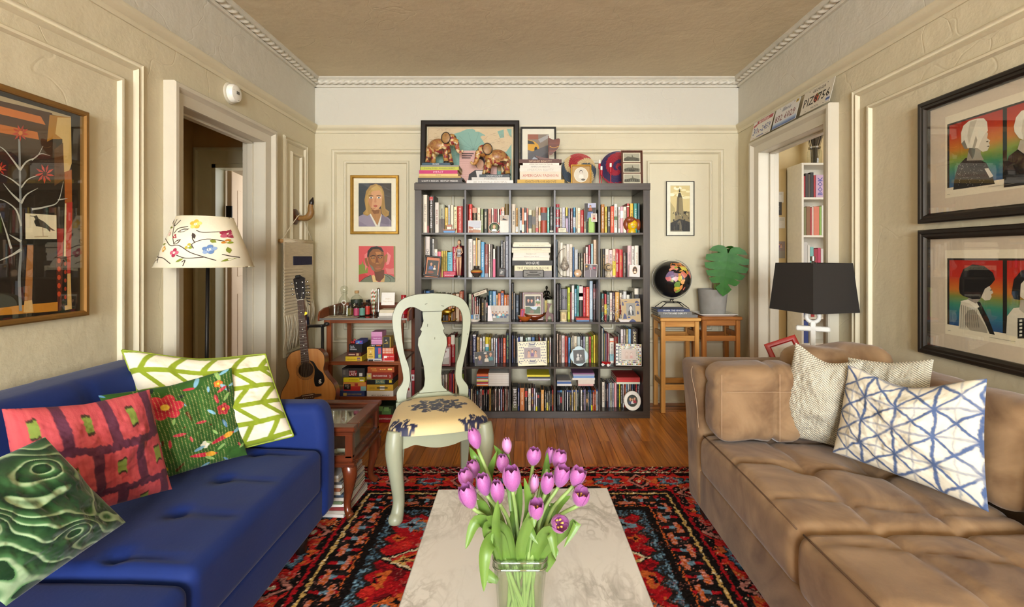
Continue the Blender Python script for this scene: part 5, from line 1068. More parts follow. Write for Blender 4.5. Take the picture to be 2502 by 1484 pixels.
an.tube(curve([(-.09,0,.11),(-.07,0,.05),(0,0,.03),(.07,0,.05),(.09,0,.11)],6),[.006]*4+[.013]*17+[.006]*4,10);an.lathe([(0,0),(.07,0),(.07,.02),(.03,.035)],24);an.xf(Matrix.Rotation(RD(-28),4,'Z'))
obj('anchor_base',an,M_anchor,tl,40);obj('stem',MB().tube([(0,0,.33),(0,0,.63)],.007,10),MATS['brushed_steel'],tl,179);obj('finial',MB().lathe([(.006,.62),(.013,.622),(.013,.648),(.0,.65)],14),MATS['brushed_steel'],tl,40)
obj('harp',MB().tube(curve([(.0,-.0,.36),(.05,.02,.38),(.06,.02,.5),(.03,.01,.60),(0,0,.62)],6),.0025,6),MATS['brushed_steel'],tl)
framed('photo_frame','red leaning photo frame beside the table lamp',(1.475,2.64,.705),(RD(-14),RD(-22),RD(-15)),.17,.21,.028,.014,cmat('a8221c',.35),Art(.12,.16,'cfc8ba'),glass=False,cat='photo frame')
# ---------------------------------------------------------------- hoof hook and woven wall hanging on the left wall
M_hoof=mat('hoof_fur','8a6434',rough=.5,var=.25,vsc=30,bump=.3,bs=80)
hk=thing('coat_hook','brown taxidermy hoof hook on the left wall by the corner','hook',(XL,3.755,1.59))
obj('wall_plate',MB().lathe([(0,0),(.062,0),(.062,.008),(.05,.016),(.02,.02)],28).xf(Matrix.Rotation(RD(90),4,'Y')),woodmat('plaque_wood','5a3014','36190a','z',1,rough=.35),hk,40)
pts=curve([(.015,0,-.005),(.06,0,-.012),(.105,-.002,-.004),(.13,-.004,.03),(.128,-.004,.075),(.135,-.004,.105)],6);rs=[float(q[0])for q in curve([(.02,),(.02,),(.026,),(.026,),(.02,),(.016,)],6)]
obj('leg',MB().tube(pts,rs,12),M_hoof,hk,179)
obj('hoof',MB().tube(curve([(.133,-.004,.098),(.138,-.004,.12),(.148,-.004,.155)],5),[.018,.019,.019,.019,.019,.018,.016,.013,.009,.006,.003],12),cmat('241a14',.35),hk,179);obj('band',MB().lathe([(.022,-.004),(.023,0),(.022,.004)],16,caps=False).xf(Matrix.Translation((.034,0,-.01))@Matrix.Rotation(RD(90),4,'Y')),cmat('7a3c1c'),hk,179)
wh=thing('wall_hanging','cream woven wall hanging with navy patches and fringe behind the guitar','wall hanging',(XL+.02,3.755,1.39))
M_wool=mat('cream_wool','d8cbae',rough=.95,var=.1,vsc=60,bump=.5,bs=90,stretch=(1,.3,2));M_navy=mat('navy_wool','2c2c48',rough=.95,var=.15,vsc=50,bump=.4,bs=90)
obj('dowel',MB().tube([(0,-.265,0),(0,.265,0)],.014,12),cmat('c89a62'),wh,179)
ys=np.linspace(-.245,.245,40);zs=np.linspace(.012,-.56,120);G=np.array([[(.018+.004*(z<-.2)*sin(z*260)*(y<.05)-.004*abs(sin(y*9)),y,z-.02*abs(y)*(z<-.5))for z in zs]for y in ys])
o=obj('weave',MB().grid(G),M_wool,wh,179);mod=o.modifiers.new('solid','SOLIDIFY');mod.thickness=.006
obj('hem',MB().tube([(.002,-.235,0),(.002,.25,0)],.021,12),M_wool,wh,179)
def patch(y0,y1,z0,z1):return MB().box(.022,.0275,y0,y1,z0,z1,bev=.002)
obj('navy_block',patch(-.11,.205,-.185,-.115),M_navy,wh);pk=MB()
for i in range(15):pk.tube([(.026,.02+.01*i%3,-.36-i*.013),(.026,.17,-.355-i*.0135-.02*(i%2))],.0022,5)
obj('dark_stitching',pk,cmat('2a2430'),wh)['kind']='stuff'
obj('navy_block',MB().ball((.03,.10,-.66),(.008,.045,.075),14,10),M_navy,wh,179)
fg=MB();rr_=random.Random(5)
for i in range(120):
 y=-.245+.49*i/119;z=-.55+(.07 if y>.06 else 0);L_=rr_.uniform(.2,.29)-(.0 if y<.0 else .05);fg.tube(curve([(.018,y,z),(.022+rr_.uniform(-.006,.012),y+rr_.uniform(-.012,.012),z-L_*.5),(.018,y+rr_.uniform(-.025,.025),z-L_)],4),[.0035]*8+[.001],5)
obj('fringe',fg,M_wool,wh,179)['kind']='stuff'
obj('cord',MB().tube(curve([(.012,-.25,.015),(.02,-.06,.18),(.028,.0,.215),(.02,.06,.18),(.012,.245,.015)],5),.003,6),cmat('d8ccb0'),wh,179)
# ---------------------------------------------------------------- guitar on its stand
M_spruce=woodmat('spruce_top','c98c48','b87636','z',1.2,rough=.3,coat=.4,ring=.3);M_gside=woodmat('guitar_side','8a4a20','63300f','z',1,rough=.3,coat=.4);M_fb=woodmat('fretboard_wood','4c2c1a','35200f','z',1,rough=.5)
gt=thing('guitar','natural wood acoustic guitar leaning on its stand in the left corner','guitar',(X(757,3.24),3.24,.176),(RD(-9),RD(-7.5),RD(6)));gt.scale=(.93,.93,.93)
hb=[(0,0),(.10,.006),(.165,.045),(.198,.12),(.19,.195),(.145,.265),(.125,.315),(.138,.375),(.135,.43),(.10,.475),(.05,.488),(0,.49)]
hc=curve(hb,5);out=hc+[(-x,z)for x,z in hc[-2:0:-1]]
fh=[(x,z)for x,z in out]
body=MB().prism(fh,.004,.10);obj('body',body,M_gside,gt,40)
tp=MB();n_=len(fh);hole=[(.052*cos(t),.335+.052*sin(t))for t in np.linspace(0,2*pi,n_,endpoint=False)]
ang=[math.atan2(z-.335,x)for x,z in fh];hole=[(.052*cos(a),.335+.052*sin(a))for a in ang]
V=[(x,0,z)for x,z in fh]+[(x,0,z)for x,z in hole]+[(x,.006,z)for x,z in hole];tp.add(V,[(i,(i+1)%n_,n_+(i+1)%n_,n_+i)for i in range(n_)]+[(n_+i,n_+(i+1)%n_,2*n_+(i+1)%n_,2*n_+i)for i in range(n_)])
tp.add([(x,.004,z)for x,z in fh]+[(x,0,z)for x,z in fh],[(i,(i+1)%n_,n_+(i+1)%n_,n_+i)for i in range(n_)]);obj('soundboard',tp,M_spruce,gt,0)
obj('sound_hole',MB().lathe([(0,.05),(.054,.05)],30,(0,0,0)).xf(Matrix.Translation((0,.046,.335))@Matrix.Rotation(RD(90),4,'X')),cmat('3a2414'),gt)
obj('label',MB().lathe([(0,0),(.034,0)],20).xf(Matrix.Translation((-.012,-.003,.328))@Matrix.Rotation(RD(90),4,'X')).xf(Matrix.Translation((0,.006,0))),cmat('d8c898'),gt)
ros=MB()
for r0 in(.057,.064,.072):ros.tube([(r0*cos(t),-.0004,.335+r0*sin(t))for t in np.linspace(0,2*pi,41)],.0014,4)
obj('rosette',ros,cmat('5a4630'),gt);obj('binding',MB().tube([(x,.0,z)for x,z in fh+fh[:1]],.0022,5),cmat('3a2416'),gt)
pg=curve([(.03,.40),(.058,.385),(.085,.33),(.118,.29),(.125,.235),(.10,.205),(.06,.205),(.05,.25),(.058,.30),(.06,.335),(.052,.365),(.03,.40)],4);obj('pickguard',MB().prism(pg[:-1],-.0022,0),cmat('15110f',.25),gt)
A=Art(.03,.04,'e0dccc',30,40);A.mb=MB();A.line(curve([(24,8),(10,10),(8,18),(22,20),(8,22),(8,32),(26,32)],4),4,'dcd6c8');A.line([(20,4),(14,36)],2.5,'dcd6c8');A.obj('emblem',gt,(.094,-.0024,.236))
obj('bridge',MB().prism([(-.095,.13),(-.095,.145),(-.05,.15),(-.045,.158),(.045,.158),(.05,.15),(.095,.145),(.095,.13),(.045,.125),(.04,.118),(-.04,.118),(-.045,.125)],-.009,0),M_fb,gt);obj('saddle',MB().box(-.04,.04,-.0125,-.008,.148,.151),cmat('e4dcc8'),gt)
pn=MB()
for i in range(6):pn.ball((-.033+i*.0132,-.01,.132),.0028,8,5)
obj('bridge_pins',pn,cmat('d8d0bc'),gt)
obj('neck',MB().prism([(-.027,.40),(.027,.40),(.022,.86),(-.022,.86)],-.008,.02),M_gside,gt);obj('fretboard',MB().prism([(-.028,.385),(.028,.385),(.0225,.862),(-.0225,.862)],-.013,-.006),M_fb,gt)
fr_=MB();dt=MB();L0=.862-.15
for k in range(1,20):
 z=.862-L0*(1-2**(-k/12));hw=.0225+(.862-z)/.477*.0055
 if z>.388:fr_.box(-hw,hw,-.0145,-.0125,z-.001,z+.001)
 z2=.862-L0*(1-2**(-(k-.5)/12))
 if k in(3,5,7,9,12,15)and z2>.39:dt.ball((0,-.0135,z2),(.0038,.001,.0038),8,5)
obj('frets',fr_,mat('chrome','b8b4aa',rough=.25,metal=1),gt);obj('fret_dots',dt,cmat('e8e4d8'),gt);obj('nut',MB().box(-.023,.023,-.015,-.006,.862,.867),cmat('e4dcc8'),gt)
obj('headstock',MB().prism([(-.023,.867),(-.03,.885),(-.032,.90),(-.04,1.0),(-.043,1.03),(-.028,1.04),(-.016,1.048),(0,1.043),(.016,1.048),(.028,1.04),(.043,1.03),(.04,1.0),(.032,.90),(.03,.885),(.023,.867)],-.006,.009),cmat('1c1512',.3),gt)
for sg in(-1,1):
 for k in range(3):
  z=.915+k*.042;p=obj('tuning_peg',MB().tube([(sg*.03,.002,z),(sg*.052,.002,z)],.003,8).ball((sg*.058,.002,z),(.007,.004,.010),10,6),MATS['chrome'],gt,179);obj('post',MB().lathe([(.006,0),(.006,.003),(.003,.004),(.003,.012),(0,.012)],10).xf(Matrix.Translation((sg*.022,-.006,z))@Matrix.Rotation(RD(90),4,'X')),MATS['chrome'],gt,40)
st_=MB()
for i in range(6):
 x0=-.033+i*.0132;x1=-.017+i*.0068;z1=.915+((2-i)if i<3 else(i-3))*.042;st_.tube([(x0,-.0128,.15),(x1,-.0168,.864),((-.022 if i<3 else .022),-.012,z1)],.0006,4)
obj('strings',st_,MATS['chrome'],gt);obj('capo',MB().box(-.02,.02,-.03,-.006,1.03,1.056,bev=.006).box(-.016,.016,.008,.03,1.025,1.05,bev=.005),cmat('1a1816',.4),gt)
obj('pick',MB().prism([(.024,.74),(.044,.748),(.046,.762),(.030,.768)],-.02,-.017),cmat('e8d830',.3),gt);obj('strap_button',MB().ball((0,.05,-.006),.008,8,6),MATS['chrome'],gt)
gs=thing('guitar_stand','black guitar stand with a neck yoke behind the acoustic guitar','stand',(X(757,3.24),3.43,0))
M_bk=cmat('1c1a18',.4);obj('mast',MB().tube([(0,.02,.05),(-.02,.06,.75)],.011,10),M_bk,gs,179);yk=MB().tube(curve([(-.085,-.10,.775),(-.07,-.03,.77),(-.02,.05,.76),(.05,-.01,.78),(.075,-.10,.795)],5),.011,8)
obj('yoke',yk,M_bk,gs,179);obj('yoke_pad',MB().ball((-.087,-.10,.776),(.018,.016,.014),12,8),M_bk,gs,179);obj('yoke_pad',MB().ball((.08,-.105,.796),(.02,.016,.014),12,8),M_bk,gs,179)
for a in(-2.2,-.9,2.4):obj('leg',MB().tube([(0,.02,.22),(.2*cos(a),.02+.17*sin(a),.012)],.011,8),M_bk,gs,179)
obj('cradle',MB().tube(curve([(-.1,-.17,.16),(-.09,-.05,.15),(0,.015,.16),(.09,-.05,.15),(.1,-.17,.16)],4),.009,8),M_bk,gs,179)
# ---------------------------------------------------------------- globe on three books, potted plant
def bookflat(label,x0,x1,y0,y1,z0,z1,col,txt=None,tc='e8e8e0',group=None,rotz=0,th=None,name='book',cat='book',sp=1.0,side=None,bold=0):
 cx,cy=(x0+x1)/2,(y0+y1)/2;w_,d_,h_=x1-x0,y1-y0,z1-z0
 o=thing(name,label,cat,(cx,cy,z0),(0,0,rotz),group);t=min(.003,h_*.16);m_=cmat(col)
 c=MB().box(-w_/2,w_/2,-d_/2,d_/2,0,t).box(-w_/2,w_/2,-d_/2,d_/2,h_-t,h_).box(-w_/2,w_/2,-d_/2,-d_/2+t,t,h_-t)
 obj('cover',c,m_,o);obj('pages',MB().box(-w_/2+.003,w_/2-.003,-d_/2+t,d_/2-.004,t,h_-t),cmat('ddd2b8',.8),o)
 if txt:
  v,f=fit_text(txt,w_*.86,h_*.58,spacing=sp,bold=bold);obj('title',MB().add([(p[0],-d_/2-.0004,h_/2+p[1])for p in v],f),cmat(tc),o)
 return o
zs_=.775
bookflat('lowest dark grey book of three under the globe',1.106,1.41,3.835,4.06,zs_,zs_+.022,'6a6864',group='books under the globe');bookflat('grey book YOUTH AND BEAUTY in the middle under the globe',1.09,1.365,3.84,4.05,zs_+.0222,zs_+.046,'6e6c66','YOUTH AND BEAUTY',group='books under the globe');bookflat('slim blue-spined book on top, directly under the globe',1.085,1.35,3.845,4.04,zs_+.0462,zs_+.066,'3c466c','HOMER  THE ODYSSEY',group='books under the globe')
gb=thing('globe','black ocean desk globe on a wire stand beside the bookcase','globe',(1.233,3.945,zs_+.066));GZ=1.083-(zs_+.066);GR=.153
def sph(lat,lon,r_,tilt=RD(-18)):
 la,lo=RD(lat),RD(lon-22);v=Vector((cos(la)*sin(lo),-cos(la)*cos(lo),sin(la)))*r_;v=Matrix.Rotation(tilt*.0,3,'Y')@(Matrix.Rotation(RD(10),3,'X')@v);return(v.x,v.y,v.z+GZ)
obj('sphere',MB().ball((0,0,GZ),GR,48,28),mat('globe_black','1d1b19',rough=.25,var=.2,vsc=8),gb,179)
CT=[('d07830',[(70,-10),(72,30),(68,60),(72,100),(66,140),(50,130),(42,120),(35,110),(48,85),(52,60),(55,40),(60,25),(56,5),(50,-5)]),('c8b84a',[(55,40),(48,85),(36,75),(38,55),(42,45)]),('d88a70',[(58,-8),(60,10),(56,25),(46,30),(40,22),(44,8),(37,-6),(43,-9),(50,0)]),('8aa048',[(54,12),(56,26),(47,28),(46,14)]),('c89038',[(37,28),(42,45),(36,48),(36,36)]),('c06850',[(32,35),(36,48),(28,58),(22,60),(13,45),(28,35)]),('c88a2a',[(36,62),(36,75),(25,68),(25,60)]),('d0706a',[(34,75),(28,95),(20,87),(8,78),(20,73),(24,68)]),('7a6484',[(36,-6),(37,10),(30,10),(20,12),(15,-16),(28,-12)]),('8a6a78',[(33,11),(31,25),(22,25),(20,12),(30,10)]),('c8883a',[(31,25),(31,34),(22,36),(22,25)]),('c8b040',[(22,25),(22,37),(12,36),(5,30),(10,22)]),('d09a9a',[(20,12),(22,25),(10,22),(4,16),(10,10),(13,4)]),('c86a6a',[(15,-16),(20,0),(13,4),(5,0),(5,-8),(10,-14)]),('9aa050',[(13,4),(10,10),(4,9),(5,0)]),('6a8a40',[(5,16),(5,30),(-12,30),(-12,14),(-5,12)]),('d8a060',[(12,36),(10,48),(0,43),(-5,39),(0,32),(5,30)]),('d08848',[(-5,39),(-15,40),(-25,34),(-18,30),(-8,30)]),('c8a838',[(-12,14),(-12,30),(-18,30),(-24,24),(-18,12)]),('c07850',[(-18,12),(-24,24),(-29,18),(-25,14)]),('88a048',[(-24,24),(-18,30),(-25,34),(-33,27),(-34,19),(-29,18)]),('c86a58',[(-13,49),(-17,50),(-25,46),(-22,43),(-15,46)])]
gm=MB()
for i,(c,pts)in enumerate(CT):
 dn=[]
 for k in range(len(pts)):
  a,b=pts[k],pts[(k+1)%len(pts)]
  for q in range(3):dn.append((a[0]+(b[0]-a[0])*q/3+rnd.uniform(-.8,.8),a[1]+(b[1]-a[1])*q/3+rnd.uniform(-.8,.8)))
 cen=(sum(p[0]for p in dn)/len(dn),sum(p[1]for p in dn)/len(dn));rad=GR*1.004+i*.00004
 ring2=[((p[0]+cen[0])/2,(p[1]+cen[1])/2)for p in dn];n=len(dn);V=[sph(*p,rad)for p in dn]+[sph(*p,rad)for p in ring2]+[sph(*cen,rad)]
 gm.add(V,[(k,(k+1)%n,n+(k+1)%n,n+k)for k in range(n)]+[(n+k,n+(k+1)%n,2*n)for k in range(n)],c)
obj('continents',gm,mat('print_30',rough=.3,vcol=True,var=.12,vsc=60),gb)
M_mer=mat('meridian_metal','a8a294',rough=.35,metal=.7);rg=[]
for t in np.linspace(RD(-258),RD(78),60):rg.append((.166*cos(t),0,GZ+.166*sin(t)))
obj('meridian',MB().tube(rg,.007,6,flat=.35),M_mer,gb,179)
ws=MB();zt2=GZ-.166
for sy in(-.055,.055):ws.tube([(-.12,sy*1.3,.004),(-.06,sy,.05),(.06,sy,.05),(.12,sy*1.3,.004)],.0035,6)
for sx in(-.06,.06):ws.tube([(sx,-.055,.05),(sx,.055,.05)],.0035,6)
ws.tube([(0,-.055,.05),(0,0,zt2),(0,.055,.05)],.0035,6).lathe([(.018,0),(.018,.008)],12,(0,0,zt2-.006));obj('wire_stand',ws,MATS['black_iron'],gb,40)
tr=thing('saucer','white square-edged saucer under the grey plant pot','saucer',(1.585,3.945,.785));obj('dish',loft([(.125,.1,.02,0),(.155,.125,.02,.014),(.155,.125,.02,.018),(.145,.115,.02,.017),(.12,.095,.02,.006)]),cmat('eeeae2',.25),tr,30)
pt2=thing('potted_plant','monstera with one big split leaf in a grey concrete pot','plant',(1.575,3.945,.7915))
M_conc=mat('grey_concrete','8f8b82',rough=.8,var=.12,vsc=14,bump=.15,bs=80);obj('pot',MB().lathe([(0,0),(.096,0),(.1,.004),(.119,.205),(.12,.21),(.113,.21),(.108,.18),(0,.18)],40),M_conc,pt2,40);obj('soil',MB().lathe([(0,.183),(.108,.183)],24),cmat('2e2218',.9),pt2)
M_mon=mat('monstera_leaf','1f5412',rough=.5,var=.0,vsc=16,col2='2f6a1c',spec=.3)
def mleaf(sz,cuts,seed):
 pts=[(0,0),(.10,.15),(.26,.20),(.40,.14),(.48,.04)]
 for x0,y0,x1,y1 in((.53,-.06,.54,-.19),(.55,-.27,.51,-.39),(.49,-.46,.43,-.57),(.39,-.63,.31,-.73)):
  pts+=[(x0*.34,y0+.09),(x0*.8,y0+.02),(x0,y0),(x1,y1),(x1*.8,y1-.02),(x1*.36,y1+.085)]
 return pts+[(.1,-.74),(.2,-.84),(.12,-.94),(0,-1.04)]
def leaf_obj(name,root,sz,M4,seed,mt):
 mb=MB();pts=mleaf(1,0,seed)
 for sg in(-1,1):
  V=[];
  def cv(x,y):return(sg*x*sz*.92,-(.22*x*x+.16*(y+.4)**2)*sz+.10*abs(x)*sz,y*sz)
  ax=[(0,y)for _,y in pts];V=[cv(*p)for p in pts]+[cv(p[0]*.5,p[1]*.96+.0)for p in pts]+[cv(0,min(0,p[1]+.05))for p in pts];n=len(pts)
  mb.add(V,[(k,k+1,n+k+1,n+k)for k in range(n-1)]+[(n+k,n+k+1,2*n+k+1,2*n+k)for k in range(n-1)])
 mb.xf(M4);return obj(name,mb,mt,root,60)
base=Vector(pt2.location)
def LM(px,py,Y,rx,ry,rz):return Matrix.Translation(Vector(P3(px,py,Y))-base)@Euler((rx,ry,rz)).to_matrix().to_4x4()
leaf_obj('leaf',pt2,.335,LM(1778,622,3.84,RD(-8),RD(8),RD(-14)),1,M_mon)
leaf_obj('leaf',pt2,.20,LM(1790,612,3.93,RD(-60),RD(-10),RD(200)),2,M_mon)
obj('stem',MB().tube(curve([tuple(Vector((0.01,0,.18))),tuple(Vector(P3(1760,680,3.93))-base),tuple(Vector(P3(1780,630,3.9))-base),tuple(Vector(P3(1779,620,3.85))-base)],6),.006,8).tube(curve([(-.01,.01,.18),tuple(Vector(P3(1766,690,3.95))-base),tuple(Vector(P3(1788,615,3.94))-base)],6),.005,8).tube([(.02,.0,.18),(.018,-.01,.25)],.01,8),mat('plant_stem','6f8a3a',rough=.45),pt2,179)
# ---------------------------------------------------------------- books on the bookcase
ORD='first second third fourth fifth sixth seventh eighth ninth tenth eleventh twelfth thirteenth fourteenth fifteenth sixteenth seventeenth eighteenth nineteenth twentieth twenty-first twenty-second twenty-third twenty-fourth twenty-fifth twenty-sixth'.split()
ROWN=['top','second','third','fourth','bottom']
CN=dict(black='1c1a18',charcoal='3c3833',grey='807c78',silver='b8b8ba',white='ece8e0',cream='e6dcc0',beige='cdbd9c',tan='b09468',brown='5c4430',maroon='6a2c2c',red='b02c2a',coral='d8684c',orange='d8803a',gold='c8a048',yellow='e0c838',lime='c8e020',green='5a8a48',olive='8a8a50',teal='3a8a88',turquoise='60bcae',blue='4a88c0',navy='3a4468',purple='6a5878',lilac='b0a8c4',pink='e0a0a8',magenta='c03058')
CNA=[(k,np.array([int(v[i:i+2],16)for i in(0,2,4)]))for k,v in CN.items()]
def cname(h):
 c=np.array([int(h[i:i+2],16)for i in(0,2,4)]);return min(CNA,key=lambda q:((q[1]-c)**2@np.array([1,1.2,.9])))[0]
def scrib(mb,L_,h_,seed,f):
 r_=random.Random(seed);u=-L_/2
 while u<L_/2-h_*.4:
  w_=h_*r_.uniform(.35,.75)
  if r_.random()<.14:u+=w_*.8;continue
  t=h_*.16
  for(a0,a1,b0,b1)in((u,u+t,-h_/2,h_/2),(u,u+w_,h_/2-t,h_/2),(u+w_-t,u+w_,-h_/2,h_/2*r_.choice([0,1]))):
   if b1>b0:mb.add([f(a0,b0),f(a1,b0),f(a1,b1),f(a0,b1)],[(0,1,2,3)])
  if r_.random()<.5:mb.add([f(u,-t/2),f(u+w_,-t/2),f(u+w_,t/2),f(u,t/2)],[(0,1,2,3)])
  u+=w_+h_*.16
BK=[0]
def upright(row,col,i,x0,x1,zt_,Y,z0,colr,tcol,title,bands,kind,Zf):
 w_=x1-x0;h_=zt_-z0;d_=min(BY+BD-.012-Y,(.135 if kind!='book' else rnd.uniform(.15,.215)))
 thick='thin' if w_<.017 else('thick' if w_>.032 else 'medium');nm={'book':'book','dvd':'disc_case','mag':'magazine'}[kind];wd=nm.replace('_',' ')
 lab='%s %s %s, %s from left, %s row, %s compartment of bookcase'%(thick,cname(colr),wd,ORD[i],ROWN[row-1],ORD[col-1])
 o=thing(nm,lab,wd,((x0+x1)/2,Y,z0),(0,0,0),'%ss in the bookcase'%wd);t=min(.0025,w_*.18);hw=w_/2-.0003
 c=MB();rd=.18*w_ if(kind=='book' and w_>.02)else 0
 if rd:
  pr=[(-hw,rd),(-hw*.6,rd*.25),(0,0),(hw*.6,rd*.25),(hw,rd),(hw,rd+t),(-hw,rd+t)];c.prism(pr,0,h_,'z')
 else:c.box(-hw,hw,0,t,0,h_)
 c.box(-hw,-hw+t,rd,d_,0,h_).box(hw-t,hw,rd,d_,0,h_)
 obj('case' if kind=='dvd' else 'cover',c,cmat(colr,.45),o,50 if rd else 0)
 if kind=='dvd':obj('case_top',MB().box(-hw+t,hw-t,t,d_,.002,h_-.001),cmat('26221f',.4),o)
 else:obj('pages',MB().box(-hw+t,hw-t,rd+t,d_-.004,.002,h_-.004),cmat('cfc3a6',.85),o)
 ys_=-.0003
 for b0,b1,bc_ in bands:
  obj('spine_band',MB().box(-hw,hw,ys_-.0003,rd*.9+.001,max(0,Zf(b1)-z0),min(h_,Zf(b0)-z0)),cmat(bc_,.45),o)
 if title:
  BK[0]+=1;top,bot=h_*.93,h_*.12;L_=top-bot;cz=(top+bot)/2;yy_=ys_-.0006
  f=lambda u,v:(v,yy_,cz-u);mb=MB()
  if title=='~':scrib(mb,L_*rnd.uniform(.55,.95),min(w_*.5,.012),BK[0],f)
  elif title[0]=='=':
   v,fc=fit_text(title[1:],w_*.9,.05,bold=.01);mb.add([(p[0],yy_,h_*.72+p[1])for p in v],fc)
  else:
   v,fc=fit_text(title,L_,w_*.56);mb.add([f(p[0],p[1])for p in v],fc)
  obj('title',mb,cmat(tcol,.5),o)
 return o
def shelf(row,col,ox,oy,sc,inset,data,kind='book'):
 Y=BY+inset;z0=shelf_z(row);Zf=lambda y:Z(oy+y/sc,Y);n=0;px=None
 L0=BX+FT+(col-1)*PIT+.001;L1=L0+CW-.002
 for i,e in enumerate(data.strip().split('\n')):
  e=e.split(';');f=e[0].split(',');x0,x1=X(ox+float(f[0])/sc,Y),X(ox+float(f[1])/sc,Y)
  x0,x1=max(x0,L0),min(x1,L1)
  if px is not None and x0<px:x0=px
  if x1-x0<.003:continue
  px=x1+.0002;zt_=min(Zf(float(f[2])),z0+CW-.004)
  bands=[(float(b.split('-')[0]),float(b.split('-')[1]),b.split('-')[2])for b in e[1:]]
  upright(row,col,n,x0,x1,zt_,Y+rnd.uniform(0,.006),z0+.0002,f[3],f[4]if len(f)>4 else 'e8e0d0',f[5]if len(f)>5 else '',bands,kind,Zf);n+=1
A1=(1020,450,10.6);B1=(1240,450,10.6);C1=(1440,450,10.6)
shelf(1,1,*A1,.05,'''78,130,285,b8a888
148,248,280,e8dcc4,8a7a68,ABBEY ROAD
250,298,300,4a3d28,,;1080-1260-8a2a20
305,398,300,4e463a,f4f0f0,THE ROLLING STONES;330-420-b83028
402,443,300,3c352b
446,550,475,d9cfc0,8a3b30,~
560,700,530,a8a890,3a3028,~;900-1260-5a4a3a
710,785,610,e2bf62,2a2218,JAGGER
790,845,540,dcdcd8,8899aa,~
850,930,540,e0d8bc
938,1020,585,eadfae,1c1a14,BLUES & CHAOS
1025,1170,572,b8453a,f0d8c0,33 REVOLUTIONS
1175,1192,380,2a2620''')
shelf(1,2,*A1,.05,'''1245,1315,520,8f2f28
1325,1415,520,cf3528,f4e6d8,~
1425,1535,615,3a3226,b89a60,~;615-745-c07858
1548,1625,612,ece2c4,b04838,~
1640,1705,640,8f9a5c,e8e4c8,~
1710,1820,638,3f4038,e8e0c0,~
1830,1905,640,c8937c,a84038,~
1915,1975,622,f0dcc8,c03830,~
1978,2030,640,b83028
2035,2062,640,d86860
2068,2118,640,e0ddc8,,;1000-1260-d85830
2125,2170,648,c8402f
2175,2250,595,e8b898,a07050,~;700-800-ece4dc
2262,2362,510,6f5a28''')
shelf(1,3,*B1,.05,'''105,210,520,d8cbb4,1a1814,~
215,270,620,e8a838,3a3020,~;1100-1240-f0ece0
275,320,625,ece2cc
322,368,602,2a2622,f0f0f0,~;940-1200-c8d4dc
370,432,630,e8824f,,;1050-1240-ece0c0
435,488,605,2b2420,,;740-945-e8e0d4
490,540,628,d86848,3a2a20,~
545,630,665,dcd8b8,2a2a20,~;800-1150-34342a
635,725,680,8f8260,,;840-1050-4a4030
730,800,585,c8bca8,8a3a30,~;1130-1240-b83028
805,860,605,e0a860,f0e0c0,~;810-960-f0e4d0
865,1020,598,a84830,c89858,;740-940-1f1a16
1025,1090,610,48b098,e8f8f0,~
1095,1195,580,3f3e36,d8d8d0,~;1205-1240-e0d8c0''')
shelf(1,4,*B1,.05,'''1255,1348,520,a83038,f0e8e0,~;600-660-2f5a40;850-900-2f5a40;1060-1110-3a4a70
1355,1412,625,ddd0b4,7a5a48,~
1420,1495,605,cfcfd8,7878a0,~
1505,1565,602,e0c038,3a3020,;825-890-2a2a28;890-1240-b8a0b8
1572,1625,630,8888a0,d0d0e0,~
1630,1695,630,7a3428,f0e8e0,~
1705,1762,605,48a0c8,1a2a48,~;860-1120-e8e8ec
1768,1805,610,e8cfa0,,;1145-1240-5a4a38
1812,1890,618,f0e6cc,d8a048,~
1898,1975,675,b82828,f0d8c0,~
1985,2035,620,e4d8b0,6a5a40,~
2040,2075,690,3a6048
2080,2112,700,b8a888
2120,2200,660,8a7a60
2210,2290,650,3a3428''')
shelf(1,5,*C1,.05,'''305,395,525,b87830,f0e8d8,~
400,465,585,e0c838,8a6a20,~
470,545,580,3a3630,f0f0f0,~
552,642,575,d85838,f8d8b0,~
645,725,515,e4e0d8,5a6a48,~;840-930-5a7a38
742,800,590,ece8dc,a04038,~
805,880,580,d8a8b0,4a3030,;690-880-ece4e0
885,965,585,ece6cc,3a3028,~
970,1035,500,b83c34,e8c0a8,;570-590-ece0c8
1060,1140,500,e8bc40,2a2218,~
1155,1245,500,3f9088,e8f0e8,~
1250,1310,495,2f5a60''')
A2=(1020,565,10.878);B2=(1240,565,10.878);C2=(1440,565,11.41)
shelf(2,1,*A2,.07,'''80,185,150,b0a080
205,325,145,dccfc4,1a1816,CHANEL
340,385,210,2a2420
390,440,205,e8e4dc,2a2620,~
445,525,480,f0e8d4,3868a8,~
528,620,545,e07080,c04860,~
625,680,525,d8b838,8a7420,~
682,732,525,e0c440,8a7420,~
735,788,525,d8b838,8a7420,~
792,925,560,78c0d0,2a3840,STYLE BOOK
930,1040,412,a82840,f8e0e0,100 YEARS of FASHION
1045,1165,380,b02838''')
shelf(2,2,*A2,.06,'''1287,1335,215,c0b090
1350,1460,205,e4ded4,b8a8a0,~
1475,1545,250,ece0c8,c04038,~
1548,1590,180,e0a830
1592,1675,240,c8c0a8
1690,1775,290,68a8d0,e8f0f8,~
1785,1880,350,8a4a44,e0d0c8,NOMAD;1125-1235-8a8a94
1890,1945,345,e4dcc8,4a4038,~
1948,2000,350,6a5a48
2005,2070,470,e8e0d0,8a8078,;745-1230-e05078
2085,2205,400,2e2a24
2210,2275,245,3a3834,d8d8d4,~
2280,2325,285,c8c0b4,8a7868,~
2335,2422,140,8a8a90,d8d8e0,~''')
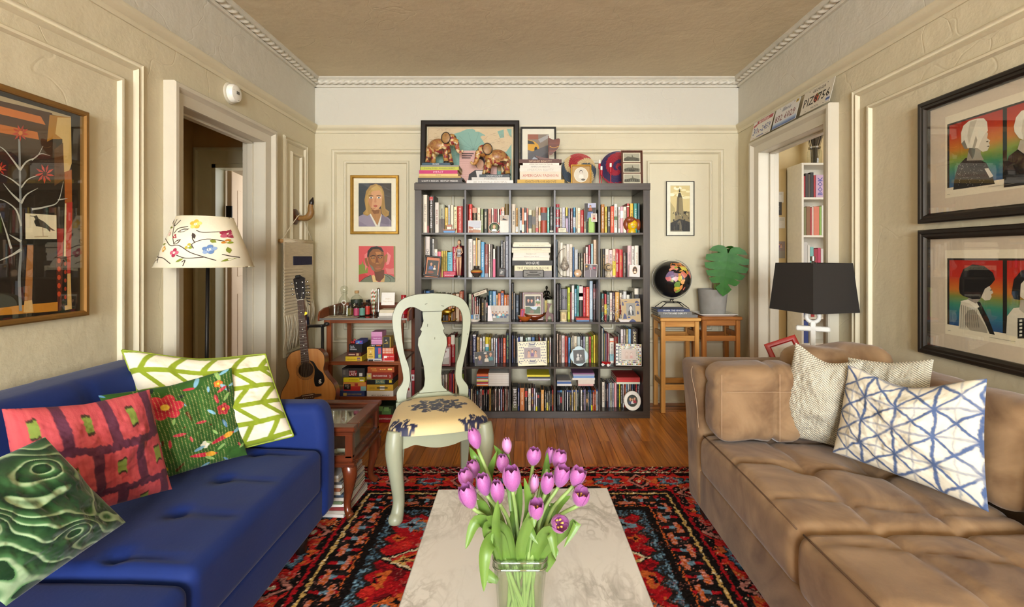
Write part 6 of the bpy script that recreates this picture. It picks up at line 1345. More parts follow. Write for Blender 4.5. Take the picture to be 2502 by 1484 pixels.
shelf(2,4,*B2,.08,'''1297,1330,225,8898a0
1345,1395,270,c8bca0,7a6a58,~
1400,1475,305,e8e0cc
1480,1565,380,d8cfb8
1570,1650,350,e0d8cc,8a8078,~
1655,1725,350,e8dcc8,9a8a78,~
1730,1780,430,2868a0,1a3a60,~
1785,1875,490,b8bcbc,e8e8e8,~
1885,1935,580,4a4430,c8b888,~
1940,2015,590,5a5444,d8d0a8,~
2022,2070,590,d8a890
2075,2140,420,ecdcd0,d04858,~
2148,2210,365,b82030,f8e0e0,Wedding Style
2218,2280,340,a0c8d0
2290,2370,230,e4c4a4,b8906c,~''')
shelf(2,5,*C2,.08,'''337,357,495,c8b888
360,440,490,2f2820,b89038,~
445,545,500,e4d8c8,d08048,~
555,645,525,ecccc8,2a2020,~
652,735,500,e8c8a8,3a3020,~;840-1240-ecd020
736,822,492,b01c28,f8e8e0,~
825,935,515,c83838,d8b848,~
942,1030,595,5a4a40,c8b8a8,~
1035,1068,600,3a3030
1070,1175,405,e0bcbc,9a7878,~
1182,1265,420,e8e0d4,5a5048,~
1272,1380,405,ece6d4,c8a888,~''')
A3=(1020,675,10.878);B3=(1240,675,10.878);C3=(1440,675,11.41)
shelf(3,1,*A3,.07,'''85,215,385,2a3848
218,325,400,3868a0,e8e8e8,~
330,410,490,68a0c8,2a3848,~
415,495,470,6a9a40
500,555,490,3a4a98
575,640,470,5a4a38,c8b8a0,~
645,730,500,3a342e,d8d0c0,~
735,810,480,4a4038
820,895,510,d07028,f0e0c8,~
900,925,475,e8e0d8
930,1005,470,8a5a30,f8f0e0,GOD
1015,1105,470,e8d0b4,d06048,FAIR
1112,1208,410,b86848,f0d8c0,~
1210,1226,400,c84820''')
shelf(3,2,*A3,.08,'''1360,1430,480,b8c0a0,2a3a40,~
1435,1475,490,a86058,3a3a58,~
1480,1512,560,ece8d8
1515,1568,560,a02820,f8e8d8,~
1570,1620,560,3a3230,f0f0f0,~;800-1000-b86830
1630,1670,600,4a443c,f0f0f0,~
1680,1785,600,2a2418,d8b050,~
1788,1810,640,ece4d4
1820,1865,540,2e2a28,d8d8d0,~;710-830-b84038
1890,1995,400,205a70,e8f0f0,~
2000,2085,405,88b0d8,d8c878,~
2088,2135,500,ecc890,3a3030,~
2140,2210,460,d87848,f0d8c0,~
2215,2295,400,c06030,f0f0f0,~;450-780-2a2a60
2300,2375,500,d87028,f0e8d8,~
2378,2432,500,c85828,f0c8a0,~''')
shelf(3,3,*B3,.16,'''110,160,200,2a2018,d89838,~
165,190,455,e8e0d8
210,310,500,3a4048,b0c0d0,~
315,398,450,2f2820
950,985,590,e0d8c8
990,1055,650,d8c070
1060,1195,630,d8d8b0
1197,1216,500,e8e4dc''')
shelf(3,4,*B3,.15,'''1303,1370,220,3c3430,8a7a70,~
1378,1425,215,2e2a28,d8d0c0,~
1435,1590,345,7d7a80,1f1d1c,=36
1600,1665,305,d0d840,3a4010,~
1668,1705,425,b02020
1710,1775,250,e8e4dc,1f1b18,PIONEERS POSSIBLE
1780,1842,340,4898b0,e8f4f4,MARRAKESH BY DESIGN
1848,1900,255,58b8a8,1f4040,~
1905,2005,270,3c362e,d8d0c0,;270-640-e4d8d0;450-545-c03828
2012,2080,305,b83040,e0a0a0,~
2085,2180,295,d85838,f8e8d8,DESIGN*SPONGE AT HOME
2188,2268,130,b8ccd8,e8f0f4,STEVEN GAMBREL
2280,2360,210,5a3a38,f0e8e0,~;330-600-8a3a38
2365,2438,260,4a3434''')
shelf(3,5,*C3,.13,'''342,405,490,5a9088,,;630-1000-6a4a28
420,485,500,c83838,f0d8c0,;790-1080-e0c020
490,560,445,1f4038,f0f0e8,~
568,640,465,e0d8c8,c04040,~
650,720,460,4a3040,d8c8c8,~
728,840,450,e4b060,f8ecd0,~
845,910,470,ece0c8,b04030,~;810-1070-b01818
915,950,520,e8e0d8
952,1040,430,dcdad4
1045,1125,525,e8e4d4
1135,1180,480,2a2820
1185,1260,450,5a5440
1262,1380,345,e8e0cc,e8e0d0,;515-1180-2a2622
1385,1470,330,5a5040''')
A4=(1020,785,10.878);B4=(1240,785,10.878);C4=(1440,785,11.41)
shelf(4,1,*A4,.14,'''300,380,430,6a7a88
390,470,410,c8b898,7a4a40,~
480,560,450,8a4038
570,650,430,d8ccb4
660,705,480,e8e0d0
708,795,430,b82828,f8e8e0,~;640-690-ece0dc
802,885,420,d04030,f8e0d0,~
893,990,370,b02028,f0d8d0,~;370-620-e4dcc8
1000,1085,440,8a8a70
1090,1180,430,5a6a58
1185,1225,420,2a2626,e8e8e8,~''')
shelf(4,2,*A4,.14,'''1380,1460,370,3a322c,8a5a40,~
1468,1555,360,4a4868,f0f0f0,A WINDOW OPENS;360-405-e0dcd8
1575,1645,435,e0b878,2a1c14,~
1655,1720,455,e4e0dc,c04038,~
1733,1795,415,ece8d8,2a2a20,~
1805,1893,425,e8d030,8a7a20,;610-690-ece8e0;690-1100-58a8b0
1900,1950,432,e8c028,2a2010,~
1958,2015,460,dcdcdc,888884,~
2022,2070,450,ece4dc,c04848,~
2075,2122,460,e4ecf4,4890c8,~
2128,2165,460,982028
2168,2210,460,502838,c8b0b8,~
2212,2270,460,4a2838,b89098,~
2278,2345,455,e0603c,f8d8c0,~
2350,2440,325,2a2838,a8d878,MARGARET ATWOOD''')
shelf(4,3,*B4,.14,'''120,155,380,5a6088
158,205,390,2a2422,d88030,~
210,250,390,2a2420
252,282,450,e8e4dc
285,325,430,4a58b0
328,412,415,d8dcd4,1f5a50,~
420,470,480,2a2828,c85830,~
475,525,445,b8d8c0,2a6a50,~
530,620,430,d0dcd8,3a4a48,~
640,722,430,5878a8,e0e0e0,~
745,825,450,4a4430,9ab030,~
830,860,430,b02820
862,905,450,d8d0d0,b04848,~
910,955,545,e8dcb8
958,1000,450,3a3858
1005,1055,445,ece8d8
1062,1110,525,d8c048,3a3420,~
1115,1165,440,d8ccc0,b83030,~
1170,1220,460,3f3a34''')
shelf(4,4,*B4,.14,'''1307,1358,340,c8ac94,7a4a40,~
1370,1430,365,7a5a40,f0d8c0,~
1438,1520,385,e4d4cc,b05058,~
1532,1598,410,c84838,2a2020,~
1612,1675,440,5898d0,1a2a48,~
1685,1715,440,e8dcb4
1720,1765,390,ece0cc
1772,1845,405,eadfc4,c8a888,~
1858,1935,415,c0ccc8
1938,2008,400,2a2228,e8e8e8,~
2012,2065,415,b8b4c8,7870a0,~
2075,2155,415,c8d4b0,5a7a48,~
2168,2225,420,d84838,2a2422,~
2228,2275,405,c8e020,3a5010,~
2280,2358,370,e8c828,c85020,OPEN CITY
2362,2438,370,b89018''')
shelf(4,5,*C4,.12,'''345,375,205,dcd0c0
378,405,205,205868
408,425,350,d8b848
428,465,345,7a6878
468,482,345,88a8a8
484,515,345,c02848
520,560,350,e4b0a8,b83040,~
570,685,480,e4dccc,5a4a40,~;555-590-d87040;920-1110-8ab4b8
690,805,440,7a2c24,d89848,~
810,830,370,b8c0b8
832,875,380,2e2c2a,8a8a88,~
880,950,230,e4dcd8,b03838,~
958,1015,230,c8bcb4,8a5a50,~
1022,1088,225,a89858,f0e8c8,~
1095,1165,225,88b4d8,d0e0f0,~
1175,1360,225,3f342f,f0e0b0,SHAKESPEARE''')
A5=(1050,890,10.6);B5=(1240,890,10.6);C5=(1440,890,10.6)
shelf(5,1,*A5,.08,'''-60,-10,290,e4dcd0,b04040,~
-5,45,290,e4dcd0,b04040,~
50,95,290,e4dcd0,b04040,~
100,145,290,e4dcd0,b04040,~
150,195,290,e4dcd0,4878a8,~
200,243,290,e4dcd0,4878a8,~
246,290,285,e8e0d4,b84848,~
292,335,285,e8e0d4,78a8c0,~
338,375,275,e8e0d4,5898b8,~
378,408,278,e8e0d4,b84040,~
410,460,270,e8e0d4,c05050,~
463,496,260,8a6a30
500,548,250,b83048
550,570,250,d05878
572,592,255,7a4888
595,642,260,c84830
650,720,262,c8b898
725,800,262,6a8a48
812,890,262,8aa028''','mag')
shelf(5,2,*A5,.015,'''965,1000,665,c8b8ac,7a3028,~
1003,1055,655,3a3a78,a8a8c8,~
1060,1112,645,c8c0a0
1120,1160,690,3a2420,d8b0a0,~
1165,1210,670,5a3a30,d8c0a8,~
1215,1255,650,2a2a28,;700-790-4a8098
1260,1300,660,4a3444,e8e0e0,~
1303,1350,655,d8d4cc,c04038,~
1355,1400,670,3a2e2a,,;680-800-b83830
1405,1440,655,302a28,e8e0d8,~
1455,1485,655,3a3430,e8e4dc,~
1495,1530,665,2a2422,,;670-790-b83838
1537,1588,640,c8a058,8a6830,~
1595,1630,670,4a4438,e0d8c0,~
1645,1675,660,6a4a38,e8dcd0,~
1685,1730,650,e0d8d0,a04038,~
1745,1770,660,4a3a30
1780,1825,655,e4d8d4,c05868,~
1835,1875,660,a8b0d0
1880,1925,660,a03028,e8c8b8,~
1940,1970,650,c8c0b0,5a4a40,~
1980,2018,655,c8a090,8a2820,~
2030,2072,665,6a6a68,e8e8e4,~''','dvd')
shelf(5,3,*B5,.015,'''120,260,610,4a4438,f0f0f0,BROTHERS;1050-1250-5a5a38
265,312,630,3a4a88,e8e8f0,~
318,445,625,d08048,f0e0c8,~
455,515,620,3a3432,e8e0d8,MEN;700-860-b83028
530,612,640,e4dccc,1f1a18,MAD MEN
620,675,620,8a4848,d8c850,~;850-920-3a4a88;1100-1250-3a3434
680,722,640,c8c4d4,5a4a68,~
730,772,745,e0d8dc,,;1100-1240-d8d020
778,820,740,2a2a2e,;800-880-b84038
828,855,740,3a3a40
862,950,670,dca050,f0e0c0,~
960,1005,690,3f3a34,e8e0d0,~
1010,1050,700,3a3830,e8e8e0,~;1000-1200-d8c830
1060,1100,700,a8a090,4a4038,~
1110,1145,690,2f2a28,d8d8d0,~
1155,1235,670,c84038,e8d048,~''','dvd')
shelf(5,4,*B5,.02,'''1292,1325,680,3a3a44,e0e0e0,~;690-735-28407c
1330,1365,680,2a2a30,d8d8e0,~;690-735-28407c
1370,1408,680,2e2c30,,;680-735-4890c0;850-1010-b03038
1415,1470,690,8a8a80
1478,1525,680,6a6670,a8a8b0,~
1535,1575,680,e0e0e0,,;680-728-28407c
1580,1615,680,3a3434,e0d8d0,~;680-728-28407c
1620,1655,690,4a3a28,d8b838,~;690-735-28407c
1660,1705,670,b8b8b8,6a6a70,~
1712,1755,680,d8b868,8a6a30,~;680-728-28407c
1760,1800,670,d8ccb8
1805,1840,680,4a5a48,e0e0d8,~;680-728-28407c
1895,1940,680,e8e4dc,5a6a78,~
1950,1978,680,4a3a34,d8d0c8,~;680-728-28407c
1985,2030,670,a898b0,e0d8e8,~
2040,2080,690,3a3a2a,d8c0a8,~;900-1000-d89838
2085,2122,680,5a4a44,e0e0e0,~;680-728-28407c
2128,2160,680,3878b8,e0e8f0,~
2165,2205,680,2e2e2e,e0e0e0,~;1070-1220-d8d020
2210,2245,690,d85030,f0d8c8,~;690-728-28407c
2250,2290,670,d86830,f8e0d0,~
2300,2340,670,e0e0e0,8a8a90,~;670-712-28407c
2350,2385,670,7a5a68,e0e0e0,~''','dvd')
shelf(5,5,*C5,.10,'''325,405,470,d8ccb8,7a5a40,~
410,440,500,2a3040,b8a890,~
445,490,520,5a2a28,e8d8d0,~
497,535,500,a8b0c8
540,585,490,ece8d0,8a5a30,~
595,638,500,d0d0d8,6a6a80,~
645,715,485,e4a0a4
718,765,500,2e2c28,8a8a78,~
768,810,500,e8d820,8a7a20,~
815,855,490,3a3230,e8e4e0,~
862,905,480,e4e0e0,8a3a30,~
910,950,500,c85030,e0c898,~
955,995,500,7898b8,e0e0e0,~
1000,1040,500,d8d0c8,5a4a40,~
1048,1085,500,8a6858
1090,1140,490,3a4a68,d8c8b8,~
1145,1185,490,2a2624
1192,1240,490,b02828,e0a898,~
1245,1285,510,4a5058,e8e8e8,~
1290,1335,490,8898a8,b04038,~''','dvd')
# books and cases lying flat (crop B row 2, third compartment)
def flat(row,col,crop,inset,depth,data,kind='book',zbase=None,groupname=None):
 ox,oy,sc=crop;Y=BY+inset;z=shelf_z(row)+.0002 if zbase is None else zbase;E=data.strip().split('\n')[::-1]
 for i,e in enumerate(E):
  f=e.split(',');x0,x1=X(ox+float(f[0])/sc,Y),X(ox+float(f[1])/sc,Y);h_=(float(f[3])-float(f[2]))/sc*Y/FOC;wd={'book':'book','dvd':'disc case','mag':'magazine'}[kind]
  lab='flat %s %s, %s from bottom, %s row, %s compartment'%(cname(f[4]),wd,ORD[i],ROWN[row-1],ORD[col-1])+(groupname or '')
  bookflat(lab,x0,x1,Y,Y+depth,z,z+h_-.0003,f[4],f[6]if len(f)>6 and f[6]!='~' else None,f[5]if len(f)>5 else 'e8e0d0','%ss in the bookcase'%wd,name={'book':'book','dvd':'disc_case','mag':'magazine'}[kind],cat=wd);z+=h_
 return z
zv=flat(2,3,B2,.06,.27,'''165,1100,262,295,ece4c8
150,1130,296,318,e8e0c4
140,1155,320,385,ece4c8,8a7a50,The Art of VOGUE Photographic Covers
105,1140,388,420,3a322c
115,1135,425,490,e4dcc0,c0a878,SIGNATURE WEDDINGS
115,1140,492,550,e6dcc0
155,1100,555,625,e4dccb,a89878,THE BOOT
145,1120,628,690,e8dfd0,8a7868,manolo's new shoes
130,1110,692,770,ebe0cc
125,1200,775,905,2f2b26,e8e4dc,VOGUE
185,1175,910,1050,e8dcb4,3a2c20,THE FASHION BOOK
180,1180,1052,1220,7a7472''')
zd=shelf_z(5)+(1265-640)/10.6*(BY+.015)/FOC+.001
flat(5,2,A5,.03,.2,'\n'.join('1215,1512,%d,%d,%s'%(180+k*29,209+k*29,c)for k,c in enumerate(['c85828','d87030','8a4878','3a8a90','b84838','e8e0d8','d8d040','8a3a58','c83838','e8dcd0','d88838'])),'mag',zd,', left pile')
flat(5,2,A5,.03,.2,'\n'.join('1520,2068,%d,%d,%s'%(160+k*28,188+k*28,c)for k,c in enumerate(['d8d0c4','c8beb0','ddd6cc','cfc6ba','e0dad0','d0c8bc','ddd4ca','d4ccc0','e0d8d0','cfc8bc','dcd4c8','d0cac0'])),'mag',zd,', right pile')
flat(5,3,B5,.05,.19,'''505,1095,235,285,e0d030
525,1100,290,335,2f2f33
530,1105,340,380,b8b8bc
545,1060,385,415,8a847c''','dvd',shelf_z(5)+(1260-560)/10.6*BY/FOC+.012)
flat(5,4,B5,.05,.19,'''1285,1645,268,300,a8a4a0
1285,1645,305,332,3a5a98
1285,1645,335,362,4a6aa0
1285,1668,365,420,d8d4d0''','dvd',zd-.004,', left pile')
flat(5,4,B5,.05,.19,'''1690,2250,180,215,8a5a80
1700,2255,225,262,a8a8b8
1705,2250,268,325,7898c8
1680,2265,330,380,dcd4c8
1830,2255,385,490,d8ccbc
1830,2225,495,545,d8a8a0''','dvd',zd-.004,', right pile')
flat(5,5,C5,.06,.24,'''705,1310,290,345,a82420
705,1310,348,410,c02a24
705,1310,412,465,d0d8c0''','book',shelf_z(5)+(1100-470)/10.6*(BY+.1)/FOC+.003)
# ---------------------------------------------------------------- bar cart with bottles and board games
M_cart=woodmat('cart_wood','94502a','6b3214','z',.8,rough=.35,coat=.2);M_cartx=woodmat('cart_wood_h','94502a','6b3214','x',.8,rough=.35,coat=.2)
CY0,CY1,CX0,CX1=3.56,4.03,-1.545,-.885
bcx=thing('bar_cart','reddish brown wooden bar cart left of the bookcase','cart',(CX0,CY0,0));W_,D_=CX1-CX0,CY1-CY0
for x in(.04,W_-.075):
 for y in(.01,D_-.045):obj('leg',MB().box(x,x+.036,y,y+.034,0,.795,bev=.003),M_cart,bcx)
for y in(.012,D_-.03):obj('tray_rail',MB().box(.02,W_-.02,y,y+.018,.765,.795,bev=.003),M_cartx,bcx)
obj('tray',MB().box(0,W_,-.01,D_,.795,.805,bev=.002),mat('dark_tray_glass','4a3830',rough=.12),bcx);obj('tray_edge',MB().box(-.002,W_+.002,-.014,-.010,.794,.808),MATS['brushed_steel'],bcx)
for x in(-.012,W_):obj('side_rail',MB().prism([(-.02,.785),(D_,.785),(D_,.885),(.08,.875),(0,.855),(-.02,.82)],x,x+.012,'x'),M_cart,bcx)
obj('back_rail',MB().box(0,W_,D_-.012,D_,.805,.88,bev=.002),M_cartx,bcx)
for z in(.452,.185):
 for y in(-.005,D_-.022):obj('shelf_rail',MB().box(.03,W_-.03,y,y+.022,z,z+.028,bev=.003),M_cartx,bcx)
 obj('shelf_board',MB().box(.05,W_-.05,.016,D_-.02,z+.004,z+.02),M_cartx,bcx)
G8=(820,790,6.184)
def gx_(x,Y):return X(820+x/6.184,Y)
def gz_(y,Y):return Z(790+y/6.184,Y)
def gbox(label,x0,x1,z0,h_,dep,colr,texts=(),blocks=(),Y=3.565,side=None):
 a,b=gx_(x0,Y),gx_(x1,Y);w_=b-a;o=thing('board_game',label,'board game',((a+b)/2,Y,z0),(0,0,0),'board games on the bar cart')
 obj('lid',MB().box(-w_/2,w_/2,0,dep,.0,h_-.0004,bev=.0012),cmat(side or colr,.4),o);A=Art(w_-.002,h_-.002,colr,100,100)
 for x,y,x2,y2,c in blocks:A.rect(x,y,x2,y2,c)
 for t,cx,cy,ww,hh,c in texts:A.text(t,cx,cy,ww,hh,c,bold=.003)
 A.obj('front_print',o,(0,-.0005,h_/2),rough=.4);return z0+h_
H_=lambda a,b:(b-a)/6.184*3.565/FOC
Z1=.4725;Z2=.2055
z=gbox('yellow patchwork quilt game box, lowest left on the upper cart shelf',148,395,Z1,H_(490,575),.2,'dcbc2c',(('PATCHWORK',38,52,52,34,'4a3a30'),),((72,18,92,74,'5a4a78'),(74,40,90,60,'d8a040')))
z=gbox('maroon card game box under the plain black box',178,385,z,H_(430,490),.19,'5a2a22',(),((8,34,56,66,'c8a890'),(66,20,84,80,'c8a878')))
z=gbox('plain black party card game box on the upper cart shelf',200,400,z,H_(300,428),.19,'191715',(('Cards',24,24,32,16,'f0f0f0'),('Against',28,44,40,17,'f0f0f0'),('Humanity',34,64,54,19,'f0f0f0')))
gbox('small blue dice game box on top of the black box',300,410,z,H_(245,300),.12,'4650a0',(),((30,30,56,60,'60c0c8'),(10,70,40,90,'d8a040'),(60,20,85,50,'c04878')))
for k,(x,zz)in enumerate(((262,0),(282,0),(284,.017))):
 d_=thing('die',['red die beside the blue dice game, left one','red die beside the blue dice game, right one','red die stacked on top of another red die'][k],'die',(gx_(x,3.60)-.006+.004*k,3.60,z+zz),(0,0,.3*(k-1)),'red dice');obj('cube',MB().box(-.0075,.0075,-.0075,.0075,0,.0165,bev=.002),cmat('a81c22',.2),d_)
 pp=MB()
 for a_,b_ in((-.003,.011),(.003,.006)):pp.ball((a_,-.0076,b_),(.0014,.0004,.0014),6,4)
 obj('pips',pp,cmat('f0e8e0'),d_)
z=gbox('flat black and white word game box in the middle of upper cart shelf',485,695,Z1,H_(520,572),.18,'dcd8d0',(),((4,20,40,80,'2a2826'),(46,34,94,64,'5a5652')))
zt0=z;gbox('upright yellow tuck box beside the blue card box',475,588,z,H_(345,520),.10,'e0b850',(),((12,10,88,18,'8a6a38'),(26,62,66,69,'8a6a38'),(20,82,80,87,'8a6a38'),(36,24,62,56,'c89a40'),(42,28,58,50,'f0dca0')))
gbox('upright blue card box beside the yellow tuck box',592,697,z,H_(345,520),.10,'3a5088',(),((50,6,92,58,'c85868'),(52,64,92,94,'a8c070')))
z+=H_(345,520);z=gbox('thin black UNO box under the pink box',530,697,z,H_(305,345),.15,'1c1a18',(('UNO',22,45,34,60,'f0f0ec'),),((50,20,96,60,'c85828'),))
gbox('tall pink conversation card cube, topmost on the cart shelf',538,702,z,H_(115,305),.11,'c98aaf',(('TABLETOPICS',55,52,80,12,'f0dce8'),),((0,36,100,66,'a85a8c'),(0,66,100,70,'e0b0cc')))
z=gbox('red box with a white flag on the upper cart shelf',705,885,Z1,H_(455,575),.13,'c4241e',(('RED FLAGS',68,30,56,18,'f4ece4'),),((12,20,40,50,'f0e8e0'),(12,20,15,78,'f0e8e0'),(0,84,100,100,'f0ece4')))
z=gbox('orange and white leaf patterned small box',705,877,z,H_(360,455),.12,'c8562a',(),tuple((6+13*(k%7),8+30*(k//7),14+13*(k%7),26+30*(k//7),'f0e4d0')for k in range(21)))
gbox('upright black box with gold edges beside the pink cube',710,830,z,H_(190,358),.08,'2e2a26',(),((36,27,54,33,'e8e0d0'),(42,46,70,50,'d8c050'),(0,0,4,100,'c8a838'),(92,0,100,100,'c8a838'),(20,60,70,64,'c8a838')),side='b89a48')
z=gbox('blue tile-laying game box lowest left on the lower cart shelf',62,437,Z2,H_(1035,1132),.22,'3a4a80',(('CARCASSONNE',58,50,60,36,'d0b060'),),((14,30,28,76,'c8b060'),))
z=gbox('red quote guessing game box with a round black badge',116,462,z,H_(882,1015),.22,'b82e28',(("DON'T",17,34,18,12,'f0ece4'),('QUOTE',17,50,22,12,'f0ece4'),('ME',20,66,10,12,'f0ece4')),((0,0,100,46,'d8934a'),(76,48,100,100,'8ab8b0'),(3,20,32,86,'191614'),(50,12,64,44,'b83a30')))
z=gbox('yellow bean card game box under the dead last box',118,436,z,H_(815,885),.2,'e0cc20',(('BOHNANZA',48,50,42,36,'9a4820'),),((76,16,98,40,'5a5a40'),(78,50,96,80,'f0ece0')))
gbox('black DEAD LAST party game box on the lower cart shelf',98,440,z,H_(682,822),.2,'2c2826',(('DEAD',46,36,26,24,'f4f0e8'),('LAST',48,66,34,30,'f4f0e8')),((0,10,28,96,'5a5450'),(4,20,14,70,'7a736c'),(76,52,90,88,'d8d4cc'),(30,24,66,84,'8a1c1a')))
z=gbox('white MIND YOUR MARBLES game box on the lower cart shelf',470,872,Z2,H_(1035,1132),.22,'d8d2c8',(('MIND YOUR MARBLES',52,70,68,36,'4a4640'),))
z=gbox('golden yellow game box with a white diamond badge',470,868,z,H_(940,1035),.22,'c49a2c',(),((50,22,68,84,'ece4d4'),(38,42,80,62,'2e2a26'),(10,46,30,50,'6a5a20'),(10,60,32,64,'6a5a20')))
z=gbox('black DUEL strategy game box on the lower cart shelf',470,866,z,H_(848,935),.22,'211c14',(('DUEL',52,50,32,50,'c8b878'),),((32,14,70,86,'4a6a60'),(0,0,100,10,'a88a40'),(86,20,96,70,'d8c030')))
z=gbox('dark red PATCHWORK expansion game box above the duel box',470,860,z,H_(745,842),.21,'8c2a18',(('PATCHWORK',52,55,56,34,'f0ece0'),('2',91,58,8,34,'f0ece0')),((0,10,18,100,'b8a878'),(6,34,14,70,'e0c030')))
gbox('rust coloured INCAN GOLD game box, topmost of the right stack',482,886,z,H_(655,742),.21,'a34a1e',(('INCAN',22,36,20,28,'d8b040'),('GOLD',26,66,18,26,'d8b040')),((46,38,52,56,'e0b050'),(54,38,60,56,'e0b050'),(62,38,68,56,'e0b050'),(76,30,92,60,'e8c868')))
gbox('red and white game box on the floor under the cart, left',60,440,.003,.135,.24,'d8cfc2',(),((0,0,22,100,'a8222a'),(96,0,100,100,'a8222a'),(56,30,78,60,'8a8078')),Y=3.60)
z=gbox('red bezzerwizzer trivia box on the floor under the cart',470,872,.001,H_(1320,1440),.26,'9c1822',(('bezzerwizzer',62,45,60,30,'f0e8e0'),),Y=3.60)
gbox('dark green KING monster game box standing on the red trivia box',462,872,z,H_(1185,1322),.26,'33452e',(('KING',22,40,30,26,'e0d030'),),((38,6,62,60,'6a9a58'),(58,30,92,96,'5a8a50'),(66,14,84,60,'7aa868')),Y=3.60)
for lab,x0,x1,y0,y1,c,Y in(('tall red box file standing between cart and bookcase',1140,1192,710,1340,'a81c24',3.78),('white box standing on the floor between cart and bookcase',1070,1140,885,1340,'d8d0cc',3.74)):
 a,b=gx_(x0,Y),gx_(x1,Y);o=thing('box_file',lab,'box',((a+b)/2,Y,0),(0,0,0));obj('box',MB().box(-(b-a)/2,(b-a)/2,0,.24,.001,gz_(y0,Y),bev=.002),cmat(c),o);A=Art(b-a-.003,.05,'e8e0dc',10,10);A.rect(3,3,7,7,'b02830');A.obj('sticker',o,(0,-.0005,gz_(y0,Y)-.06))
 # things on the cart top; local scale from the crop 660,640 x3.5325
TZ2=.8052
def kx_(x,Y):return X(660+x/3.5325,Y)
def kz_(y,Y):return Z(640+y/3.5325,Y)
M_liq=glassmat('bottle_glass','f8faf6',.03,.45);M_cork=cmat('b08a5a',.8)
def bottle(label,x,Y,r_,h_,prof,cap,capc,lab=None,labc=None,txt=None,gm=None,name='bottle',cat='bottle'):
 o=thing(name,label,cat,(kx_(x,Y),Y,TZ2+.001),(0,0,0),'bottles on the bar cart');obj('glass_body',MB().lathe([(a*r_,b*h_)for a,b in prof],24),gm or M_liq,o,50)
 if cap:obj('cap',MB().lathe([(a*r_,b*h_)for a,b in cap],18),capc,o,50)
 if lab:
  z0,z1=lab[0]*h_,lab[1]*h_;obj('label',MB().lathe([(r_*1.015,z0),(r_*1.015,z1)],24,caps=False),cmat(labc),o,179)
  if txt:
   v,f=fit_text(txt,r_*1.1,(z1-z0)*.4,bold=.01);obj('lettering',MB().add([(p[0],-sqrt(max(1e-6,(r_*1.02)**2-p[0]**2))-.0004,(z0+z1)/2+p[1])for p in v],f),cmat('e8dcc0'),o)
 return o
sh_=[(.9,0),(1,.03),(1,.62),(.85,.72),(.34,.82),(.34,.9)]
bottle('round clear decanter with a glass ball stopper on the cart',640,3.86,.052,.19,[(.7,0),(1,.15),(1,.4),(.75,.62),(.35,.8),(.55,.88),(.5,.9)],[(.3,.9),(.55,.95),(.6,1.05),(.5,1.15),(.2,1.2),(0,1.2)],M_liq,gm=M_liq,name='decanter',cat='decanter')
bottle('corked clear bottle with a dark green label on the cart',748,3.88,.048,.185,sh_,[(.3,.88),(.36,.89),(.36,1.0),(0,1.0)],M_cork,(.14,.6),'26301e','8')
for lab,x,Y,c,h_,t in(('small bitters bottle with a pink label on the cart',745,3.68,'a83a5a',.105,None),('small bitters bottle with a teal and gold label on the cart',795,3.69,'5a8a78',.105,None),('small dark bottle with a red label on the cart',838,3.75,'b83020',.12,None),('small dark brown bottle, rearmost right of the bottles',856,3.80,'7a2018',.12,None),('small olive bottle behind the glass tumbler',690,3.72,'8a7a30',.10,None)):
 bottle(lab,x,Y,.021,h_,sh_,[(.4,.86),(.46,.87),(.46,1.0),(0,1.0)],cmat('1c1816',.4),(.06,.6),c,t,cmat('2a1a12',.15))
for lab,x,Y in(('clear glass tumbler at the left front of the cart',552,3.66),('clear glass tumbler right of its twin on the cart',660,3.64)):
 o=thing('tumbler',lab,'glass',(kx_(x,Y),Y,TZ2+.003),(0,0,0),'tumblers on the cart');obj('glass_body',MB().lathe([(0,0),(.034,0),(.042,.082),(.0405,.082),(.033,.012),(0,.012)],28),M_liq,o,50)
o=thing('strainer','white wire cocktail strainer standing in a tumbler','strainer',(kx_(633,3.66),3.668,TZ2+.02));obj('ring',MB().tube([(.016*cos(t),0,.09+.016*sin(t))for t in np.linspace(0,2*pi,21)],.003,6),cmat('e0dcd0',.3),o,179);obj('handle',MB().tube([(0,0,.0),(0,0,.075)],.003,6),cmat('e0dcd0',.3),o)
o=thing('straw_glass','narrow glass holding striped paper straws on the cart','glass',(kx_(893,3.76),3.76,TZ2+.001));obj('glass_body',MB().lathe([(0,0),(.022,0),(.024,.11),(.023,.11),(.021,.008),(0,.008)],20),M_liq,o,50)
for k in range(6):
 mb=MB();a0=Vector((rnd.uniform(-.012,.012),rnd.uniform(-.01,.01),.01));a1=Vector((-.022+.009*k,rnd.uniform(-.012,.012),.195+.006*(k%3)))
 for q in range(12):mb.tube([tuple(a0.lerp(a1,q/12)),tuple(a0.lerp(a1,(q+1)/12))],.0032,6,col=('f0e8dc' if q%2 else['c84030','4a8a50'][k%2]))
 obj('straw',mb,MATS['print_50'],o)
o=thing('muddler','steel muddler standing upright among bottles on the cart','muddler',(kx_(935,3.78),3.78,TZ2+.001));obj('shaft',MB().lathe([(.012,0),(.012,.03),(.007,.05),(.008,.15),(.0115,.2),(.009,.214),(0,.216)],16),MATS['chrome'],o,179)
cd_=bookflat('white napkin pack at the bottom of the pile on the cart',kx_(945,3.72),kx_(1085,3.72),3.70,3.82,TZ2,TZ2+.024,'e4dccc',group='napkins on the cart',name='napkin_pack',cat='napkins')
cd_=bookflat('patterned napkin pack on top of the pile on the cart',kx_(950,3.73),kx_(1090,3.73),3.71,3.83,TZ2+.0243,TZ2+.046,'cfc2a4',group='napkins on the cart',name='napkin_pack',cat='napkins')
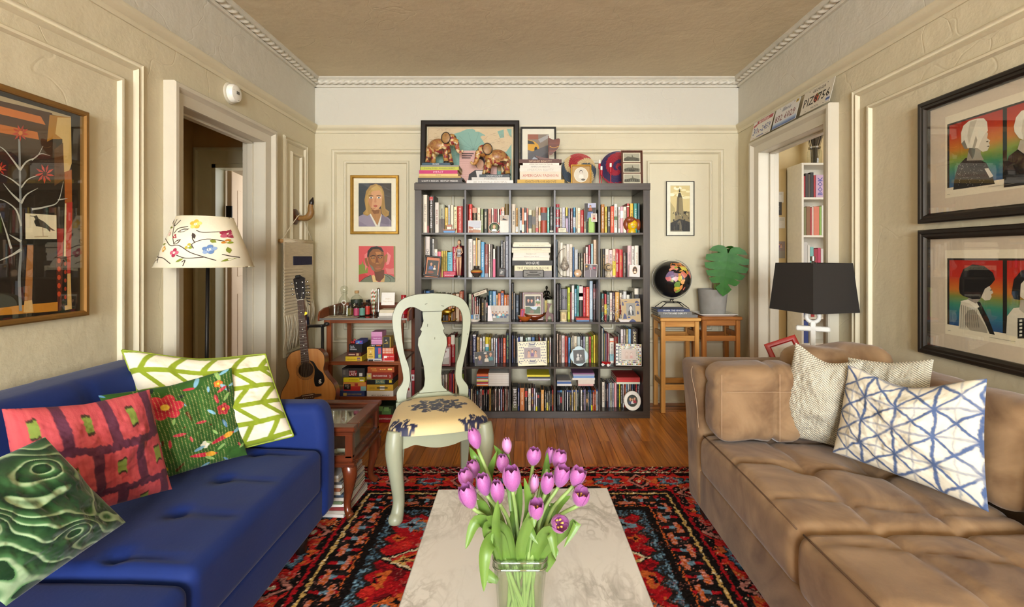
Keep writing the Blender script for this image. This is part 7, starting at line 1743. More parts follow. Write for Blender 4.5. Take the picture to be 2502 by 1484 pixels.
A=Art(.105,.10,'ece6da',100,100);A.text('make',50,48,46,14,'d0b890',shear=.2);A.text('happiness',50,72,70,18,'d0b890',shear=.2);o=thing('greeting_card','white card with pale gold script leaning on the cart','card',(kx_(1018,3.84),3.84,kz_(320,3.84)),(RD(-8),0,0));obj('card',MB().box(-.054,.054,0,.002,-.051,.051),cmat('ece6da'),o);A.obj('print',o,(0,-.0006,0))
o=thing('cocktail_shaker','small cocktail shaker with red cap and base','shaker',(kx_(1152,3.82),3.82,TZ2+.001));obj('base',MB().lathe([(0,0),(.036,0),(.039,.06)],24),cmat('a81c24',.25),o,40);obj('glass_body',MB().lathe([(.039,.06),(.04,.085),(.032,.105),(.022,.115)],24),MATS['chrome'],o,40);obj('cap',MB().lathe([(.02,.115),(.021,.15),(.018,.155),(0,.155)],20),cmat('a81c24',.25),o,40)
A=Art(.25,.16,'d8ceb8',100,100)
for k in range(60):x,y=rnd.uniform(3,92),rnd.uniform(3,95);A.rect(x,y,x+rnd.uniform(2,7),y+1.6,rnd.choice(['8a8070','a89c88','5a5448']))
o=thing('newspaper_mat','printed paper mat under the tumblers on the cart','paper mat',(kx_(630,3.66),3.655,TZ2+.0012),(RD(-90),0,RD(6)));A.obj('sheet',o)
# keepsakes in the display table, magazines under it
for lab,x,y,c,s_ in(('white paper packet lying in the display table, front',.10,-.10,'d8d2c4',.07),('tan envelope lying in the display table, rear',.07,.08,'b8965a',.08),('grey ticket stub lying in the display table, middle',.16,.0,'a8a498',.05)):
 o=thing('keepsake',lab,'keepsake',(-1.09+x,2.43+y,.2925),(0,0,rnd.uniform(-.3,.3)));obj('paper',MB().box(-s_,s_,-.035,.035,0,.008,bev=.002),cmat(c),o)
for k in range(2):
 o=thing('coin_dish',['pearly hexagonal dish inside the display table, left','pearly hexagonal dish inside the display table, right'][k],'dish',(-1.0+.1*k,2.275,.2925));obj('dish',MB().lathe([(.03,0),(.046,.035),(.042,.035),(.028,.006),(0,.006)],6),cmat('d8d4c4',.15),o)
for k in range(13):
 c=['d8d4cc','b8b0a4','8a3030','e4e0d8','6a7a58','c8c0b4','3a4a5a','d8d0c0','a86a4a','e0dcd4','5a5a58','c8b8a0','e4e0d8'][k]
 bookflat('%s magazine, %s from the bottom of pile under display table'%(cname(c),ORD[k]),-1.08+.004*(k%3)-k*.003,-.86+.005*(k%2)-k*.003,2.27,2.56,.0145+k*.0155,.0145+k*.0155+.0148,c,group='magazines under the display table',rotz=RD(-4+(k*37%7)),name='magazine',cat='magazine')
 # ---------------------------------------------------------------- photographs and ornaments on the bookcase
def person(a,cx,cy,s_,hair='4a3020',cloth='3a4a60',skin='cc9672',sh=1.0):
 a.poly([(cx-1.0*s_*sh,cy+2.6*s_),(cx-.9*s_*sh,cy+1.3*s_),(cx-.35*s_,cy+.9*s_),(cx+.35*s_,cy+.9*s_),(cx+.9*s_*sh,cy+1.3*s_),(cx+1.0*s_*sh,cy+2.6*s_)],cloth)
 a.rect(cx-.22*s_,cy+.5*s_,cx+.22*s_,cy+1.05*s_,skin);a.ell(cx,cy-.1*s_,.62*s_,.78*s_,hair,14);a.ell(cx,cy+.08*s_,.48*s_,.62*s_,skin,14)
 for e in(-.18,.18):a.ell(cx+e*s_,cy,.06*s_,.05*s_,'2a201c',6)
 a.ell(cx,cy+.36*s_,.15*s_,.05*s_,'9c4a40',8)
def place(crop,x0,x1,y0,y1,inset):Y=BY+inset;ox,oy,sc=crop;a,b=X(ox+x0/sc,Y),X(ox+x1/sc,Y);return(a+b)/2,Y,Z(oy+(y0+y1)/2/sc,Y),b-a,(y1-y0)/sc*Y/FOC
def photo(label,crop,x0,x1,y0,y1,inset,row,paint,bgc='8a8478',border=0,frame=None,fm=None,rz=0,ry=0,name='photograph',cat='photograph',unit=100):
 cx,Y,cz,w_,h_=place(crop,x0,x1,y0,y1,inset);z0=shelf_z(row)if row else BW;tilt=7;cz=z0+h_/2*cos(RD(tilt))+.0015+abs(sin(ry))*w_/2
 fw=frame or 0;a=Art(w_-2*fw-2*border,h_-2*fw-2*border,bgc,100,100*(h_-2*fw-2*border)/(w_-2*fw-2*border));paint(a)
 if frame:o=framed(name,label,(cx,Y,cz),(RD(-tilt),ry,rz),w_,h_,fw,.012,fm,a,glass=False,cat=cat)
 else:
  o=thing(name,label,cat,(cx,Y,cz),(RD(-tilt),ry,rz));obj('card',MB().box(-w_/2,w_/2,0,.0018,-h_/2,h_/2),cmat('e8e2d6'),o);a.obj('print',o,(0,-.0006,0))
 obj('easel_back',MB().prism([(.004,-h_*.46),(.004,h_*.1),(.03,-h_*.46)],-.006,.006,'x'),cmat('3a3028'),o);return o
def p_house(a):a.rect(0,0,100,60,'c2c4cc');a.poly([(0,45),(38,55),(38,100),(0,100)],'a86a50');a.poly([(38,72),(100,78),(100,104),(38,104)],'b88868');[a.rect(6+11*k,66,12+11*k,80,'e8e0d0')for k in range(3)];[a.line([(50+8*k,80),(54+9*k,55)],1.5,'6a6460')for k in range(5)]
def p_desk(a):a.rect(0,0,100,62,'b8aa98');a.rect(0,62,100,200,'e4dcd0');person(a,42,22,13,'2a2420','1c1a1c');a.poly([(50,40),(92,58),(90,62),(45,56)],'1c1a1c');a.rect(10,58,90,62,'8a6a4c')
def p_family(a):a.rect(0,0,100,150,'c87850');a.rect(8,20,92,130,'3a3a30');person(a,38,48,17,'3a3430','4a5f8a');person(a,66,66,10,'c8a070','d8d0c0');a.ell(40,112,24,10,'8a4a30')
def p_frida(a):a.rect(0,0,100,150,'3c3834');a.rect(30,0,100,40,'b4b8d0');person(a,52,28,15,'1c1816','a8542c');a.poly([(28,80),(75,78),(70,140),(25,140)],'6a7ca8')
def p_boy(a):a.rect(0,0,100,140,'c8b8a8');person(a,50,50,24,'2a1c14','a82828')
def p_street(a):a.rect(0,0,100,45,'8a8a90');a.poly([(0,0),(40,0),(36,45),(0,55)],'4a3a30');a.poly([(62,0),(100,0),(100,52),(66,45)],'5a4448');a.poly([(0,55),(40,42),(62,42),(100,52),(100,120),(0,120)],'6e6468');a.line([(50,42),(52,120)],3,'c8c0c0');a.rect(8,10,22,24,'d8a030');a.rect(70,20,88,34,'c84860');a.rect(46,30,54,40,'b83030')
def p_oval(a):a.ell(52,50,24,38,'a8742c',20);a.ell(52,50,20,34,'2a1c12',20);person(a,53,42,13,'3a2414','d8c8a8')
def p_group(a):
 a.rect(0,0,100,45,'c8bcae');[a.line([(4+5.5*k,0),(4+5.5*k,rnd.uniform(28,44))],1.2,'9a8c80')for k in range(18)];a.rect(0,40,100,80,'8a8678')
 for k in range(9):person(a,22+8.6*k,32+8*(k%2),6.5,rnd.choice(['2a2420','6a4a30','a88a58']),rnd.choice(['4a5a4a','4a4a58','58a0a8','d8d4cc','3a4a6a']))
 a.poly([(0,0),(12,0),(24,72),(0,72)],'ece6e6')
def p_soldier(a):a.rect(0,0,100,130,'8a9098');person(a,52,44,24,'3a342c','5a6250');a.ell(52,24,34,8,'3c3a30')
def p_kids(a):a.rect(0,0,100,80,'3c3a36');person(a,26,30,13,'c0a070','4a4250');person(a,60,24,11,'a07a48','d8ceb8');person(a,82,16,12,'8a6238','3a7878');a.ell(8,30,6,4,'d8d4c8');a.ell(55,8,8,4,'d8d4c8')
def p_three(a):a.rect(0,0,100,80,'9a8a88');[person(a,34+16*k,30-5*(k==1),10,['3a2820','6a4028','4a2c1c'][k],['caa088','7a5880','caa088'][k],'dca888')for k in range(3)]
def p_couple(a):a.rect(0,0,100,120,'4a4844');person(a,40,46,18,'8a8680','c8c4bc','d4d0c8');person(a,64,50,16,'2a2826','6a6864','ccc8c0')
def p_faded(a):a.rect(0,0,100,80,'cbb8aa');person(a,38,34,15,'b09888','c0a898','d8c4b4');person(a,64,36,14,'a89080','c89c94','d8c8ba')
def p_man(a):
 a.rect(0,0,100,124,'b49a6c');a.rect(26,22,74,90,'8a8880');person(a,50,46,15,'2c2a28','34322f','d8d4cc');a.poly([(46,62),(54,62),(52,84),(48,84)],'e4e0d8')
 for x,y,w_,h_ in((4,12,10,22),(16,10,18,5),(72,10,24,12),(78,24,20,14),(6,74,22,30),(40,106,34,14),(80,62,12,20),(30,92,16,8)):a.poly([(x,y+h_),(x+w_*.2,y+h_*.3),(x+w_*.5,y),(x+w_*.8,y+h_*.35),(x+w_,y+h_)],'38406a')
def p_baby(a):a.rect(0,0,100,100,'5a6a38');person(a,48,40,24,'c89c68','f0ece4','e0b090',1.3)
def p_trio(a):a.rect(0,0,100,100,'3a3c30');person(a,30,44,17,'b89058','3a4460');person(a,52,46,15,'9a6a40','d0ccc8');person(a,72,36,16,'6a4a38','9a2430')
photo('photo card of brick houses under a pale sky, top row',A1,1315,1650,935,1255,.015,1,p_house,'e8e4de',.004);photo('photo card of a suited man leaning over a desk, top row',A1,2130,2362,790,1250,.02,1,p_desk,'e4dcd0',.003)
photo('photo of a seated woman in a red blouse, top row',B1,1990,2290,480,960,.03,1,p_frida,'3c3834',.001,rz=RD(-8)).location.z+=.09
photo('small portrait photo clipped in the green clothes peg',B1,2165,2320,720,940,.008,1,p_boy,'c8b8a8',.004,rz=RD(5)).location.z+=.085
photo('black frame with a picnicking family snapshot, second row',A2,185,625,690,1238,.015,2,p_family,'c87850',0,.014,M_blackf,ry=RD(5),name='photo_frame',cat='photo frame');photo('tiny dark frame holding a small figure photo, second row',A2,2150,2335,990,1228,.012,2,p_couple,'6a4a38',0,.006,cmat('3a2a20'),ry=RD(4),name='photo_frame',cat='photo frame')
photo('square white-bordered photo of a night street, second row',B2,2035,2385,865,1205,.02,2,p_street,'6e6468',.004,ry=RD(3));photo('pale frame with an oval portrait, second row',C2,1115,1410,920,1250,.02,2,p_oval,'d8d4cc',.001,ry=RD(3),name='photo_frame',cat='photo frame')
photo('wide group photo of hikers by a fence, third row',A3,1868,2435,775,1195,.03,3,p_group,'8a8678',.001);photo('small photo of a soldier in a cap, third row',A3,1510,1645,1000,1180,.045,3,p_soldier,'8a9098',.003);photo('small blue card with white drawing, third row',A3,1365,1475,1015,1180,.05,3,lambda a:(a.rect(0,0,100,150,'3878b0'),a.line([(20,130),(45,70),(60,130)],5,'e8ecf0')),'3878b0')
def p_collage(a):a.rect(0,0,100,120,'cfc6ae');a.rect(6,12,62,70,'2a2620');person(a,24,36,13,'3a2018','26242a','d8a080');person(a,44,38,13,'2c1c14','2a2a30','d89a78');a.rect(66,12,96,38,'4a3a34');person(a,80,22,6,'5a3a28','d0d4dc');a.rect(66,42,96,70,'5a7a40');person(a,74,54,6,'3a2418','e0a0a0');person(a,88,54,6,'3a2418','e0b0a8');a.rect(6,74,96,116,'4a5f3a');a.poly([(30,74),(80,74),(70,92),(50,90)],'b8c8d8');a.ell(45,104,14,9,'7a6048')
photo('wooden collage frame of family photos, third row',B3,395,945,385,1130,.10,3,p_collage,'cfc6ae',0,.016,cmat('6a3c2c',.35),name='photo_frame',cat='photo frame');photo('toile patterned frame around a grey portrait of a man, third row',C3,890,1425,585,1205,.04,3,p_man,'b49a6c',.001,ry=RD(-1.5),name='photo_frame',cat='photo frame')
photo('rosewood frame with a bright street photo, fourth row',A4,520,890,690,1195,.03,4,lambda a:(a.rect(0,0,100,150,'c8c4c0'),a.rect(10,50,50,90,'c8b078'),a.poly([(0,110),(100,80),(100,150),(0,150)],'a4a098'),a.ell(60,30,14,10,'8a5a5a')),'c8c4c0',0,.013,cmat('8a4a44',.35),name='photo_frame',cat='photo frame')
photo('tilted photo of three fair-haired children, fourth row',A4,1520,2045,815,1180,.03,4,p_kids,'3c3a36',.001,ry=RD(-3),rz=RD(2))
def lat(a):
 H=78.0;a.rect(0,0,100,H,'e8e0c0');nv='6a6878'
 for x,y,w_,h_ in((36,3,28,2.5),(36,16,28,2.5),(40,8,20,5),(36,H-19,28,2.5),(36,H-5.5,28,2.5),(40,H-13,20,5)):a.rect(x,y,x+w_,y+h_,nv)
 for k in range(7):
  for q in range(3):
   for(x,y)in((4+q*6+3*(k%2),10+k*9.5),(82+q*6+3*(k%2),10+k*9.5)):a.poly([(x,y-2.6),(x+2.3,y),(x,y+2.6),(x-2.3,y)],nv)
 for k in range(5):
  for(x,y)in((22+k*5,6+5*(k%2)),(60+k*5,6+5*(k%2)),(22+k*5,H-14+5*(k%2)),(60+k*5,H-14+5*(k%2))):a.poly([(x,y-2.4),(x+2.2,y),(x,y+2.4),(x-2.2,y)],nv)
 for x,y in((7,5),(93,5),(7,H-5),(93,H-5)):a.line([(x-5,y-3),(x+5,y+3)],2,nv)
 a.rect(20,19,80,H-19,'cfc8bc');a.rect(21.5,20.5,78.5,H-20.5,'9a8a88')
 for k in range(3):person(a,38+12*k,36-4*(k==1),7,['3a2820','6a4028','4a2c1c'][k],['caa088','7a5880','caa088'][k],'dca888',.8)
 a.rect(20,H-19,80,H-17,'e8e0c0')
photo('ivory and grey lattice frame with three women, fourth row',B4,272,1045,570,1205,.025,4,lat,'e8e0c0',0,.003,cmat('e8e0c0'),ry=RD(-2),name='photo_frame',cat='photo frame')
# quatrefoil, round, oval frames: plates with a rim
def shaped(label,crop,x0,x1,y0,y1,inset,row,outline,mtl,paint,iw,ih,ell=False,rim=None,ry=0,th=.012):
 cx,Y,cz,w_,h_=place(crop,x0,x1,y0,y1,inset);z0=shelf_z(row)if row else BW;cz=z0+h_/2*.992+.001;o=thing('photo_frame',label,'photo frame',(cx,Y,cz),(RD(-7),ry,0));pts=[(u*w_/2,v*h_/2)for u,v in outline]
 obj('frame',MB().prism(pts,-th/2,th/2),mtl,o,30);obj('rim',MB().tube([(u*.96,-th/2,v*.96)for u,v in pts+pts[:1]],.0022,6),rim or mtl,o,179)
 W2,H2=w_*iw,h_*ih;a=Art(W2,H2,'6a6864',100,100*H2/W2);paint(a)
 if ell:
  mb2=MB();keep=Art(W2,H2,'6a6864',100,100*H2/W2);keep.mb=MB();n=len(a.mb.F)
  V=[tuple(v)for v in a.mb.V];R_=W2/2
  for i,v in enumerate(V):
   d=math.hypot(v[0]/(W2/2),v[2]/(H2/2))
   if d>1:a.mb.V[i]=(v[0]/d,v[1],v[2]/d)
  a.mb.V[0:4]=[(0,.0002,0)]*4
  obj('photo_ground',MB().lathe([(0,0),(1,0)],28).xf(Matrix.Translation((0,-th/2-.0002,0))@Matrix.Rotation(RD(90),4,'X')@Matrix.Diagonal((W2/2,H2/2,1,1))),cmat('4a4c3c'),o)
 a.obj('print',o,(0,-th/2-.0004,0));obj('easel_back',MB().prism([(.004,-h_*.46),(.004,h_*.1),(.03,-h_*.46)],-.006,.006,'x'),cmat('3a3028'),o);return o
quat=[]
for k in range(4):
 a0=k*pi/2;quat+=[(cos(a0)*.55-sin(a0)*-.72+0,sin(a0)*.55+cos(a0)*-.72)]if False else[]
 for t in np.linspace(-1.25,1.25,9):u,v=.62+.38*cos(t),.50*sin(t);quat.append((u*cos(a0)-v*sin(a0),u*sin(a0)+v*cos(a0)))
 u,v=.70,.66;quat.append((u*cos(a0)-v*sin(a0),u*sin(a0)+v*cos(a0)))
circ=[(cos(t),sin(t))for t in np.linspace(0,2*pi,40,endpoint=False)]
shaped('pale blue quatrefoil frame with a grey couple photo, fourth row',B4,1660,2145,640,1165,.03,4,quat,cmat('9db8bc',.3),p_couple,.62,.62,ry=RD(-4),rim=cmat('c8d8d8',.3))
shaped('round white beaded frame with three people, bottom row',C5,890,1330,670,1165,.03,5,circ,cmat('e6e0d2',.35),p_trio,.62,.62,True);shaped('small round dark frame with a laughing baby, top row',A1,1845,2140,990,1258,.012,1,circ,cmat('2a2622',.3),p_baby,.86,.86,True,cmat('e8e0cc'))
def mosaic(a):
 H=82.;cs=['e8e4dc','7a2c2c','c8b850','3a6a4a','8aa030','2a4060','d89a48','c8d0d0','5a3a58','e0dcd0']
 a.rect(0,0,100,H,'ddd8cc')
 for lay,wd in((0,6),(8,5),(15,3.5)):
  for k in range(16):
   t0=lay+(100-2*lay)*k/16;t1=lay+(100-2*lay)*(k+.8)/16;c=cs[(k*7+lay)%10];a.rect(t0,lay+1,t1,lay+wd,c);a.rect(t0,H-lay-wd,t1,H-lay-1,cs[(k*3+lay+4)%10])
  for k in range(12):t0=lay+(H-2*lay)*k/12;t1=lay+(H-2*lay)*(k+.8)/12;a.rect(lay+1,t0,lay+wd,t1,cs[(k*5+lay)%10]);a.rect(100-lay-wd,t0,100-lay-1,t1,cs[(k*9+lay+2)%10])
 a.rect(20,20,80,H-20,'c8bcae');a.rect(24,24,76,H-24,'cbb8aa');person(a,42,36,8,'b09888','c0a898','d8c4b4',.8);person(a,60,37,7,'a89080','c89c94','d8c8ba',.8);a.rect(20,H-22,80,H-20,'c8bcae')
photo('bright mosaic tile frame around a faded couple photo, fourth row',C4,730,1448,590,1190,.03,4,mosaic,'ddd8cc',0,.003,cmat('d8d4c8',.2),ry=RD(1.5),name='photo_frame',cat='photo frame')
def orn(name,label,cat,crop,x,ybase,inset,row,rot=(0,0,0)):
 Y=BY+inset;return thing(name,label,cat,(X(crop[0]+x/crop[2],Y),Y,(shelf_z(row)if row else BW)+.0006),rot)
S1=lambda p,Y=3.74:p/10.6*Y/FOC
o=orn('toy_boat','small wooden toy boat with a blue hull, top row','toy boat',A1,828,0,.02,1);hl=[(-.047,.03),(-.05,.022),(-.043,.0),(.043,0),(.05,.022),(.052,.034),(.03,.026),(-.03,.024)]
obj('hull',MB().prism([(-.046,.014),(-.042,0),(.042,0),(.046,.014)],-.014,.014),cmat('4888c0',.4),o);obj('gunwale',MB().prism([(-.05,.032),(-.046,.0145),(.046,.0145),(.052,.034),(.03,.027),(-.03,.026)],-.016,.016),cmat('8a4a20',.4),o);obj('cabin',MB().box(-.018,.016,-.01,.01,.026,.046),cmat('e8e0d0'),o);obj('cabin_roof',MB().prism([(-.02,.046),(.02,.046),(.019,.064),(-.016,.062)],-.012,.012),cmat('a85a28',.4),o);obj('sail_mast',MB().tube([(-.026,0,.03),(-.028,0,.06)],.003,6),cmat('5a2a1c'),o)
o=orn('name_plaque','small rounded cream plaque with dark rim, top row','plaque',B1,1420,0,.02,1);obj('plaque',MB().box(-.034,.034,0,.008,0,.041,bev=.006),cmat('2a2622'),o);A=Art(.062,.035,'dcd4b4',100,56);[A.rect(20,14+12*k,80-10*k,18+12*k,'8a8468')for k in range(3)];A.obj('print',o,(0,-.0006,.0205))
o=orn('clothes_peg','large lime green clothes peg holding photos, top row','clothes peg',B1,2165,0,.012,1);M_pg=cmat('8fb83a',.4);obj('jaw',MB().box(-.018,.018,0,.012,0,.12,bev=.002).box(-.018,.018,-.002,.0,.09,.095),M_pg,o);obj('jaw',MB().box(.006,.03,.014,.024,0,.105,bev=.002),M_pg,o);obj('spring',MB().tube([(.022+.004*cos(t),.012,.085+.008*sin(t))for t in np.linspace(0,12,24)],.0015,5),MATS['chrome'],o)
o=orn('head_figurine','yellow spotted ceramic head with auburn hair, top row','figurine',C1,1095,0,.07,1);obj('neck',MB().lathe([(.034,0),(.035,.014),(.03,.03)],24),cmat('d8b010',.3),o,40);obj('face',MB().ball((0,0,.068),(.05,.046,.05),24,16),cmat('dcb416',.3),o,179)
obj('hair',MB().ball((0,.014,.082),(.069,.05,.054),24,16).ball((-.046,-.006,.07),(.024,.03,.05),16,12).ball((.05,-.004,.066),(.021,.03,.052),16,12).ball((-.022,-.03,.104),(.034,.022,.026),16,12),mat('auburn_hair','8a4426',rough=.35,var=.2,vsc=60,stretch=(6,6,1)),o,179);ml=MB().ball((0,-.046,.046),(.012,.004,.0045),12,8);obj('lips',ml,cmat('f0ece8',.3),o,179);obj('mouth',MB().ball((0,-.049,.046),(.008,.003,.0025),10,6),cmat('2a3a78',.3),o,179);obj('eyelid',MB().ball((-.02,-.039,.074),(.015,.007,.007),12,8),cmat('d89018',.3),o,179);obj('eyelid',MB().ball((.02,-.039,.074),(.015,.007,.007),12,8),cmat('d89018',.3),o,179);sp2=MB()
for k in range(13):a_=-1.0+2.0*k/12;sp2.ball((.044*sin(a_),-.043*cos(a_)-.001,.058+.006*(k%2)),.0022,6,4)
obj('spots',sp2,cmat('3a2a10'),o);obj('ear',MB().ball((-.05,-.005,.055),(.01,.008,.013),10,8),cmat('dcb416',.3),o,179);obj('ear',MB().ball((.05,-.005,.055),(.01,.008,.013),10,8),cmat('dcb416',.3),o,179)
o=orn('book_block','pink painted block with lettering in front of books, second row','block',A2,850,0,.02,2);obj('block',MB().box(-.05,.05,0,.025,0,.047,bev=.005),cmat('c04458'),o);A=Art(.09,.035,'c04458',100,40);A.mb=MB();A.text('TRUE',40,12,36,12,'3a3068',bold=.02);[A.rect(10+14*k,26,20+14*k,32,'f0dcd8')for k in range(6)];A.obj('lettering',o,(0,-.0008,.0235))
o=orn('fashion_doll','slim fashion doll in a black and white swimsuit, second row','doll',A2,1105,0,.03,2);SK=cmat('d8a884',.4);obj('stand',MB().lathe([(0,0),(.042,0),(.042,.014),(0,.015)],28),cmat('161412',.25),o,40)
dl=MB().tube([(-.009,0,.014),(-.012,0,.075),(-.013,0,.12),(-.010,0,.165)],[.004,.0075,.0095,.0115],10).tube([(.008,0,.014),(.01,0,.075),(.011,0,.12),(.010,0,.165)],[.004,.0075,.0095,.0115],10).tube([(0,0,.16),(0,0,.185),(0,-.001,.21),(0,0,.228),(0,0,.245)],[.019,.012,.018,.017,.006],12,flat=.7).tube([(0,0,.24),(0,0,.262)],.006,8).ball((0,-.003,.275),(.013,.014,.018),14,10).tube([(-.017,0,.232),(-.026,-.002,.19),(-.027,-.006,.145)],[.0055,.0045,.003],8).tube([(.017,0,.232),(.027,-.004,.195),(.012,-.02,.178)],[.0055,.0045,.003],8)
obj('body',dl,SK,o,179);zz=np.linspace(.158,.224,14);sw=MB()
for k in range(13):
 f=lambda z:float(np.interp(z,[.158,.185,.21,.228],[.0205,.0128,.0186,.0176]));sw.lathe([(f(zz[k])+.0008,zz[k]),(f(zz[k+1])+.0008,zz[k+1])],16,sy=.74,caps=False,col=['1a1818','ece8e4'][k%2])
obj('swimsuit',sw,MATS['print_50'],o,179);obj('hair',MB().ball((.002,.004,.282),(.0145,.0145,.016),14,10).ball((.008,.014,.262),(.009,.009,.02),10,8),cmat('2a1a12'),o,179)
o=orn('ceramic_vase','squat brown glazed vase with an orange band, second row','vase',A2,1570,0,.02,2);prof=[(.018,0),(.026,.01),(.044,.036),(.046,.044),(.042,.054),(.028,.064),(.022,.07),(.024,.088),(.020,.088),(.017,.07)]
V=MB()
for k in range(len(prof)-1):V.lathe([prof[k],prof[k+1]],28,caps=False,col=['4a4038','4a4038','a8562a','c09040','5a4632','3c342c','3c342c','3c342c','2a2420'][k])
obj('body',V,mat('glazed_stripes',rough=.3,vcol=True,var=.08),o,179)
o=orn('metal_box','embossed black metal cash box in front of flat books, second row','box',B2,690,0,.005,2);obj('box',MB().box(-.082,.082,0,.045,0,.058,bev=.004),mat('blackened_steel','2e2a24',rough=.3,metal=.8),o);ep=MB();ep.tube([(.03*cos(t),-.001,.042+.006*sin(t))for t in np.linspace(0,2*pi,25)],.002,6).tube([(-.06,-.001,.03),(-.03,-.001,.022),(.03,-.001,.022),(.06,-.001,.03)],.002,6).tube([(-.05,-.001,.014),(.05,-.001,.014)],.002,6);obj('embossing',ep,MATS['blackened_steel'],o,179)
o=orn('hanging_ornament','speckled glass drop hanging from a curved wire stand, second row','ornament',B2,1520,0,.02,2);zt3=(1200-430)/10.878*3.72/FOC;obj('wire_stand',MB().tube(curve([(.0,0,zt3),(-.035,0,zt3-.02),(-.064,0,zt3*.62),(-.058,0,zt3*.35),(-.03,0,.015),(.04,0,.003)],6),.002,6).tube([(0,0,zt3),(0,0,.165)],.0008,4),MATS['black_iron'],o,179);obj('glass_drop',MB().lathe([(0,.05),(.02,.055),(.034,.078),(.033,.095),(.02,.125),(.008,.15),(.003,.165),(0,.167)],24),mat('speckled_glass','c8beac',rough=.1,vsc=70,col2='4a403c'),o,179)
o=orn('shell_disc','round pearly shell disc leaning on books, second row','ornament',B2,1872,0,.03,2,(RD(-8),0,0));obj('disc',MB().lathe([(0,0),(.028,0),(.031,.004),(.028,.008),(.012,.010),(0,.012)],28).xf(Matrix.Translation((0,0,.0315))@Matrix.Rotation(RD(90),4,'X')),mat('pearl_pink','dcbc9c',rough=.2,vsc=40,col2='c09870'),o,179)
o=orn('baseball','worn baseball with a ring logo on a clear stand, second row','baseball',C2,532,0,.035,2);obj('ball',MB().ball((0,0,.078),.0335,24,16),mat('worn_leather','c8b490',rough=.6,vsc=30,col2='a88e66'),o,179);obj('logo',MB().tube([(-.006+.016*cos(t),-.0325+.003*sin(t)**2,.078+.016*sin(t))for t in np.linspace(.7,5.6,22)],.0026,6),cmat('1f2230'),o,179);obj('stand',MB().lathe([(.026,0),(.026,.005),(.014,.02),(.014,.035),(.02,.047)],20),mat('speckled_stone','a89c84',rough=.5,vsc=90,col2='d8ccb0'),o,40)
o=orn('oval_dish','shallow white oval dish on the third row, left of centre','dish',A3,1518,0,.025,3);obj('dish',MB().lathe([(0,0),(.03,0),(.046,.016),(.047,.018),(.043,.017),(.028,.005),(0,.004)],28,sy=.6),cmat('e8e0d0',.25),o,40)
o=orn('white_tray','small white angular tray on the third row, right side','tray',C3,968,0,.025,3);obj('tray',loft([(.036,.02,.006,0),(.05,.028,.006,.02),(.048,.026,.006,.02),(.034,.018,.006,.004)]),cmat('ece6de',.25),o,30)
o=orn('terracotta_bowl','orange clay bowl with a cream inside, third row','bowl',B3,460,0,.05,3);obj('bowl',MB().lathe([(0,0),(.025,0),(.05,.022),(.058,.042),(.055,.042),(.046,.024),(.022,.008),(0,.007)],32),mat('glazed_clay','b05a24',rough=.3),o,50);obj('rim_glaze',MB().lathe([(.0585,.0425),(.055,.0425),(.046,.0245),(0,.012)],32,caps=False),cmat('e4d8bc',.3),o,179)
o=orn('wooden_bowl','pointed dark wooden bowl behind the orange bowl, third row','bowl',B3,720,0,.085,3);n=28;Pg=[]
for r_,z in((.001,0),(.35,.004),(.75,.022),(1,.05),(.95,.05),(.7,.026),(.3,.01),(.001,.009)):Pg.append([(r_*.088*cos(t)*(1+.12*abs(cos(t))**6),r_*.036*sin(t),z+.018*r_*abs(cos(t))**4)for t in np.linspace(0,2*pi,n,endpoint=False)])
obj('bowl',MB().grid(np.array(Pg),cv=True),woodmat('rosewood','7a3414','4a1c0a','x',1.5,rough=.25,coat=.3),o,179)
for k in range(3):q=thing('pebble',['brown pebble at the left in the wooden bowl','grey pebble in the middle of the wooden bowl','pale pebble at the right in the wooden bowl'][k],'pebble',Vector(o.location)+Vector((-.03+.03*k,0,.02)));obj('stone',MB().ball((0,0,.012),(.02,.014,.013),12,8),cmat(['6a4a30','8a8078','c8b8a8'][k],.4),q,179)
o=orn('giraffe_figure','carved red-brown wooden giraffe, third row','figurine',B3,1120,0,.05,3);obj('carving',MB().prism(curve([(-.03,0),(-.018,0),(-.014,.03),(.0,.042),(.012,.03),(.018,0),(.03,0),(.032,.04),(.026,.058),(.0,.068),(-.006,.09),(.006,.125),(.016,.133),(.014,.14),(.004,.138),(-.012,.142),(-.022,.14),(-.02,.13),(-.014,.12),(-.022,.08),(-.032,.055),(-.03,0)],3)[:-1],-.008,.008),woodmat('carved_redwood','6e2c18','4a1a0c','z',1,rough=.4),o,30)
o=thing('bronze_figure','seated bronze figure on top of books, third row','figurine',(X(1240+1040/10.878,BY+.19),BY+.19,Z(675+622/10.878,BY+.19)+.004));bz=MB().tube([(-.03,-.02,.008),(-.012,.0,.02),(.012,.0,.02),(.038,-.02,.012)],[.008,.014,.014,.008],10).tube([(0,0,.02),(0,0,.045),(0,0,.068)],[.014,.011,.017],10).ball((0,-.002,.092),(.01,.011,.013),12,8).lathe([(.012,.098),(.004,.108),(0,.112)],10).tube([(-.017,0,.064),(-.024,-.004,.044),(-.008,-.014,.034)],[.006,.005,.004],8).tube([(.017,0,.064),(.024,-.004,.044),(.01,-.014,.03)],[.006,.005,.004],8).tube([(0,0,.07),(0,0,.084)],.006,8).box(-.022,.022,-.014,.012,0,.01,bev=.002);obj('figure',bz,mat('dark_bronze','2e2a20',rough=.35,metal=.8),o,179)
o=orn('red_card','tilted red card with blue letters, third row','card',B3,378,0,.045,3,(RD(-8),RD(5),0));obj('card',MB().box(-.016,.018,0,.004,0,.098),cmat('b01c22'),o);tt=MB();scrib(tt,.07,.013,9,lambda u,v:(v,-.0006,.05-u));obj('lettering',tt,cmat('4a4aa8'),o)
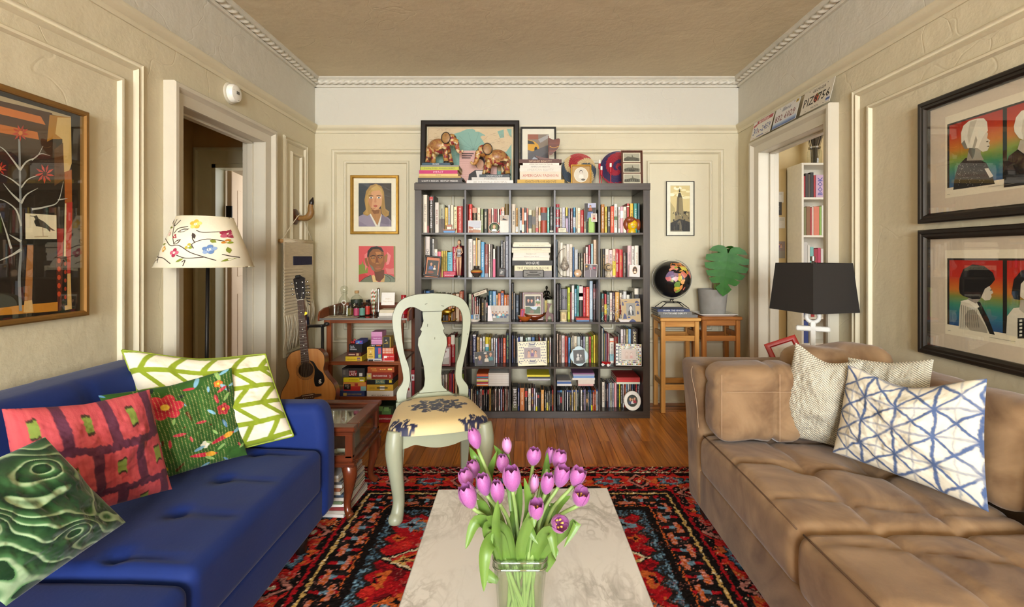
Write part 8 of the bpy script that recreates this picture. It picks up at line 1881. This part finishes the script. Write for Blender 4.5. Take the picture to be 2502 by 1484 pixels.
o=orn('candle_jar','cream candle in a lidded glass jar, third row','candle',B3,1488,0,.03,3);obj('saucer',MB().lathe([(0,0),(.031,0),(.032,.003),(.028,.004)],28),cmat('d8d4c8',.2),o);obj('wax',MB().lathe([(0,.004),(.0265,.004),(.0265,.078),(0,.078)],28),cmat('e4d0a0'),o,40);A=Art(.036,.05,'d8c08c',50,60);[A.rect(6,10+9*k,44-6*(k%2),13+9*k,['a86a30','6a5030'][k%2])for k in range(5)];A.obj('label',o,(0,-.0275,.04));obj('glass_jar',MB().lathe([(.0285,.004),(.0285,.08),(.0275,.08)],28,caps=False),M_liq,o,179);obj('lid',MB().lathe([(0,.082),(.032,.082),(.032,.089),(.028,.092),(0,.093)],28),cmat('c8c0a0',.2),o,40)
for k,(c,x0,x1)in enumerate((('5878a0',1830,2170),('c84838',1825,2178))):bookflat(['blue paperback lying flat under a red one, third row','red paperback lying flat on a blue one, third row'][k],X(1240+x0/10.878,BY+.03),X(1240+x1/10.878,BY+.03),BY+.03,BY+.14,shelf_z(3)+.0004+k*.0135,shelf_z(3)+.0135+k*.0135,c,group='flat paperbacks on third row')
o=thing('book','cream paperback tilted on top of books, third row','book',(X(1020+1668/10.878,BY+.09),BY+.09,Z(675+452/10.878,BY+.09)),(0,RD(-19),0));obj('cover',MB().box(-.054,.054,0,.15,-.013,.013),cmat('d8ccb0'),o);tt=MB();scrib(tt,.08,.009,5,lambda u,v:(u,-.0006,v));obj('title',tt,cmat('8a3a30'),o)
o=orn('brass_bull','brass bull figurine behind the chair back, third row','figurine',A3,775,0,.05,3);M_brass=mat('brass','a8842e',rough=.25,metal=.9);bb_=MB().ball((0,0,.072),(.045,.02,.026),18,12).ball((.05,0,.088),(.02,.014,.016),12,8).ball((-.04,0,.07),(.022,.02,.025),12,8).tube([(.06,-.01,.10),(.072,-.02,.115)],[.004,.001],6).tube([(.06,.01,.10),(.072,.02,.115)],[.004,.001],6).tube([(-.058,0,.08),(-.07,0,.055),(-.068,0,.03)],.003,6);obj('body',bb_,M_brass,o,179)
for x,y in((-.035,-.012),(-.035,.012),(.03,-.012),(.03,.012)):obj('leg',MB().tube([(x,y,.06),(x*1.05,y,.03),(x*1.1,y,0)],[.009,.006,.005],8),M_brass,o,179)
o=orn('bead_strand','strand of small brass beads hanging off the third shelf','beads',A3,740,0,.025,3);bd=MB()
for q in curve([(-.09,0,.004),(-.055,-.01,.004),(-.02,-.012,.004),(.05,0,.004),(.09,.01,.02)],12):bd.ball(q,.004,8,6)
obj('beads',bd,M_brass,o,179)['kind']='stuff';obj('tassel',MB().tube([(-.09,0,.004),(-.075,-.03,-.015),(-.06,-.034,-.05)],[.003,.005,.007],8),cmat('5a2a18'),o,179)
o=orn('wire_sculpture','silver bent-wire animal sculpture, third row','sculpture',C3,610,0,.03,3);wr_=MB();r_=random.Random(8)
for pts in([(-.06,0,0),(-.065,0,.05),(-.075,0,.10),(-.06,0,.125),(-.05,0,.09),(-.02,0,.11),(.02,0,.12),(.05,0,.09),(.075,0,.095),(.085,0,.075)],[(-.06,0,.07),(-.02,.01,.05),(.03,0,.07),(.06,0,.10)],[(-.03,0,.06),(-.035,0,0),(-.015,0,.0),(-.01,0,.06),(.01,0,.08)],[(.03,0,.07),(.02,0,.03),(.03,0,0),(.045,0,.03),(.04,0,.08),(.06,0,.06)],[(-.05,0,.0),(-.04,.01,.02),(-.055,0,.045),(-.075,0,.02),(-.05,0,0)],[(.0,0,.1),(.03,-.01,.05),(.07,0,.03),(.08,0,.06),(.05,0,.09)]):wr_.tube(curve(pts,6),.0014,5)
obj('wire',wr_,MATS['chrome'],o,179)
o=orn('toy_wagon','tiny red toy wagon with white wheels, fourth row','toy wagon',C4,470,0,.03,4,(0,0,RD(-25)));obj('wagon_bed',loft([(.03,.015,.006,.014),(.035,.018,.006,.03),(.033,.016,.006,.03),(.028,.013,.006,.016)]),cmat('a81418',.3),o,30)
for x in(-.022,.022):
 for y in(-.019,.019):obj('wheel',MB().lathe([(0,0),(.011,0),(.011,.004),(0,.005)],18).xf(Matrix.Translation((x,y,.0115))@Matrix.Rotation(RD(90),4,'X')),cmat('ece8e0',.3),o,40)
obj('handle',MB().tube([(.035,0,.014),(.07,-.01,.003)],.0015,5),cmat('1c1a18'),o)
# ---------------------------------------------------------------- on top of the bookcase (crop 1000,260 x4.0355)
T1=(1000,260,4.0355);TY=BY+.02
def topstack(name,data,depth=.24,Y=TY):
 z=BW+.0006;E=data.strip().split('\n')[::-1]
 for i,e in enumerate(E):
  f=e.split(',');x0,x1=X(1000+float(f[0])/T1[2],Y),X(1000+float(f[1])/T1[2],Y);h_=(float(f[3])-float(f[2]))/T1[2]*Y/FOC
  bookflat('%s book, %s from the bottom of %s stack on the bookcase'%(cname(f[4]),ORD[i],name),x0,x1,Y,Y+depth,z,z+h_-.0003,f[4],f[6]if len(f)>6 else None,f[5]if len(f)>5 else 'e8e0d0','books on top of the bookcase');z+=h_
 return z
zA=topstack('the left','''125,400,545,568,2f4a58,f0ece0,EAGLES
112,490,569,585,8a8478
110,488,585,618,b8b838,5a6420,Dazzling Design  AMANDA NISBET
97,475,620,655,bc2866,e8b8c8,IMPACT
97,480,656,680,d8b870,5a4a38,Dunes
92,508,681,698,b89a50
85,530,699,716,3a3430
85,520,718,745,4a4440,ece8e0,LIGHT X DESIGN   BENTLEY MEEKER
60,555,746,757,2a2622''')
zB=topstack('the middle','''690,990,665,692,3c4448,e0e0dc,CHASING LIGHT
615,990,693,723,c8c4bc,6a665e,PORTRAITS
567,1025,725,757,e0dcd4,a8a090,SEE THE WORLD BEAUTIFUL''',.2)
zC=topstack('the right','''1083,1503,510,547,5a3424,c8a888,SAVAGE BEAUTY
1120,1478,548,570,e4dccc,5a4a40,AMERICAN FASHION TRAVEL
1092,1497,571,597,d8d2c4,8a8074,AMERICAN BEAUTY
1088,1497,598,634,dcd4c4,b8b0a0,AMERICAN BEAUTY
1090,1497,637,715,d8ccb4,b03c28,AMERICAN FASHION
1065,1530,716,755,c8a040,6a5420,EARTH FROM ABOVE''')
def topx(x0,x1,y0,y1,Y):return X(1000+(x0+x1)/2/T1[2],Y),(x1-x0)/T1[2]*Y/FOC,(y1-y0)/T1[2]*Y/FOC
def lean(label,x0,x1,y0,y1,Y,fw,fd,fm,art,board=None,bw=0,glass=True,zb=BW,tilt=4,h_=None,**kw):
 cx,w_,hh=topx(x0,x1,y0,y1,Y);hh=h_ or hh;a=art(w_-2*fw-2*bw,hh-2*fw-2*bw);return framed(kw.pop('name','framed_picture'),label,(cx,Y,zb+hh/2*cos(RD(tilt))+.001),(RD(-tilt),0,0),w_,hh,fw,fd,fm,a,board,bw,glass,**kw)
def map_(w_,h_):
 a=Art(w_,h_,'d6bfa0',840,610);o=lambda L_:[(x-180,y-145)for x,y in L_]
 a.poly(o([(190,300),(330,260),(420,330),(300,440),(190,420)]),'ccae94');a.poly(o([(400,250),(440,215),(500,195),(560,165),(620,160),(690,195),(745,230),(755,290),(775,340),(760,400),(820,425),(850,385),(900,440),(960,415),(1008,330),(1010,755),(190,755),(200,560),(300,440),(385,335),(430,300)]),'86b0a8');a.poly(o([(868,190),(930,165),(935,255),(895,265),(880,220)]),'86b0a8');a.poly(o([(960,160),(1008,160),(1008,260),(985,230)]),'86b0a8')
 a.poly(o([(800,520),(900,480),(990,500),(1000,620),(880,640)]),'cdb694');a.poly(o([(540,640),(640,620),(700,680),(640,740),(550,720)]),'d2b49a');a.poly(o([(700,250),(720,235),(760,240),(770,300),(800,350),(780,420),(755,350)]),'d4b896')
 for k in range(14):t=k*.45;a.line(o([(630,390),(630+230*cos(t),390+190*sin(t))]),1.5,'5a7a74')
 for k in range(120):x,y=rnd.choice([(rnd.uniform(10,220),rnd.uniform(10,180)),(rnd.uniform(560,820),rnd.uniform(60,250))]);a.line([(x,y),(x+rnd.uniform(6,30),y+rnd.uniform(-6,6))],1.4,rnd.choice(['9a7a64','b09478','8a6a58']))
 a.rect(470,20,520,50,'d8c8a8');[a.line(o(L_),2,'a89078')for L_ in([(185,150),(1012,150)],[(185,150),(185,755)])];return a
lean('large framed antique style ocean map leaning on the bookcase',115,1085,85,757,4.0,.05,.03,M_blackf,map_,'d8ccb0',.006)
def taxi(w_,h_):
 a=Art(w_,h_,'6e6a70',200,270);a.rect(0,0,200,90,'8a7a70');a.rect(0,0,100,30,'9a5a48');a.poly([(0,30),(60,40),(100,60),(110,80),(60,100),(0,90)],'d8a028');a.poly([(0,34),(50,42),(70,58),(0,56)],'3a3a3c');a.ell(78,88,15,17,'1c1a1c');a.poly([(100,30),(200,0),(200,20),(120,50)],'a8a4a8');a.poly([(0,110),(200,60),(200,270),(0,270)],'5c5a62');a.poly([(0,170),(60,130),(130,150),(200,120),(200,240),(120,270),(0,240)],'aeb2c4');a.poly([(45,160),(70,140),(90,200),(60,240)],'a08a5c');a.poly([(120,130),(200,100),(190,190),(140,160)],'4a4850');a.line([(0,265),(100,235),(200,225)],5,'c8c4c0');return a
lean('black framed photograph of a yellow taxi and puddle reflection',1097,1447,138,520,4.03,.015,.02,M_blackf,taxi,'e8e2d6',.045,h_=.535)
def sleeve(w_,h_):
 a=Art(w_,h_,'d0a498',100,100);[a.line([(0,6+6*k),(100,6+6*k)],.5,'bc9086')for k in range(15)];a.rect(6,7,38,10,'4a3a38');a.rect(6,13,34,16,'4a3a38');a.rect(6,19,30,22,'4a3a38');a.poly([(22,100),(26,66),(42,54),(72,54),(84,70),(90,100)],'2a2626');a.poly([(44,56),(66,56),(60,86),(50,86)],'d8d0c8');a.ell(55,34,13,18,'2c1e18');a.ell(55,38,10,14,'c89878');return a
cx,w_,hh=topx(492,858,432,757,3.90);o=thing('record_sleeve','pale pink record sleeve leaning between the two toy elephants','record sleeve',(cx,3.93,BW+.157),(RD(-6),0,0));obj('sleeve',MB().box(-.157,.157,0,.004,-.1555,.1555),cmat('c89c90'),o);sleeve(.314,.311).obj('print',o,(0,-.0006,0))
def patchwork():
 m=bpy.data.materials.new('patchwork_cloth');m.use_nodes=True;n=m.node_tree.nodes;L=m.node_tree.links;tc=n.new('ShaderNodeTexCoord');v=n.new('ShaderNodeTexVoronoi');v.inputs['Scale'].default_value=42;L.new(tc.outputs['Object'],v.inputs['Vector']);s_=n.new('ShaderNodeSeparateColor');L.new(v.outputs['Color'],s_.inputs[0]);rp=n.new('ShaderNodeValToRGB');rp.color_ramp.interpolation='CONSTANT'
 for k,c in enumerate(['b88a48','8a3030','c8a468','5a3a28','b07838','d8c090','9a4a38']):
  e=rp.color_ramp.elements[k]if k<2 else rp.color_ramp.elements.new(k/7);e.position=k/7;e.color=lin(c)
 L.new(s_.outputs[0],rp.inputs[0]);L.new(rp.outputs[0],n['Principled BSDF'].inputs['Base Color']);n['Principled BSDF'].inputs['Roughness'].default_value=.5;return m
M_patch=patchwork();M_bind=cmat('2e2620')
def elephant(label,px,z0,Y,s_,rz,flip):
 o=thing('toy_elephant',label,'toy elephant',(X(px,Y),Y,z0+.001),(0,0,rz),'patchwork elephants');f=-1 if flip else 1;k=s_
 def P(name,mb,m):mb.V=[(p[0]*f*k,p[1]*k,p[2]*k)for p in mb.V];return obj(name,mb,m,o,179)
 P('body',MB().ball((0,0,.135),(.09,.045,.058),20,14),M_patch)
 P('blanket',MB().ball((-.005,0,.142),(.075,.050,.056),20,14),mat('gold_blanket','b08c4c',rough=.4,vsc=60,col2='8a4434'));P('head',MB().ball((.105,0,.185),(.04,.036,.045),16,12),M_patch);P('ear',MB().ball((.075,-.04,.19),(.036,.008,.042),14,10),mat('ear_cloth','a8824a',rough=.5,vsc=50,col2='8a5a34'));P('ear',MB().ball((.075,.04,.19),(.036,.008,.042),14,10),MATS['ear_cloth']);P('ear_binding',MB().tube([(.075+.036*cos(t),-.046,.19+.042*sin(t))for t in np.linspace(0,2*pi,21)],.003,6),M_bind)
 P('trunk',MB().tube(curve([(.135,0,.18),(.148,0,.13),(.158,0,.095),(.18,0,.085),(.195,0,.10)],6),[.022]*5+[.017]*6+[.013]*6+[.009]*8,10),M_patch);P('tail',MB().tube(curve([(-.088,0,.15),(-.1,0,.12),(-.098,0,.08)],5),.005,6),M_patch);P('tusk',MB().tube([(.13,-.022,.16),(.16,-.026,.145)],[.005,.002],6),cmat('e8dcc0'))
 for x,y,d in((-.06,-.025,-.02),(-.055,.025,.0),(.055,-.025,.015),(.06,.025,.03)):P('leg',MB().tube([(x,y,.12),(x+d*.6,y,.06),(x+d,y,.012)],[.026,.02,.019],12),M_patch);P('foot',MB().lathe([(.019,0),(.021,.006),(.019,.016)],12,(x+d,y,0)),M_bind)
 return o
elephant('larger patchwork toy elephant standing on the left book stack',1072,zA,3.79,1.05,RD(-12),False);elephant('patchwork toy elephant facing left on the middle book stack',1214,zB,3.80,1.08,RD(10),True)
o=thing('wooden_sailboat','small carved wooden sailboat on the right book stack','model boat',(X(1337,3.80),3.80,zC+.001));M_rw=MATS['rosewood'];obj('hull',MB().prism(curve([(-.10,.045),(-.06,.012),(0,.0),(.08,.0),(.095,.014),(.04,.016),(-.04,.03),(-.10,.045)],4)[:-1],-.014,.014),M_rw,o,40);obj('mast',MB().tube([(.012,0,.01),(.01,0,.205)],.003,6),M_rw,o);obj('sail',MB().prism(curve([(.014,.19),(.05,.175),(.10,.182),(.095,.12),(.06,.075),(.02,.05),(.014,.12),(.014,.19)],4)[:-1],-.002,.002),M_rw,o);obj('sail_stripe',MB().tube(curve([(.02,.13*0-.0026,.12),(.05,-.0026,.108),(.095,-.0026,.12)],5),.0025,5),cmat('d8a858'),o)
def basket(label,px,py,Y,R_,segs,seg2):
 o=thing('woven_basket',label,'basket',(X(px,Y),Y,BW+R_*.99+.002),(RD(-9),0,0),'coiled baskets');r0=.006;k=0
 while r0<R_-.004:
  t=np.linspace(0,2*pi,49);mb=MB();n=48;V=[];rr2=.0042
  for j in range(n):
   a=t[j];fr=r0/R_
   for q in range(6):b=q*pi/3;V.append(((r0+rr2*cos(b))*cos(a),-.02*(1-fr**2)*-1-.02+rr2*sin(b),(r0+rr2*cos(b))*sin(a)))
  for j in range(n):
   for q in range(6):mb.add([],[]);
  c=lambda j:segs[int(((j/n*len(segs))+fr*seg2))%len(segs)]
  mb.V=V;mb.F=[(j*6+q,((j+1)%n)*6+q,((j+1)%n)*6+(q+1)%6,j*6+(q+1)%6)for j in range(n)for q in range(6)];mb.C=[c(j)for j in range(n)for q in range(6)];obj('coil',mb,MATS['print_50'],o,179);r0+=.0085;k+=1
 return o
basket('coiled basket in red, cream and slate behind the gold frame',1414,408,3.99,.15,['b02c30','d8bc88','4a5560','d8bc88','b02c30','b02c30','d8bc88','4a5560','4a5560','d8bc88'],3);basket('coiled basket in purple and red at the right end',1510,399,3.99,.162,['3c2c58','3c2c58','b02438','3c2c58','b02438','b02438'],5)
def oldlady(w_,h_):a=Art(w_,h_,'b08a4c',100,100);a.ell(50,50,40,44,'e4dcc8',28);a.ell(50,50,37,41,'cfc6b2',28);person(a,50,34,14,'3a342c','e0d8c8','d4c8b8');a.ell(62,78,12,6,'5a5448');return a
lean('gold frame with an oval portrait in front of the basket',1592,1795,545,745,3.80,.012,.014,M_goldf,oldlady,name='photo_frame',cat='photo frame',glass=False)
def trip(w_,h_):
 a=Art(w_,h_,'5a2c14',100,170)
 for k in range(3):y=6+k*54;a.rect(6,y,94,y+48,'e0d8c4');a.rect(10,y+4,90,y+44,'a8a494');a.poly([(10,y+44),(10,y+30),(30,y+18+4*k),(50,y+22),(52,y+8),(58,y+22),(90,y+28),(90,y+44)],'5a584c');a.ell(50,y+38,16,6,['6a6a58','2a2a24','7a786a'][k]);[a.rect(14+10*j,y+28,19+10*j,y+38,'34332c')for j in range(7)]
 return a
lean('wooden frame with three stacked old city postcards',2088,2300,395,745,3.85,.008,.014,woodmat('redwood_frame','6a3218','4a1e0c','z',1),trip,name='photo_frame',cat='photo frame')
for k,(px,y0)in enumerate(((1465,500),(1469.5,568),(1492,540))):
 h_=(745-y0)/T1[2]*3.76/FOC;o=thing('candlestick',['tallest red candlestick with a white candle, leftmost','shortest red candlestick with a white candle','red candlestick standing in front of the purple basket'][k],'candlestick',(X(px,3.76+.02*(k==0)),3.76+.02*(k==0),BW+.0008),(0,0,0),'red candlesticks');M_r=cmat('b01c2c',.25);obj('holder',MB().lathe([(0,0),(.012,0),(.012,.004),(.004,.007),(.004,h_-.075),(.0095,h_-.07),(.0095,h_-.03),(0,h_-.03)],16),M_r,o,40);obj('candle',MB().lathe([(.0085,h_-.03),(.0085,h_),(0,h_+.002)],14),cmat('f0ece0'),o,40)
 # ---------------------------------------------------------------- side room: white bookshelf, jar, photos on the wall
WB=thing('white_bookshelf','narrow white bookshelf seen through the right doorway','bookshelf',(2.472,4.20,0));M_wb=cmat('e4dcc8',.4);wz=lambda y:Z(180+y/2.1825,4.2);tz=wz(487)
for a,b in((0,.018),(.382,.4)):obj('side_panel',MB().box(a,b,0,.24,0,tz),M_wb,WB)
obj('top_panel',MB().box(0,.4,0,.24,tz,tz+.018),M_wb,WB);obj('back_panel',MB().box(0,.4,.232,.24,0,tz),M_wb,WB);SZ=[wz(660),wz(862),wz(1070),wz(1300),wz(1440),.4,.08]
for z in SZ:obj('shelf',MB().box(.018,.382,.002,.23,z-.018,z),M_wb,WB)
def wrow(si,data,nm):
 for k,e in enumerate(data.split()):
  x0,x1,y0,c=e.split(',');a,b=X(1800+float(x0)/2.1825,4.22),X(1800+float(x1)/2.1825,4.22);h_=max(.03,wz(float(y0))-SZ[si]);o=thing('cookbook','%s spined book, %s from left, %s shelf of white bookshelf'%(cname(c),ORD[k],nm),'book',((a+b)/2,4.22,SZ[si]+.0005),(0,0,0),'books on the white bookshelf');w2=(b-a)/2-.0005;obj('cover',MB().box(-w2,w2,0,.002,0,h_).box(-w2,-w2+.002,.002,.16,0,h_).box(w2-.002,w2,.002,.16,0,h_),cmat(c),o);obj('pages',MB().box(-w2+.002,w2-.002,.002,.155,.001,h_-.004),cmat('ddd2b8',.8),o)
  if c=='c8a8c0':v,f=fit_text('BOOK',h_*.8,w2*1.3,bold=.02);obj('title',MB().add([(-p[1],-.0006,h_/2+p[0])for p in v],f),cmat('5a5aa0'),o)
wrow(0,'357,366,545,a82828 367,380,530,3a3028 381,392,535,5a4a38 393,410,525,2a2622 411,420,540,b83030 422,468,538,c8a8c0','top');wrow(1,'358,371,712,7a7440 372,392,708,8a5a30 393,400,715,b83838 401,410,710,e4c8b8 411,440,708,d87a5c 441,452,708,8ab050 453,468,702,e0dcd0','second');wrow(2,'357,378,900,c8c4bc 379,391,915,dcd8cc 392,410,925,78b8b0 411,432,935,a82438 433,448,930,c03858 449,468,935,d8d0c8','third');wrow(3,'357,372,1265,4868a0 373,395,1270,d8d0c8 396,415,1272,a8302c','fourth');wrow(4,'357,382,1320,3a4a88 383,400,1360,8a8478 401,420,1350,d8d4cc','fifth')
o=thing('dried_flowers','dried lavender bunch in a glass jar on the white bookshelf','jar',(X(1800+415/2.1825,4.3),4.3,tz+.0185));obj('glass_jar',MB().lathe([(0,0),(.055,0),(.06,.01),(.06,.12),(.048,.14),(.048,.155)],24,caps=False),M_liq,o,50);obj('jar_rim',MB().lathe([(.05,.15),(.05,.165)],24,caps=False),MATS['chrome'],o,179);st2=MB()
for k in range(70):a_,r_=rnd.uniform(0,6.3),rnd.uniform(0,1);st2.tube([(.03*r_*cos(a_),.03*r_*sin(a_),.01),(.04*r_*cos(a_),.04*r_*sin(a_),.16),(.1*r_*cos(a_),.09*r_*sin(a_),rnd.uniform(.3,.4))],[.0015,.0015,.004],5)
obj('stalks',st2,mat('dry_lavender','6a5c48',rough=.8,vsc=60,col2='4a4236'),o)['kind']='stuff'
for k,(x0,x1,y0,y1,c,sc_)in enumerate(((190,210,528,570,'3a3430',p_boy),(188,218,580,680,'8a8a90',p_couple),(218,250,630,688,'e8e4dc',None),(192,240,685,755,'4a4040',p_couple),(222,258,765,825,'e4dcd0',None),(190,222,770,880,'8a8884',p_man),(195,258,895,985,'9a948a',p_three),(196,228,1025,1160,'d8d4c4',None))):
 Y=4.446;a,b=X(1800+x0/2.1825,Y),X(1800+x1/2.1825,Y);h_=(y1-y0)/2.1825*Y/FOC;A=Art(b-a,h_,c,100,100*h_/(b-a));(sc_(A)if sc_ else[A.rect(20,20+14*q,80,24+14*q,'a8a498')for q in range(3)]);o=thing('wall_photo','snapshot, %s from the top, taped on the wall beyond the right doorway'%ORD[k],'photograph',((a+b)/2,Y,Z(180+(y0+y1)/2/2.1825,Y)),(0,0,0),'snapshots on the side room wall');obj('card',MB().box(-(b-a)/2,(b-a)/2,.0005,.0015,-h_/2,h_/2),cmat('e8e2d6'),o);A.obj('print',o)
 # ---------------------------------------------------------------- third level: details hang under the part they belong to
SUB=dict(title='cover case',spine_band='cover case',frets='fretboard',fret_dots='fretboard',tuning_peg='headstock',saddle='bridge',bridge_pins='bridge',rosette='soundboard',embroidery='lamp_shade',shade_rim='lamp_shade',worn_edge='back_frame',scuff_marks='splat',lettering='plate block card label',front_print='lid',mat_board='frame',topstitching='armrest',cushion_stitching='end_cushion',edge_piping='seat_cushion',pips='cube',sail_stripe='sail',rim_glaze='bowl',grille='cover',vent='cover',mouth='lips',dark_stitching='weave',navy_block='weave',hem='dowel',tray_edge='tray',leaf='stem')
for o in[q for q in SC.objects if q.parent and not q.parent.parent]:
 k=o.name.split('.')[0]
 if k in SUB and len(o.parent.children)>2:
  for q in o.parent.children:
   if q is not o and q.name.split('.')[0]in SUB[k].split()and q.matrix_basis==Matrix.Identity(4):o.parent=q;break
